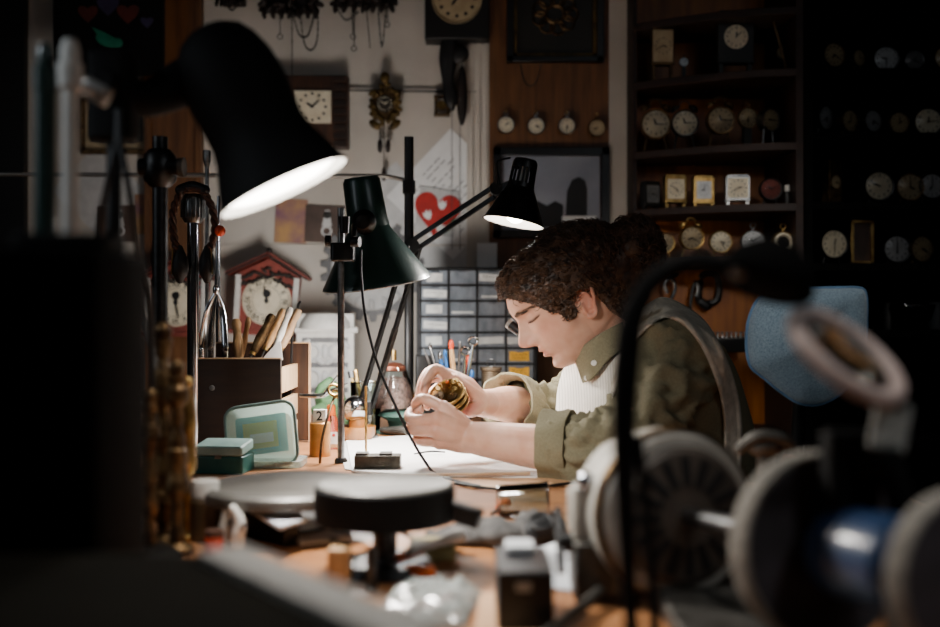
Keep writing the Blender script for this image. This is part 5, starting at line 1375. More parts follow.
for x, y0 in ((888, 296), (936, 297)):
    mb = MB(); z0 = SB[5]; mb.lathe([(0, 0), (.022, 0), (.024, .05), (.018, .075), (.02, .08), (0, .08)], tr((wx(x, 3.1), 3.1, z0)), 20)
    single(mb, 'jar', 'dark jar beside the cut glass bowl, on the chair side' if x < 900 else 'dark jar beside the cut glass bowl, on the far side', 'jar', M_['grey'] if x > 900 else M_['blackwood'])

# ---------------------------------------------------------------- blue chair
D = 2.55; s = D / FPX
t = thing('office_chair', 'office chair with rounded blue fabric backrest in front of the shelves', 'chair', V(wx(810, D), D + .05, 0))
out = [(768, 291), (800, 289), (840, 288), (866, 288), (873, 294), (874, 315), (872, 345), (864, 372), (850, 390), (832, 401), (815, 405), (798, 402), (780, 391), (762, 377), (749, 366), (745, 350), (745, 332), (748, 316), (756, 300)]
oc = catmull([P(x, y, D) for x, y in out + out[:1]], 4)[:-1]; cc = sum(oc, Vector()) / len(oc)
rings = []
for k_, dy in ((.04, -.0455), (.2, -.045), (.45, -.042), (.7, -.034), (.9, -.02), (.975, -.008), (1.0, .006), (.985, .020), (.9, .032), (.5, .036), (0.04, .036)):
    rings.append([cc + (p - cc) * max(k_, .01) + V(0, dy + .22 * (p.x - cc.x) * 1.0 + 0.25 * (p.x - cc.x) ** 2, 0) for p in oc])
mb = MB(); mb.loft(rings); bk_ = part(mb, 'backrest', M_['denim'], t, world=True, smooth=70)
mb = MB(); mb.tube([cc + (p - cc) * 1.0 + V(0, .008 + .22 * (p.x - cc.x) + .25 * (p.x - cc.x) ** 2, 0) for p in oc], .005, 8, closed=True); part(mb, 'piping', M_['denimdk'], bk_, world=True)
bx_, by_ = cc.x + .02, D + .05
mb = MB(); mb.tube([(bx_, by_ + .05, cc.z - .05), (bx_, by_ + .09, .72), (bx_, by_ + .08, .52), (bx_ - .05, by_ - .03, .45)], .018, 12, k=6); part(mb, 'back_support', M_['black'], t, world=True)
mb = MB(); mb.rbox((bx_ - .08, by_ - .11, .47), (.42, .42, .07), .10, None, 6); part(mb, 'seat', M_['denim'], t, world=True, bevel=.015)
mb = MB(); mb.cyl((bx_ - .08, by_ - .11, .08), (bx_ - .08, by_ - .11, .435), .025); part(mb, 'gas_column', M_['black'], t, world=True)
for i in range(5):
    a = i * 2 * PI / 5 + .3; e = V(bx_ - .08 + .26 * math.cos(a), by_ - .11 + .26 * math.sin(a), .065)
    mb = MB(); mb.tube([(bx_ - .08, by_ - .11, .11), e], [.028, .018], 10, round_=True); lg = part(mb, 'base_arm', M_['black'], t, world=True)
    mb = MB(); mb.lathe([(0, -.012), (.024, -.012), (.027, -.006), (.027, .006), (.024, .012), (0, .012)], frame((e.x, e.y, .028), (-math.sin(a), math.cos(a), 0)), 18); part(mb, 'caster', M_['rubber'], lg, world=True)
# ---------------------------------------------------------------- wooden box with tools
t = thing('tool_box', 'dark plywood tool box with notched pale end, full of files', 'box', V(wx(236, 2.15), 2.15, BT)); D = 2.15
xa, xb = wx(193, D), wx(281, D); zt = wz(359, D); yf, yk = 2.15, 2.36
zk = wz(343, yk)
mb = MB(); mb.box(((xa + xb) / 2, yf + .006, (BT + .004 + zt) / 2), (xb - xa, .012, zt - BT - .004)); fp = part(mb, 'front_panel', M_['darkwood'], t, world=True, bevel=.0015)
mb = MB(); mb.box(((xa + xb) / 2, yf + .005, zt + .001), (xb - xa, .012, .0025)); part(mb, 'pale_edge', M_['palewood'], fp, world=True, label='pale raw top edge')
mb = MB(); mb.lathe([(0, .003), (.005, .002), (.006, 0)], frame(P(212, 388, yf), (0, -1, 0)), 14); part(mb, 'nail', M_['steel'], fp, world=True)
mb = MB(); mb.box(((xa + xb) / 2 + .012, yk, (BT + .004 + zk) / 2), (xb - xa + .03, .012, zk - BT - .004)); bp_ = part(mb, 'back_panel', M_['walnut'], t, world=True, bevel=.0015)
mb = MB(); mb.box(((xa + xb) / 2 + .012, yk - .002, zk + .001), (xb - xa + .03, .014, .003)); mb.box((xb + .0275, yk - .004, (BT + zk) / 2), (.004, .012, zk - BT)); part(mb, 'pale_edge', M_['palewood'], bp_, world=True, label='pale raw edge')
for i, (z0, z1) in enumerate(((wz(392, 2.2), wz(367, 2.2)), (wz(420, 2.2), wz(399, 2.2)), (BT + .004, wz(427, 2.2)))):
    mb = MB(); mb.box((xb - .005, (yf + yk) / 2 + .002, (z0 + z1) / 2), (.011, yk - yf - .014, z1 - z0)); part(mb, 'end_slat', M_['palewood'], t, world=True, label='pale notched end board', bevel=.001)
mb = MB(); mb.box((xa + .006, (yf + yk) / 2, (BT + zt) / 2), (.012, yk - yf, zt - BT - .008)); part(mb, 'end_panel', M_['darkwood'], t, world=True)
mb = MB(); mb.box(((xa + xb) / 2, (yf + yk) / 2, BT + .008), (xb - xa - .02, yk - yf - .01, .012)); part(mb, 'bottom', M_['walnut'], t, world=True)
mb = MB(); M = tr(P(272, 349, 2.20)) @ FACE; s = 2.7 / FPX
mb.prism([(-8 * s, -9 * s), (9 * s, -9 * s), (7 * s, 7 * s), (3 * s, 4 * s), (-6 * s, -6 * s)], .002, M); single(mb, 'paper_sheet', 'white folded paper corner sticking out of the dark plywood box', 'paper', M_['paper'])
def filetool(label, a, b_, D, m, r=.0075, grp=None):
    A = P(a[0], a[1], D); B = P(b_[0], b_[1], D + .02); dv = (B - A).normalized(); A0 = A + dv * ((BT + .03 - A.z) / dv.z)
    t = thing('file', label, 'tool', A0, 0, grp)
    L = (B - A0).length
    mb = MB(); mb.lathe([(0, L), (r * .7, L - .002), (r, L - .012), (r * .75, L - .03), (r * 1.05, L - .06), (r * .8, L - .09), (r * .6, L - .095), (0, L - .095)], frame((0, 0, 0), dv), 14); part(mb, 'handle', M_[m], t)
    mb = MB(); mb.cyl(dv * (L - .1), dv * (L - .088), r * .65); part(mb, 'ferrule', M_['brass'], t)
    mb = MB(); mb.cyl((0, 0, 0), dv * (L - .098), .0028, n=6); part(mb, 'blade', M_['darksteel'], t)
for l_, a, b_, D, m, r in (('short pale handled file leaning at the left end of the tool box', (238, 343), (236, 319), 2.27, 'handlewood', .011),
        ('file with slim pale handle standing in the tool box', (244, 343), (249, 317), 2.30, 'handlewood', .007),
        ('file with ribbed brown handle leaning in the tool box', (259, 341), (273, 314), 2.25, 'oldbrass', .011),
        ('file with broad tan handle leaning in the middle of the tool box', (268, 343), (284, 309), 2.28, 'handlewood', .010),
        ('file with whitish handle leaning in the tool box', (277, 343), (291, 307), 2.24, 'white', .008),
        ('file with pale handle leaning out furthest from the tool box', (284, 342), (299, 309), 2.30, 'palewood', .010)):
    filetool(l_, a, b_, D, m, r)
t = thing('hook', 'small dark hook tool sticking up behind the pale handled files', 'tool', P(292, 352, 2.33))
mb = MB(); mb.tube([P(290, 352, 2.33) - V(0, 0, .15), P(292, 340, 2.33), P(297, 318, 2.33), P(298, 306, 2.33), P(300, 302, 2.33)], .003, 6, k=4, round_=True); part(mb, 'shank', M_['ink'], t, world=True)
# chrome tongs in the box
t = thing('tongs', 'polished steel tongs standing in the plywood box', 'tool', V(P(214, 350, 2.22).x, 2.22, BT + .016))
mb = MB(); mb.cyl(P(219, 196, 2.22), P(216, 292, 2.22), .004); mb.ell(P(216, 290, 2.22), (.007, .007, .012)); part(mb, 'rod', M_['chrome'], t, world=True)
for dx, m in ((-12, 'chrome'), (-3, 'chrome'), (11, 'chrome')):
    mb = MB(); mb.tube([P(216, 292, 2.22), P(215 + dx * .7, 312, 2.22 + dx * .001), P(214 + dx, 345, 2.22), P(214 + dx, 358, 2.22), V(P(214 + dx, 358, 2.22).x, 2.22, BT + .016)], [.004, .006, .0075, .006, .004], 10, k=5, flat=.5); part(mb, 'arm', M_[m], t, world=True)
# uprights
t = thing('chrome_stand', 'chrome tube stand with ribbed collar behind the plywood box', 'stand', T(193, 459)); b0 = T(193, 459)
mb = MB(); mb.cyl(b0, (b0.x, b0.y, wz(215, b0.y)), .0115, n=24); part(mb, 'tube', M_['chrome'], t, world=True)
mb = MB(); zc = wz(212, b0.y); mb.lathe([(0, .035), (.018, .035), (.022, .025), (.022, -.012), (.016, -.022), (.012, -.022)], tr((b0.x, b0.y, zc)), 20)
for i in range(16):
    a = i * PI / 8; mb.cyl((b0.x + .022 * math.cos(a), b0.y + .022 * math.sin(a), zc - .012), (b0.x + .022 * math.cos(a), b0.y + .022 * math.sin(a), zc + .026), .0025, n=6)
part(mb, 'ribbed_collar', M_['steel'], t, world=True)
mb = MB(); mb.lathe([(0, .01), (.035, .01), (.038, 0), (0, 0)], tr(b0)); part(mb, 'base', M_['darksteel'], t, world=True)
t = thing('braided_cord', 'brown braided cord with black tassels draped over the chrome tube stand', 'cord', (b0.x, b0.y, zc + .03))
D = b0.y - .03
for sx, xs in ((-1, (192, 182, 174, 173, 176, 180)), (1, (192, 203, 212, 215, 211, 207))):
    ys = (189, 192, 208, 228, 246, 254)
    c1 = catmull([P(x, y, D) for x, y in zip(xs, ys)], 8)
    for ph in (0, PI):
        mb = MB(); pts = []
        for i, p in enumerate(c1): a = i * .9 + ph; pts.append(p + V(.004 * math.cos(a), .004 * math.sin(a), 0))
        mb.tube(pts, .0048, 8); part(mb, 'strand', M_['leather'], t, world=True)
    e = c1[-1]
    mb = MB(); mb.tube([e + V(0, 0, .012), e + V(0, 0, -.01), e + V(0, 0, -.035), e + V(0, 0, -.05)], [.006, .015, .016, .008], 16, k=4, round_=True); part(mb, 'tassel', M_['rubber'], t, world=True)
    mb = MB(); mb.tube([e + V(.011 * sx, -.012, .01), e + V(.0135 * sx, -.012, -.04)], .0016, 6); part(mb, 'trim', M_['brass'], t, world=True)
mb = MB(); mb.tube([P(180, 190, D), P(192, 186, D + .01), P(205, 190, D)], .010, 12, k=5, round_=True); part(mb, 'loop', M_['rubber'], t, world=True)
mb = MB(); mb.ell(P(220, 231, D - .005), (.0105, .0105, .011)); part(mb, 'bead', M_['orangered'], t, world=True, label='orange-red bead')
b0 = T(207, 436)
t = thing('slim_rod', 'slim steel rod stand with knurled tip rising behind the chrome tube', 'stand', b0)
mb = MB(); mb.cyl(b0, (b0.x, b0.y, wz(163, b0.y)), .0048, n=12); part(mb, 'rod', M_['steel'], t, world=True)
mb = MB(); mb.lathe([(0, .03), (.009, .03), (.010, .026), (.009, .005), (.0065, -.003), (.005, -.01)], tr((b0.x, b0.y, wz(163, b0.y))), 12); part(mb, 'knurled_tip', M_['steel'], t, world=True)
mb = MB(); mb.lathe([(0, .01), (.025, .01), (.028, 0), (0, 0)], tr(b0)); part(mb, 'base', M_['darksteel'], t, world=True)
b0 = T(218, 440)
rod('chrome_rod', 'tall chrome rod behind the steel tongs', 'rod', b0, V(b0.x, b0.y, wz(205, b0.y)), .0055, 'chrome', 14)
b0 = T(160, 490)
t = thing('black_stand', 'dark polished upright with clamp collar, standing behind the brass pillars', 'stand', b0)
mb = MB(); mb.cyl(b0, (b0.x, b0.y, wz(137, b0.y)), .0125, n=20); part(mb, 'pole', M_['darksteel'], t, world=True)
zc = wz(168, b0.y)
mb = MB(); mb.lathe([(0, .03), (.018, .03), (.026, .02), (.028, 0), (.026, -.02), (.016, -.032), (0, -.032)], tr((b0.x, b0.y, zc)), 20); mb.cyl((b0.x - .03, b0.y - .01, zc), (b0.x + .04, b0.y - .01, zc), .014)
part(mb, 'clamp_collar', M_['darksteel'], t, world=True)
mb = MB(); mb.cyl((b0.x + .034, b0.y - .01, zc), (b0.x + .043, b0.y - .01, zc), .016); part(mb, 'screw_knob', M_['iron'], t, world=True)
mb = MB(); mb.lathe([(0, .012), (.045, .012), (.05, 0), (0, 0)], tr(b0)); part(mb, 'base', M_['black'], t, world=True)

# plastic container and teal box
b0 = T(264, 468); s = b0.y / FPX
t = thing('plastic_container', 'open translucent plastic container with teal and yellow papers inside', 'container', b0)
M = tr(b0 + V(.0, 0, .002)) @ rotx(-.28) @ FACE @ rotz(.14)
mb = MB(); W, Hh = 70 * s, 64 * s
def rr_poly(w, h, r, n=6):
    out = []
    for cx_, cy_, a0 in ((w / 2 - r, h - r, 0), (-w / 2 + r, h - r, PI / 2), (-w / 2 + r, r, PI), (w / 2 - r, r, 1.5 * PI)):
        for i in range(n + 1):
            a = a0 + i / n * PI / 2; out.append((cx_ + r * math.cos(a), cy_ + r * math.sin(a)))
    return out
pl = rr_poly(W, Hh, .022)
mb.prism(pl, .0015, M @ tr((0, 0, .0))); part(mb, 'lid_panel', M_['lidplastic'], t, world=True)
mb = MB(); mb.tube([M @ V(a, b, .0005) for a, b in pl], .0032, 8, closed=True); part(mb, 'lid_rim', M_['tealgrey'], t, world=True, label='raised pale rim')
inner_ = rr_poly(W * .82, Hh * .8, .016)
mb = MB(); mb.loft([[M @ V(a, b, -.002) for a, b in pl], [M @ V(a, b + Hh * .08, -.035) for a, b in inner_]], False, True); part(mb, 'box_body', M_['paleplastic'], t, world=True)
mb = MB(); mb.box((-.004, Hh * .56, -.030), (W * .74, Hh * .62, .001), M); part(mb, 'paper_insert', trans_plastic('insert_teal', (.40, .74, .76), .05, .55), t, world=True, smooth=0, label='teal paper seen through the plastic')
mb = MB(); mb.box((-.006, Hh * .55, -.027), (W * .50, Hh * .42, .001), M); ins = part(mb, 'paper_insert', trans_plastic('insert_yellow', (.80, .82, .40), .05, .55), t, world=True, smooth=0, label='yellow-green paper seen through the plastic')
mb = MB(); mb.box((-.004, Hh * .50, -.0255), (W * .34, Hh * .15, .001), M); part(mb, 'label', M_['label'], ins, world=True, smooth=0)
mb = MB(); mb.rbox((b0.x + .004, b0.y + .035, BT + .007), (W * 1.02, .09, .012), .015); part(mb, 'base_tray', M_['hazy'], t, world=True)
c = T(219, 474); s = c.y / FPX
t = thing('small_case', 'dark teal hinged case with grey lid beside the plastic container', 'case', c)
M = tr(c) @ rotz(-.12)
mb = MB(); mb.rbox((0, .03, .016), (50 * s, .07, .032), .006, M); part(mb, 'case_body', M_['teal'], t, world=True, bevel=.002)
mb = MB(); mb.rbox((0, .032, .042), (50 * s, .068, .018), .006, M @ rotx(.12)); part(mb, 'lid', M_['tealgrey'], t, world=True, bevel=.003)
mb = MB(); mb.box((0, -.004, .033), (.012, .004, .010), M); part(mb, 'clasp', M_['steel'], t, world=True)

# ---------------------------------------------------------------- little things between lamp and hands
c = T(320, 456); s = c.y / FPX
t = thing('brass_canister', 'tan brass cylinder canister with white lid marked 2', 'canister', c)
mb = MB(); mb.lathe([(0, 0), (10.5 * s, 0), (10.5 * s, 33 * s), (9.5 * s, 34 * s), (0, 34 * s)], tr(c), 28); part(mb, 'body', mat('canister_tan', (.72, .50, .24), .38, .3, c2=(.62, .42, .18)), t, world=True)
mb = MB(); mb.rbox((0, 0, 40 * s), (13 * s, 8 * s, 13 * s), .002, tr(c)); cp_ = part(mb, 'cap', M_['white'], t, world=True, bevel=.001)
mb = MB(); mb.text('2', 13 * s, tr(c + V(0, -4.2 * s, 40 * s)) @ FACE); part(mb, 'number', M_['ink'], cp_, world=True, smooth=0, label='black figure 2')
c = T(335, 449); s = c.y / FPX
t = thing('glass_vial', 'small clear vial with red dot label next to the brass canister', 'vial', c)
mb = MB(); mb.lathe([(0, .001), (8 * s, .001), (8.5 * s, 4 * s), (8.5 * s, 22 * s), (5 * s, 28 * s), (5 * s, 33 * s)], tr(c), 24); part(mb, 'body', M_['glass'], t, world=True)
mb = MB(); mb.box((c.x, c.y - 8.9 * s, c.z + 12 * s), (11 * s, .001, 12 * s)); lb_ = part(mb, 'label', M_['label'], t, world=True, smooth=0)
mb = MB(); mb.ell((c.x, c.y - 9.3 * s, c.z + 15 * s), (1.6 * s, .0006, 1.6 * s)); part(mb, 'dot', M_['redpaper'], lb_, world=True)
t = thing('loupe_lens', 'brass ring loupe on a bent wire leaning beside the brass canister', 'loupe', T(320, 464))
mb = MB(); mb.tube([T(320, 464) + V(0, 0, .002), P(322, 440, 2.0), P(329, 412, 2.03), P(334, 398, 2.06)], .0026, 8, k=6); part(mb, 'wire', M_['oldbrass'], t, world=True)
mb = MB(); mb.torus(tr(P(334, 390, 2.06)) @ rotz(.4) @ rotx(1.1), .0115, .003, 22, 8); mb.torus(tr(P(336, 394, 2.06)) @ rotz(.4) @ rotx(.9), .008, .0025, 20, 8); part(mb, 'ring', M_['brass'], t, world=True)
t = thing('tweezers', 'steel tweezers pointing up beside the plywood box end', 'tool', P(316, 395, 2.12))
mb = MB(); mb.tube([P(300, 395, 2.12), P(322, 395, 2.10), P(328, 388, 2.10), P(340, 372, 2.10)], [.003, .004, .003, .001], 6, k=4); part(mb, 'arm', M_['steel'], t, world=True)
mb = MB(); mb.tube([P(300, 396, 2.13), P(322, 396, 2.12), P(332, 390, 2.12), P(348, 383, 2.12)], [.003, .004, .003, .001], 6, k=4); part(mb, 'arm', M_['steel'], t, world=True)
c = T(331, 436); s = c.y / FPX
t = thing('orange_bottle', 'little orange-red bottle half hidden behind the brass canister', 'bottle', c)
mb = MB(); mb.lathe([(0, 0), (9 * s, 0), (7 * s, 16 * s), (4 * s, 22 * s), (0, 22 * s)], tr(c), 20); part(mb, 'body', M_['orangered'], t, world=True)
mb = MB(); mb.lathe([(0, 32 * s), (4 * s, 31 * s), (5 * s, 21 * s), (0, 21 * s)], tr(c), 16); part(mb, 'cap', M_['orange'], t, world=True)
c = T(330, 428); s = c.y / FPX; mb = MB()
for i in range(5): mb.ell(c + V(R.uniform(-16, 16) * s, .02 * i, (8 + 4 * i) * s), (15 * s, .03, (9 + 3.4 * i) * s), rotz(R.uniform(-1, 1)), 26, 18)
mb.v = [p + V(.012 * nz(p, 30, 3), .010 * nz(p, 34, 5), .012 * abs(nz(p, 28, 8)) * (p.z > BT + .01)) for p in mb.v]
single(mb, 'polishing_cloth', 'crumpled green polishing cloth behind the steel tweezers', 'cloth', M_['greenglass'], V(c.x, c.y, c.z))
# steel ball on a wooden stand
c = T(357, 441); s = c.y / FPX
t = thing('steel_ball', 'mirror-polished steel ball on a turned wooden dish', 'ball', c)
mb = MB(); mb.ell(P(355, 409, c.y), (13 * s, 13 * s, 13.5 * s), None, 32, 20); part(mb, 'ball', M_['chrome'], t, world=True)
mb = MB(); mb.lathe([(0, 0), (13 * s, 0), (18 * s, 7 * s), (19 * s, 15 * s), (17 * s, 15 * s), (13 * s, 10 * s), (8 * s, 9 * s), (8 * s, 22 * s), (0, 22 * s)], tr(c), 28); part(mb, 'dish', mat('dish_wood', (.66, .43, .20), .35, c2=(.52, .32, .12), coat=.4), t, world=True)
# glass with brass rods
c = T(366, 432); s = c.y / FPX
t = thing('glass_tumbler', 'clear tumbler holding brass rods behind the steel ball', 'glass', c)
mb = MB(); mb.lathe([(0, .002), (14 * s, .002), (16 * s, 50 * s), (15.4 * s, 50 * s), (13.4 * s, .005), (0, .005)], tr(c), 28); part(mb, 'wall', M_['glass'], t, world=True)
mb = MB(); mb.torus(tr(c + V(0, 0, 50 * s)), 15.7 * s, .0015, 28, 6); part(mb, 'rim', M_['chrome'], t, world=True)
for i, (a, b_) in enumerate((((366, 428), (356, 371)), ((372, 428), (380, 374)), ((362, 428), (352, 376)))):
    A = P(a[0], a[1] - 0, c.y); B = P(b_[0], b_[1], c.y + .01)
    t = thing('brass_rod', ['square brass rod leaning to the lamp side in the tumbler', 'square brass rod leaning towards the hands in the tumbler', 'black-tipped brass rod in the tumbler'][i], 'rod', A)
    mb = MB(); mb.bar(A, B, .006, .006); part(mb, 'shaft', M_['brass'], t, world=True)
    mb = MB(); dv = (B - A).normalized(); mb.cyl(B - dv * .004, B + dv * (.012 if i == 2 else .003), .005 if i < 2 else .009); part(mb, 'tip', M_['brass'] if i < 2 else M_['black'], t, world=True)
# copper topped bell jar on a teal stand
c = T(402, 432); s = c.y / FPX
t = thing('bell_jar', 'conical smoky glass jar with copper top standing on a teal press base', 'jar', c)
mb = MB(); mb.lathe([(0, 24 * s), (14 * s, 24 * s), (22 * s, 20 * s), (24 * s, 17 * s), (15 * s, 12 * s), (13 * s, 5 * s), (28 * s, 2 * s), (29 * s, 0), (0, 0)], tr(c), 32); part(mb, 'base', M_['tealgrey'] if False else mat('press_teal', (.30, .42, .38), .45, .2, c2=(.22, .33, .30)), t, world=True)
c2 = c + V(-8 * s, 0, 24 * s)
mb = MB(); mb.lathe([(24 * s, 0), (23 * s, 6 * s), (17 * s, 28 * s), (11 * s, 42 * s)], tr(c2), 32); part(mb, 'glass_cone', M_['glass'], t, world=True)
mb = MB(); mb.lathe([(0, .0), (21 * s, 1 * s), (17 * s, 20 * s), (12 * s, 30 * s), (0, 32 * s)], tr(c2), 24); part(mb, 'filling', mat('pink_parts', (.60, .46, .42), .6, .1, c2=(.36, .28, .25), scale=120, bump=.5), t, world=True, label='pinkish grey small parts')
mb = MB(); mb.lathe([(0, 46 * s), (7 * s, 45 * s), (11.5 * s, 42 * s), (12 * s, 38 * s), (11 * s, 37 * s)], tr(c2), 28); part(mb, 'copper_top', M_['copper'], t, world=True)
mb = MB(); mb.cyl(c2 + V(0, 0, 48 * s), c2 + V(0, 0, 58 * s), 2.5 * s); part(mb, 'finial', M_['brass'], t, world=True)
# steel scriber lying, small nuts
c = T(402, 436); mb = MB(); mb.tube([c + V(-.05, .02, .012), c + V(.0, .0, .013), c + V(.05, -.005, .016), c + V(.075, -.01, .026)], [.006, .012, .012, .007], 12, k=5, round_=True); single(mb, 'hand_piece', 'grey steel rotary hand piece lying in front of the teal press base', 'tool', M_['iron'])
c = T(374, 440); mb = MB(); mb.lathe([(0, .012), (.006, .012), (.010, .010), (.010, 0), (0, 0)], tr(c), 6); single(mb, 'hex_nut', 'small steel nut beside the wooden dish of the ball', 'nut', M_['steel'], c)
# block and brass pin
c = T(377, 472); s = c.y / FPX
t = thing('bench_block', 'dark steel bench block on the near edge of the white paper', 'block', c)
mb = MB(); mb.box((c.x, c.y + .02, c.z + 8 * s), (46 * s, .04, 16 * s)); part(mb, 'body', mat('block_steel', (.36, .34, .30), .5, .6, c2=(.24, .22, .19), scale=50), t, world=True, bevel=.0015)
mb = MB()
for x in (-16, 8): mb.box((c.x + x * s, c.y + .02, c.z + 17 * s), (12 * s, .03, 2.4 * s))
part(mb, 'raised_land', M_['iron'], t, world=True)
c = T(366, 458); rod('brass_pin', 'thin upright brass pin rising behind the dark steel block', 'rod', c, V(c.x, c.y, wz(386, c.y)), .0024, 'brass', 8)
# tool jar behind the hands
c = T(452, 433); s = c.y / FPX
t = thing('tool_jar', 'dark jar full of upright tweezers, brushes and pliers by the drawer cabinet', 'jar', c)
mb = MB(); mb.lathe([(0, .003), (19 * s, .003), (21 * s, 40 * s), (22 * s, 42 * s), (20 * s, 42 * s), (18 * s, .006), (0, .006)], tr(c), 28); part(mb, 'body', M_['rubber'], t, world=True)
mb = MB(); mb.torus(tr(c + V(0, 0, 42 * s)), 21.5 * s, .002, 28, 6); part(mb, 'rim', M_['steel'], t, world=True)
tl = [('steel tweezers, outermost in the tool jar on the lamp side', (440, 392), (424, 349), 'steel', .0035, None), ('grey steel pick with rounded end in the tool jar', (442, 392), (430, 346), 'steel', .0045, 'chrome'),
      ('blue-handled screwdriver in the tool jar, short one', (447, 392), (440, 356), 'blue', .006, 'steel'), ('blue-handled tweezers behind the orange brush in the tool jar', (450, 392), (445, 353), 'blue', .005, 'blue'),
      ('dark steel file in the middle of the tool jar', (451, 392), (449, 343), 'darksteel', .0045, None), ('orange-tipped brush with wooden handle in the tool jar', (455, 392), (451, 345), 'handlewood', .0075, 'orangered'),
      ('long pale steel rod in the tool jar', (458, 392), (460, 344), 'steel', .004, 'steel'), ('orange-handled cutter on the cabinet side of the tool jar', (462, 392), (468, 360), 'orangered', .0075, 'orangered'), ('blue cap pen low in the tool jar on the cabinet side', (464, 394), (472, 374), 'blue', .006, 'blue')]
for l_, a, b_, m, r, tip in tl:
    r *= .74
    A = P(a[0], a[1], c.y + R.uniform(-.02, .02)); B = P(b_[0], b_[1], A.y + R.uniform(-.01, .02)); dv = (B - A).normalized(); A = A + dv * ((BT + .012 - A.z) / dv.z)
    A.x = max(min(A.x, c.x + 15 * s), c.x - 15 * s)
    t = thing('hand_tool', l_, 'tool', A)
    mb = MB(); mb.tube([A, A.lerp(B, .5), A.lerp(B, .88), B], [r * .8, r, r * 1.1, r * .6], 10, k=3, round_=True); part(mb, 'shaft', M_[m], t, world=True)
    if tip:
        mb = MB(); mb.ell(B, (r * 1.25, r * 1.25, r * 2.4)); part(mb, 'tip', M_[tip], t, world=True)
A = V(c.x + 8 * s, c.y - .01, BT + .012)
t = thing('scissors', 'chrome scissors with ring handles standing in the tool jar', 'scissors', A)
for q, (bx_, by_) in enumerate(((473, 341), (465, 351))):
    B = P(bx_, by_, c.y); mb = MB(); mb.tube([A, A.lerp(B, .7), B - V(0, 0, .01)], [.0035, .005, .003], 8, k=4); part(mb, 'blade', M_['chrome'], t, world=True)
    mb = MB(); mb.torus(tr(B) @ FACE @ rotx(.4), .011, .0028, 20, 8); part(mb, 'ring_handle', M_['chrome'], t, world=True)
# spool canister
c = T(491, 430); s = c.y / FPX
t = thing('spool', 'bronze thread spool with wire loop on top before the drawer cabinet', 'spool', c)
mb = MB(); zz = (430 - 367) * s
mb.lathe([(0, 0), (10 * s, 0), (10 * s, zz - 30 * s), (9.5 * s, zz - 30 * s), (9.5 * s, zz - 4 * s), (11 * s, zz - 3 * s), (11 * s, zz), (0, zz)], tr(c), 28); part(mb, 'body', mat('bronze', (.50, .44, .36), .42, .5, c2=(.40, .34, .27), wave=('Z', 60, .5)), t, world=True)
mb = MB(); mb.torus(tr(c + V(0, 0, zz + 4 * s)) @ FACE, 4 * s, .0013, 16, 6); part(mb, 'wire_loop', M_['steel'], t, world=True)
# dark speaker-like box behind jar
c = T(431, 424); mb = MB(); mb.rbox((c.x - .015, c.y, BT + .09), (.05, .05, .18), .008); single(mb, 'tin', 'dark narrow tin standing behind the tool jar', 'tin', M_['blackwood'], V(c.x - .015, c.y, BT), bevel=.002)

# ---------------------------------------------------------------- what lies under the arms
z0 = BT + .0005
t = thing('drawing_pad', 'white drawing paper pad lit under the forearms and hands', 'paper', T(440, 460))
def flat(pts, z, h, mb=None):
    mb = mb or MB(); mb.prism([(T(a, b, z).x, T(a, b, z).y) for a, b in pts], h, tr((0, 0, z))); return mb
part(flat([(346, 440), (462, 434), (548, 471), (537, 478), (452, 478), (352, 472)], z0 + .002, .003), 'top_sheet', M_['paper'], t, world=True, smooth=0)
part(flat([(338, 441), (455, 433), (545, 472), (530, 480), (420, 480), (345, 470)], z0, .002), 'under_sheet', M_['paper_grey'], t, world=True, smooth=0)
single(flat([(444, 481), (470, 475.5), (560, 472), (618, 474), (612, 484), (540, 488), (470, 489)], z0, .0022), 'cutting_board', 'thin tan board lying under the pad edge and elbow', 'board', M_['tan'], bevel=.0006)
mb = MB(); a, b_ = T(402, 475, z0 + .010), T(530, 473.5, z0 + .010); mb.cyl(a, b_, .0028, n=8); single(mb, 'pencil', 'grey pencil lying along the near edge of the pad', 'pencil', M_['palewood'])
mb = MB(); a = T(414, 454, z0 + .009); b_ = T(445, 452, z0 + .009); mb.tube([a, a.lerp(b_, .5) + V(0, -.004, .003), b_], .0014, 6, k=4); mb.tube([a, a.lerp(b_, .5) + V(0, .006, .003), b_], .0014, 6, k=4); single(mb, 'tweezers', 'fine dark tweezers lying on the white pad below the near hand', 'tool', M_['darksteel'])
mb = MB(); mb.tube([T(455, 483, BT + .005), T(500, 489, BT + .005), T(545, 486, BT + .005), T(580, 482, BT + .005), T(600, 481, BT + .005)], .0025, 8, k=8); single(mb, 'cable', 'thin black cable lying along the tan board edge', 'cable', M_['rubber'])

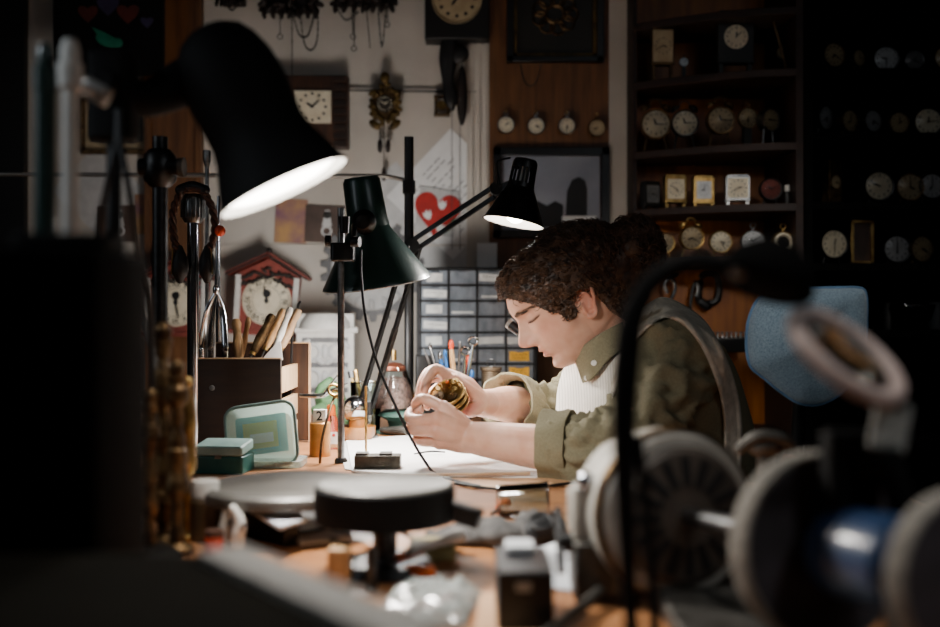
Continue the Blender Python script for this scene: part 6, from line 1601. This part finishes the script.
# the movement in the hands
mc = P(449, 397, 1.968); axm = V(-.30, -.62, .72).normalized(); M = frame(mc, axm, (1, 0, 0))
t = thing('clock_movement', 'round brass clock movement with gears, held in both hands', 'movement', mc)
mb = MB()
for z in (-.018, -.006, .009): mb.lathe([(0, z), (.0335, z), (.0345, z + .001), (.0345, z + .003), (.0335, z + .004), (0, z + .004)], M, 40)
part(mb, 'plate', M_['brass'], t, world=True)
mb = MB()
for i in range(5): a = i * 2 * PI / 5; mb.cyl(M @ V(.028 * math.cos(a), .028 * math.sin(a), -.011), M @ V(.028 * math.cos(a), .028 * math.sin(a), .011), .0028, n=10)
part(mb, 'pillar', M_['oldbrass'], t, world=True)
for x, y, r_, n_ in ((.007, .006, .017, 40), (-.014, -.011, .012, 28), (-.012, .014, .010, 22), (.012, -.016, .010, 24), (.018, .018, .008, 20)):
    mb = MB(); mb.gear(r_, n_, .002, M @ tr((x, y, .0145 + .002 * (n_ % 3)))); mb.cyl(M @ V(x, y, .012), M @ V(x, y, .024), .0018, n=8); part(mb, 'gear', M_['brass'] if n_ not in (28, 24) else M_['oldbrass'], t, world=True)
mb = MB(); mb.torus(M @ tr((0, 0, .0135)), .0325, .0018, 40, 6); mb.torus(M @ tr((0, 0, .001)), .0335, .0015, 40, 6); part(mb, 'rim', M_['brass'], t, world=True)
mb = MB(); mb.ell(M @ V(.004, .016, .024), (.0035, .0035, .0035)); part(mb, 'jewel', M_['orange'], t, world=True, label='small orange jewel knob')
# loupe at the eye
a = P(519, 331, 2.015); b_ = P(506, 321, 2.03)
t = thing('eye_loupe', 'small black and silver eye loupe at the brow of the person', 'loupe', a)
dv = (b_ - a).normalized()
mb = MB(); mb.lathe([(0, -.004), (.0095, -.004), (.0105, .010), (.0104, .02), (.008, .022), (0, .022)], frame(a, dv), 20); part(mb, 'barrel', M_['black'], t, world=True)
mb = MB(); mb.lathe([(0, .0255), (.0075, .0255), (.008, .027), (.0105, .027), (.0105, .020), (.009, .020)], frame(a, dv), 20); part(mb, 'silver_rim', M_['lightmetal'], t, world=True)
# ---------------------------------------------------------------- foreground, lamp side
t = thing('equipment_case', 'big black out-of-focus equipment case in the near corner of the bench', 'case', (-.42, .79, BT))
zt = CZ - (247 - 313.5) * .72 / FPX
mb = MB(); mb.rbox((-.46, .785, (BT + zt) / 2), (.40, .13, zt - BT), .012); part(mb, 'body', M_['caseblack'], t, world=True, bevel=.006)
mb = MB(); mb.rbox((-.30, .785, zt + .006), (.07, .06, .014), .01); part(mb, 'lid_knob', M_['blackmatte'], t, world=True, bevel=.003)
mb = MB(); mb.tube([(-.62, .785, zt), (-.60, .785, zt + .012), (-.52, .785, zt + .012), (-.50, .785, zt)], .006, 10, k=4); part(mb, 'handle', M_['rubber'], t, world=True)
# low dark machine bed with pale edge
ze = .885
def Z(px, py, z): return T(px, py, z)
e0, e1 = V(-.150, .705, ze), V(.018, .485, ze)
t = thing('machine_bed', 'low dark machine bed with a pale metal edge across the near corner', 'machine', ((e0 + e1) / 2).to_tuple()[:2] + (BT,))
poly = [(-.62, .705), (-.150, .705), (.018, .485), (.018, .40), (-.62, .40)]
mb = MB(); mb.prism(poly, ze - .006 - BT, tr((0, 0, BT))); part(mb, 'bed', M_['olivebox'], t, world=True, bevel=.004)
dv = (e1 - e0).normalized(); nv = V(-dv.y, dv.x, 0); nv = nv if nv.x < 0 or nv.y < 0 else -nv
mb = MB(); mb.tube([e0 - dv * .0 - nv * .0 + V(0, 0, -.014), e0.lerp(e1, .5) + V(0, 0, -.014), e1 + V(0, 0, -.014)], [.009, .009, .009], 16, round_=True, flat=.8); part(mb, 'edge_rail', M_['olivebox'], t, world=True)
mb = MB(); mb.prism([(p.x, p.y) for p in (e0 + nv * .004, e1 + nv * .004, e1 + nv * .036, e0 + nv * .036)], .006, tr((0, 0, ze - .006))); part(mb, 'top_strip', M_['railpale'], t, world=True, label='pale metal edge strip')
# blurred chrome and green uprights
for nm, lb, px, D, r, m, ytop, capm in (('chrome_stand', 'bright chrome tube upright behind the black case, out of focus', 70, .98, .0072, 'railpale', 88, 'railpale'), ('green_stand', 'dull green tube upright behind the black case, out of focus', 45, 1.0, .010, 'green', 92, 'green')):
    x = (px - 470) * D / FPX; zt_ = CZ - (ytop - 313.5) * D / FPX
    t = thing(nm, lb, 'stand', (x, D, BT))
    mb = MB(); mb.cyl((0, 0, 0), (0, 0, zt_ - BT), r, n=20); part(mb, 'tube', M_[m], t)
    mb = MB(); H_ = (76 if m == 'chrome' else 48) * D / FPX; k_ = zt_ - BT
    mb.lathe([(0, k_ + H_), (.006, k_ + H_), (.009, k_ + H_ - .01), (.0085, k_ + H_ * .55), (.0115, k_ + H_ * .5), (.011, k_), (0, k_)], None, 20); part(mb, 'holder', M_[capm], t)
    mb = MB(); mb.lathe([(0, .012), (.04, .012), (.045, 0), (0, 0)]); part(mb, 'base', M_['black'], t)
mb = MB(); mb.rbox((0, 0, 0), (.03, .02, .02), .006, tr(P(96, 92, 1.05)) @ roty(.5)); mb.cyl(P(72, 84, .985), P(98, 94, 1.05), .004); single(mb, 'rod_clamp', 'pale rod clamp fixed to the bright chrome upright', 'clamp', M_['lightmetal'], P(72, 84, .985), bevel=.004)
# turned brass pillars
def pillar(label, px, pyb, pyt, seed, m='oldbrass', r=.011):
    c = T(px, pyb); rr = random.Random(seed); Ht = wz(pyt, c.y) - BT
    t = thing('brass_pillar', label, 'pillar', c, 0, None)
    prof = [(0, 0), (r * 1.7, 0), (r * 1.7, .006), (r * .8, .012)]; z = .014
    while z < Ht - .02:
        k_ = rr.choice((.55, .8, 1.25, 1.0, .65)); prof += [(r * k_, z), (r * k_ * rr.uniform(.8, 1.15), z + .012)]; z += rr.uniform(.014, .026)
    prof += [(r * .8, Ht - .015), (r * .9, Ht - .006), (0, Ht)]
    mb = MB(); mb.lathe(prof, None, 18); part(mb, 'column', M_[m], t)
    mb = MB(); mb.ell((0, 0, Ht + .004), (r * .8, r * .8, r)); part(mb, 'finial', M_[m], t)
pillar('turned brass pillar nearest the black case, out of focus', 150, 560, 400, 1, 'oldbrass', .010)
pillar('tall turned brass pillar, thickest of the cluster by the black case', 163, 545, 335, 2, 'oldbrass', .014)
pillar('turned brass pillar in the cluster, beside the tallest', 177, 552, 372, 3, 'oldbrass', .012)
pillar('slim bright brass pillar in the cluster, nearest the plywood box', 188, 540, 385, 4, 'brass', .008)
pillar('short thin brass pillar behind the cluster', 170, 525, 430, 6, 'oldbrass', .009)
mb = MB(); c = T(150, 520)
mb.tube([P(128, 262, 1.42), P(138, 300, 1.42), P(150, 340, 1.41), P(160, 400, 1.40), P(150, 470, 1.40), T(146, 535) + V(0, 0, .004)], .0045, 8, k=8); single(mb, 'grey_cable', 'grey cable curving down behind the brass pillars to the bench', 'cable', M_['grey'])
# bottle with white cap, red pot, plugs
c = T(205, 540); s = c.y / FPX
t = thing('bottle', 'out-of-focus brown bottle with a white cap beside the brass pillars', 'bottle', c)
mb = MB(); mb.lathe([(0, 0), (15 * s, 0), (15.5 * s, 4 * s), (15.5 * s, 40 * s), (12 * s, 44 * s), (0, 44 * s)], tr(c), 28); part(mb, 'body', mat('bottle_brown', (.36, .29, .21), .3, c2=(.28, .22, .15)), t, world=True)
mb = MB(); mb.lathe([(0, 60 * s), (13 * s, 60 * s), (14 * s, 57 * s), (14 * s, 44 * s), (0, 44 * s)], tr(c), 28); part(mb, 'cap', M_['white'], t, world=True)
c = T(214, 552); s = c.y / FPX
t = thing('red_pot', 'small red pot with dark lid in front of the white-capped bottle', 'pot', c)
mb = MB(); mb.lathe([(0, 0), (9 * s, 0), (9 * s, 16 * s), (0, 16 * s)], tr(c), 20); part(mb, 'body', M_['orangered'], t, world=True)
mb = MB(); mb.lathe([(0, 23 * s), (9 * s, 22 * s), (9.5 * s, 16 * s), (0, 16 * s)], tr(c), 20); part(mb, 'lid', M_['leather'], t, world=True)
for i, (px, py) in enumerate(((225, 548), (238, 552))):
    c = T(px, py); s = c.y / FPX
    t = thing('white_plug', ['white moulded plug next to the red pot', 'white moulded plug further from the red pot'][i], 'plug', c)
    mb = MB(); mb.tube([c, c + V(0, 0, 16 * s), c + V(2 * s, 0, 30 * s), c + V((3 - 8 * i) * s, 0, 44 * s)], [6 * s, 7 * s, 6 * s, 4 * s], 14, k=4, round_=True); part(mb, 'body', M_['white'], t, world=True)
    mb = MB(); mb.cyl(c + V(4 * s, -.006, 24 * s), c + V(9 * s, -.01, 30 * s), 2 * s); part(mb, 'pin', M_['steel'], t, world=True)
# white sheets and dark bars beneath the dishes
for i, (pts, z, m, l_) in enumerate((([(212, 492), (262, 486), (306, 522), (280, 530)], BT + .035, 'cloth', 'white folded sheet slanting under the grey dish'), ([(262, 500), (340, 492), (352, 540), (300, 546)], BT + .004, 'paper_grey', 'grey white sheet lying flat beneath the black round tray'))):
    single(flat(pts, z, .004), 'paper_sheet', l_, 'paper', M_[m], smooth=0)
t = thing('flat_bar', 'dark steel bar lying under the slanting white sheet', 'bar', T(250, 535))
a, b_ = P(222, 508, 1.42), P(292, 546, 1.30); mb = MB(); mb.bar(V(a.x, a.y, BT + .012), V(b_.x, b_.y, BT + .012), .03, .022, (0, 0, 1)); part(mb, 'bar', M_['black'], t, world=True, bevel=.002)
mb = MB(); mb.box(((a.x + b_.x) / 2, (a.y + b_.y) / 2 + .02, BT + .0275), (.05, .04, .008)); part(mb, 'pad', M_['blackmatte'], t, world=True)
# round trays on stands
def tray(label, px, pyc, D, rpx, thick, m_top, m_side, arm=None, name='round_tray'):
    c = P(px, pyc, D); r = rpx * D / FPX
    t = thing(name, label, 'tray', (c.x, c.y, BT))
    mb = MB(); mb.lathe([(r, -thick), (r * 1.01, -thick * .5), (r, -.003), (r * .97, 0)], tr(c), 48); mb.lathe([(0, -thick), (r, -thick)], tr(c), 48); part(mb, 'side_ring', M_[m_side], t, world=True)
    mb = MB(); mb.lathe([(r * .975, -.0005), (r * .93, .002), (r * .85, -.001), (r * .3, -.002), (0, -.002)], tr(c), 48); part(mb, 'top_plate', M_[m_top], t, world=True)
    mb = MB(); mb.cyl((c.x, c.y, BT + .01), (c.x, c.y, c.z - thick), .014); part(mb, 'post', M_['black'], t, world=True)
    mb = MB(); mb.lathe([(0, .012), (.05, .012), (.055, 0), (0, 0)], tr((c.x, c.y, BT))); part(mb, 'base', M_['black'], t, world=True)
    if arm:
        mb = MB(); mb.bar(c + V(r * .8, -.01, -thick * .6), c + V(r * .8 + arm, -.02, -thick * .9), .022, .02); part(mb, 'side_arm', M_['black'], t, world=True, bevel=.003)
    return t
tray('black round tray with pale grey top in the middle of the bench clutter', 385, 484, 1.18, 70, .040, 'dishgrey', 'blackmatte', .045)
tray('grey round tray partly behind the black one, out of focus', 290, 484, 1.38, 86, .016, 'dishgrey', 'dishgrey')
# small gear and legs under the tray
for i, (px, py) in enumerate(((334, 580), (372, 590))):
    c = T(px, py); rod('steel_pin', ['dark upright pin under the black round tray, lamp side', 'dark upright pin under the black round tray, near the wood cube'][i], 'pin', c, c + V(0, 0, .045), .006, 'darksteel')
c = T(338, 592); s = c.y / FPX; mb = MB(); mb.rbox((c.x, c.y + .015, BT + .022), (22 * s, .03, .044), .003); single(mb, 'wood_block', 'small pale wooden block under the black round tray', 'block', M_['handlewood'], c, bevel=.002)
# screwdrivers, rods
def driver(label, a, b_, za=.010, m='orange', L=.5, r=.0075):
    A = T(*a, z=BT + za); B = T(*b_, z=BT + za); t = thing('screwdriver', label, 'screwdriver', V(A.x, A.y, BT)); mid = A.lerp(B, L)
    mb = MB(); mb.tube([A, A.lerp(mid, .2), A.lerp(mid, .7), mid], [r * .9, r, r * .85, r * .5], 12, k=3, round_=True); part(mb, 'handle', M_[m], t, world=True, label='orange handle' if 'orange' in m else None)
    mb = MB(); mb.cyl(mid, B, .003, n=8); part(mb, 'shaft', M_['steel'], t, world=True)
driver('orange-handled screwdriver lying beside the plastic bag, pointing to the gloves', (396, 560), (456, 540), .012, 'orange', .42)
driver('orange-handled screwdriver close behind the plastic bag', (430, 572), (366, 562), .010, 'orange', .35)
driver('short orange-handled screwdriver near the grey gloves', (474, 522), (494, 530), .010, 'orangered', .6)
driver('short orange-tipped tool beside the glass cup', (506, 503), (492, 514), .010, 'orange', .6, .009)
mb = MB(); a, b_ = T(352, 556, BT + .006), T(422, 566, BT + .006); mb.cyl(a, b_, .004, n=8); single(mb, 'steel_rod', 'bright steel rod lying behind the plastic bag', 'rod', M_['steel'])
mb = MB(); a, b_ = T(408, 552, BT + .024), T(458, 536, BT + .024); mb.tube([a, a.lerp(b_, .6), b_], [.005, .005, .009], 10, round_=True); single(mb, 'spanner', 'grey spanner with knobbed end lying across the small yellow box', 'tool', M_['lightmetal'])
c = T(432, 560); mb = MB(); mb.rbox((c.x, c.y + .02, BT + .009), (.055, .06, .018), .004); single(mb, 'small_box', 'small dull yellow box under the grey spanner', 'box', mat('box_yellow', (.52, .47, .30), .6, c2=(.42, .37, .22)), c, bevel=.002)
mb = MB(); mb.tube([T(392, 532, BT + .02), T(402, 533, BT + .024), T(416, 540, BT + .012), T(424, 548, BT + .005)], .0022, 6, k=5); single(mb, 'wire', 'curved bright wire by the black round tray', 'wire', M_['steel'])
# gloves
t = thing('work_gloves', 'crumpled dark grey work glove lying on the bench', 'glove', T(505, 545))
mb = MB()
c = T(497, 545)
for dx, dy, rx, ry, rz in ((-.028, .01, .034, .03, .012), (.0, .0, .036, .028, .016), (.03, .015, .03, .03, .014), (.045, .03, .024, .022, .020), (-.01, .035, .03, .02, .015)):
    mb.ell(c + V(dx, dy, rz * .9), (rx, ry, rz), rotz(dx * 20), 18, 12)
for dx, dy, l_ in ((-.055, -.008, -.03), (-.05, .008, -.035), (-.045, .024, -.032)):
    mb.tube([c + V(dx + .02, dy, .012), c + V(dx, dy, .012), c + V(dx + l_, dy - .008, .008)], [.010, .010, .007], 10, k=4, round_=True)
mb.v = [p + V(0, 0, .004 * nz(p, 60, 2) + .003 * nz(p, 140, 7)) if p.z > BT + .004 else p for p in mb.v]
part(mb, 'palm', M_['glove'], t, world=True, smooth=70)
mb = MB(); mb.tube([c + V(.05, .0, .014), c + V(.07, .012, .016), c + V(.078, .03, .014)], [.02, .022, .018], 14, k=4, round_=True, flat=.7); part(mb, 'cuff', M_['rubber'], t, world=True)
mb = MB(); mb.torus(tr(c + V(.055, -.005, .030)) @ rotx(.5), .014, .0028, 20, 8); part(mb, 'wrist_strap', M_['rubber'], t, world=True)
# glass cup lying
c = T(522, 518); t = thing('glass_cup', 'clear glass cup lying on its side on the bench', 'cup', c)
M = frame(c + V(-.035, .0, .026), V(1, -.12, .03), (0, 0, 1))
mb = MB(); mb.lathe([(0, 0), (.019, 0), (.021, .004), (.024, .06), (.026, .072), (.0245, .072), (.0225, .06), (.019, .006), (0, .005)], M, 32); part(mb, 'wall', M_['glass'], t, world=True)
mb = MB(); mb.torus(M @ tr((0, 0, .072)), .0253, .0012, 32, 6); part(mb, 'rim', M_['chrome'], t, world=True)
mb = MB(); mb.torus(tr(c + V(.02, .02, .001)), .036, .0012, 40, 6); single(mb, 'wire_ring', 'large thin wire ring lying around the glass cup', 'ring', M_['steel'])
# black box with a slot
c = T(527, 640); t = thing('black_box', 'small black box with a pale tag on its top by the bottom edge', 'box', c)
D = c.y; 
mb = MB(); mb.rbox((c.x, 1.0, BT + .028), (.052, .105, .056), .004); part(mb, 'body', M_['black'], t, world=True, bevel=.003)
mb = MB(); mb.box((c.x - .002, .947, BT + .042), (.014, .002, .008)); part(mb, 'badge', M_['lightmetal'], t, world=True)
mb = MB(); mb.rbox((c.x - .002, 1.03, BT + .060), (.028, .034, .008), .004); part(mb, 'pale_tag', M_['cloth'], t, world=True, bevel=.001)
# plastic bag
c = T(430, 606); t = thing('plastic_bag', 'clear shiny plastic bag of reddish parts lying on the bench', 'bag', c)
NX, NY = 26, 22; rows = []
for i in range(NY):
    row = []
    for j in range(NX):
        u_, v_ = j / (NX - 1) - .5, i / (NY - 1) - .5
        x = .088 * u_ + .018 * v_; y = .115 * v_ - .02 * u_
        edge = (1 - (2 * u_) ** 4) * (1 - (2 * v_) ** 4)
        z = .003 + .017 * edge + edge * (.010 * noise.noise(Vector((u_ * 4, v_ * 4, 1))) + .006 * noise.noise(Vector((u_ * 9, v_ * 9, 5))))
        row.append(V(c.x + x, c.y + y, BT + max(.003, z)))
    rows.append(row)
mb = MB(); mb.loft(rows, closed=False); part(mb, 'film', M_['bag'], t, world=True, smooth=80)
for i in range(7):
    mb = MB(); p = V(c.x + R.uniform(-.028, .03), c.y + R.uniform(-.045, .0), BT + .006)
    mb.ell(p, (.010, .008, .005), rotz(R.uniform(0, 3)), 12, 8); part(mb, 'enclosed_part', M_['soap'] if i % 2 else M_['lightmetal'], t, world=True)
# white cloth and papers on the machine side
c = T(565, 572); mb = MB(); rows = []
for i in range(20):
    row = []
    for j in range(20):
        u_, v_ = j / 19 - .5, i / 19 - .5; e = (1 - (2 * u_) ** 4) * (1 - (2 * v_) ** 4)
        row.append(c + V(.10 * u_ + .02 * math.sin(v_ * 6), .17 * v_ - .05 * u_, .002 + e * (.014 + .018 * noise.noise(Vector((u_ * 3, v_ * 3, 2))) + .006 * noise.noise(Vector((u_ * 8, v_ * 8, 9))))))
    rows.append(row)
mb.loft(rows, closed=False); o = single(mb, 'rag', 'crumpled white rag on the bench before the grinder', 'cloth', M_['cloth'], c, smooth=80)
single(flat([(480, 595), (545, 590), (560, 660), (470, 665)], z0, .002), 'paper_sheet', 'tan paper sheet lying under the black box and bag', 'paper', M_['tan'], smooth=0)
mb = MB(); mb.tube([T(540, 640, BT + .010), T(580, 608, BT + .012), T(600, 592, BT + .014)], [.005, .006, .006], 10, k=4, round_=True); mb.tube([T(600, 592, BT + .014), T(596, 582, BT + .014), T(585, 580, BT + .012)], .004, 8, k=4, round_=True); single(mb, 'wrench', 'dull steel wrench lying on the bench before the vise', 'tool', M_['iron'])

# ---------------------------------------------------------------- bench grinder on the machine side
GA = V(.207, 1.05, .8385); GB = V(.324, .66, .870); gd = (GB - GA).normalized()
G = frame(GA, gd, (0, 0, 1))
t = thing('bench_grinder', 'grey bench grinder with vented motor, broad wheels and blue hub', 'grinder', (.24, .9, BT))
mb = MB(); mb.lathe([(0, -.10), (.05, -.10), (.072, -.092), (.082, -.07), (.086, -.03), (.0855, .0), (.078, .010), (.066, .012), (0, .012)], G, 48)
part(mb, 'motor_housing', M_['greycast'], t, world=True, bevel=.002)
mb = MB(); mb.lathe([(.068, .008), (.068, .016), (.062, .022), (.03, .026), (0, .026)], G, 48); ev = part(mb, 'vented_end', mat('vent_brown', (.33, .29, .25), .6, c2=(.24, .21, .18), scale=20), t, world=True)
for i in range(16):
    a = i * PI / 8; mb = MB(); mb.bar(G @ V(.030 * math.cos(a), .030 * math.sin(a), .0255), G @ V(.058 * math.cos(a), .058 * math.sin(a), .0228), .0030, .0085, G.to_3x3() @ V(0, 0, 1)); part(mb, 'vent_slot', M_['ink'], ev, world=True, label='dark vent slot')
mb = MB(); mb.lathe([(.0845, -.008), (.0870, -.006), (.0870, .004), (.0845, .006)], G, 48); part(mb, 'seam_band', M_['oldbrass'], t, world=True)
mb = MB(); mb.cyl(G @ V(0, 0, .0), G @ V(0, 0, .44), .009); part(mb, 'spindle', M_['steel'], t, world=True)
def wheel(z0_, r, th, nm='wheel'):
    mb = MB(); mb.lathe([(r * .93, z0_ - .0005), (r * .99, z0_ + .002), (r, z0_ + .005), (r, z0_ + th - .005), (r * .985, z0_ + th - .001), (r * .95, z0_ + th)], G, 64); w_ = part(mb, nm, M_['sand'], t, world=True, label='pale gritty rim of the wheel')
    mb = MB(); mb.lathe([(0, z0_), (r * .935, z0_)], G, 48); mb.lathe([(0, z0_ + th + .004), (r * .2, z0_ + th + .004), (r * .26, z0_ + th - .001), (r * .955, z0_ + th - .001)], G, 48); part(mb, 'wheel_face', M_['wheelface'], w_, world=True, label='dark wheel face')
wheel(.225, .0745, .026)
mb = MB(); mb.lathe([(0, .245), (.018, .247), (.028, .258), (.0335, .268), (.0345, .30), (.0335, .34), (.026, .35), (0, .352)], G, 36); hb = part(mb, 'hub', M_['bluepaint'], t, world=True, label='blue painted hub')
mb = MB(); mb.lathe([(.0348, .285), (.0355, .289), (.0355, .297), (.0348, .301)], G, 36); part(mb, 'ring', M_['bluepaint'], hb, world=True)
mb = MB(); mb.box((0, 0, 0), (.024, .020, .0008), frame(G @ V(.010, -.0335, .315), G.to_3x3() @ V(.3, -.95, 0), gd)); part(mb, 'rating_plate', M_['lightmetal'], hb, world=True, label='worn pale plate')
wheel(.385, .058, .02)
mb = MB(); mb.rbox((.252, .88, BT + .009), (.14, .46, .018), .02, None); part(mb, 'base', M_['iron'], t, world=True, bevel=.003)
mb = MB(); mb.rbox((GA.x - .005, 1.10, (BT + .018 + .78) / 2), (.07, .10, .78 - BT - .018), .01); part(mb, 'pedestal', M_['iron'], t, world=True, bevel=.003)
mb = MB(); mb.rbox((.302, .715, (BT + .018 + .845) / 2), (.03, .03, .845 - BT - .018), .006); part(mb, 'pedestal', M_['iron'], t, world=True, bevel=.003)
# vise
c = V(.118, 1.08, BT); t = thing('bench_vise', 'small grey bench vise with knobbed screw before the grinder motor', 'vise', c)
mb = MB(); mb.rbox((c.x + .012, c.y, BT + .03), (.05, .07, .06), .006); part(mb, 'body', M_['iron'], t, world=True, bevel=.003)
mb = MB(); mb.rbox((c.x + .015, c.y - .012, BT + .088), (.058, .03, .056), .008); mb.rbox((c.x + .015, c.y + .03, BT + .082), (.058, .022, .044), .006); part(mb, 'jaw', M_['greycast'], t, world=True, bevel=.003)
mb = MB(); mb.cyl((c.x - .028, c.y - .005, BT + .055), (c.x + .0, c.y - .005, BT + .055), .011); mb.bar((c.x - .026, c.y - .03, BT + .03), (c.x - .026, c.y + .02, BT + .085), .008, .008); part(mb, 'screw_handle', M_['darksteel'], t, world=True)
mb = MB(); mb.ell((c.x - .0, c.y - .02, BT + .118), (.010, .010, .012)); part(mb, 'knob', M_['chrome'], t, world=True)
# chrome fitting behind the wheel
c = P(765, 445, 1.28); t = thing('air_fitting', 'chrome fitting on a post between the grinder wheel and the blue chair', 'fitting', (c.x, c.y, BT))
mb = MB(); mb.cyl((c.x, c.y, BT), c, .010); part(mb, 'post', M_['iron'], t, world=True)
mb = MB(); mb.ell(c, (.024, .018, .015)); mb.tube([c + V(-.03, 0, -.004), c + V(-.012, -.012, .012), c + V(.02, -.012, .008), c + V(.036, 0, -.012)], .008, 10, k=4, round_=True); part(mb, 'body', M_['iron'], t, world=True)
mb = MB(); mb.lathe([(0, 0), (.012, 0), (.012, .012), (0, .012)], frame(c + V(.026, -.006, -.02), (.3, -1, 0)), 16); part(mb, 'cap', M_['copper'], t, world=True)

# ---------------------------------------------------------------- magnifiers out of focus
D = .78
t = thing('magnifier_lamp', 'black out-of-focus magnifier lamp on a curved arm before the person', 'magnifier', (P(632, 400, D).x, D, BT))
arch = [(636, 690), (630, 600), (625, 500), (624, 420), (627, 360), (633, 318), (650, 284), (674, 266), (702, 261), (730, 268)]
mb = MB(); mb.tube([P(x, y, D) for x, y in arch], [.006, .006, .0075, .0095, .0105, .0095, .008, .007, .007, .008], 12, k=6, round_=True); part(mb, 'arm', M_['blackmatte'], t, world=True)
mb = MB(); mb.tube([P(637, 435, D + .005), P(645, 500, D + .005), P(653, 600, D + .005), P(659, 690, D + .005)], .0045, 10, k=4); part(mb, 'brace', M_['blackmatte'], t, world=True)
mb = MB(); hc = P(768, 276, D); MM = frame(hc, V(-.35, -.25, -.9)); mb.lathe([(0, -.024), (.018, -.024), (.030, -.014), (.036, .002), (.036, .008), (.031, .009)], MM, 32); part(mb, 'head', M_['caseblack'], t, world=True)
mb = MB(); mb.lathe([(0, .010), (.02, .0095), (.030, .007)], MM, 32); part(mb, 'lens', M_['caseblack'], t, world=True)
mb = MB(); mb.ell(P(738, 271, D - .01), (.006, .006, .006)); part(mb, 'joint', M_['lightmetal'], t, world=True)
mb = MB(); b_ = P(645, 720, D); mb.lathe([(0, .02), (.05, .018), (.055, .008), (.055, 0), (0, 0)], tr((b_.x, D, BT))); mb.cyl((b_.x, D, BT + .01), P(640, 690, D), .012); part(mb, 'base', M_['blackmatte'], t, world=True)
D = .76
t = thing('magnifier', 'beige-ringed magnifying lens on a pale bracket in front of the blue chair', 'magnifier', (P(885, 400, D).x, D, BT))
c = P(846, 355, D); e1 = (P(904, 390, D) - c); e1n = e1.normalized(); nrm = V(.30, -.50, .81); nrm = (nrm - e1n * nrm.dot(e1n)).normalized(); MM = frame(c, nrm, e1n)
mb = MB(); mb.torus(MM, .0435, .0065, 48, 10); part(mb, 'lens_ring', M_['pinkring'], t, world=True)
mb = MB(); mb.lathe([(0, .004), (.02, .0035), (.038, 0), (.02, -.0035), (0, -.004)], MM, 40); part(mb, 'lens', M_['glass'], t, world=True)
mb = MB(); mb.ell(MM @ V(-.03, -.012, .008), (.004, .004, .004)); part(mb, 'stud', M_['lightmetal'], t, world=True)
a = P(893, 398, D); b_ = P(890, 450, D)
mb = MB(); mb.bar(P(897, 392, D), P(892, 408, D), .012, .010); part(mb, 'hinge', M_['iron'], t, world=True)
mb = MB(); mb.bar(P(894, 403, D), P(886, 450, D), .026, .006, (1, 0, 0)); part(mb, 'bracket', mat('bracket_pale', (.80, .81, .78), .5, .1, c2=(.42, .43, .41), scale=90), t, world=True, bevel=.001)
gx = P(886, 450, D)
mb = MB(); mb.tube([gx, P(895, 480, D), P(915, 560, D), P(925, 690, D), V(P(925, 690, D).x, D, BT)], [.010, .011, .011, .012, .012], 12, k=5); part(mb, 'arm', M_['blackmatte'], t, world=True)
mb = MB(); mb.rbox((0, 0, 0), (.04, .03, .06), .008, tr(P(850, 470, D + .03))); mb.bar(P(850, 470, D + .03), P(890, 462, D), .018, .018); part(mb, 'counterweight', M_['blackmatte'], t, world=True, bevel=.003)
mb = MB(); q = V(P(925, 690, D).x, D, BT); mb.lathe([(0, .018), (.035, .016), (.038, 0), (0, 0)], tr(q)); part(mb, 'base', M_['blackmatte'], t, world=True)
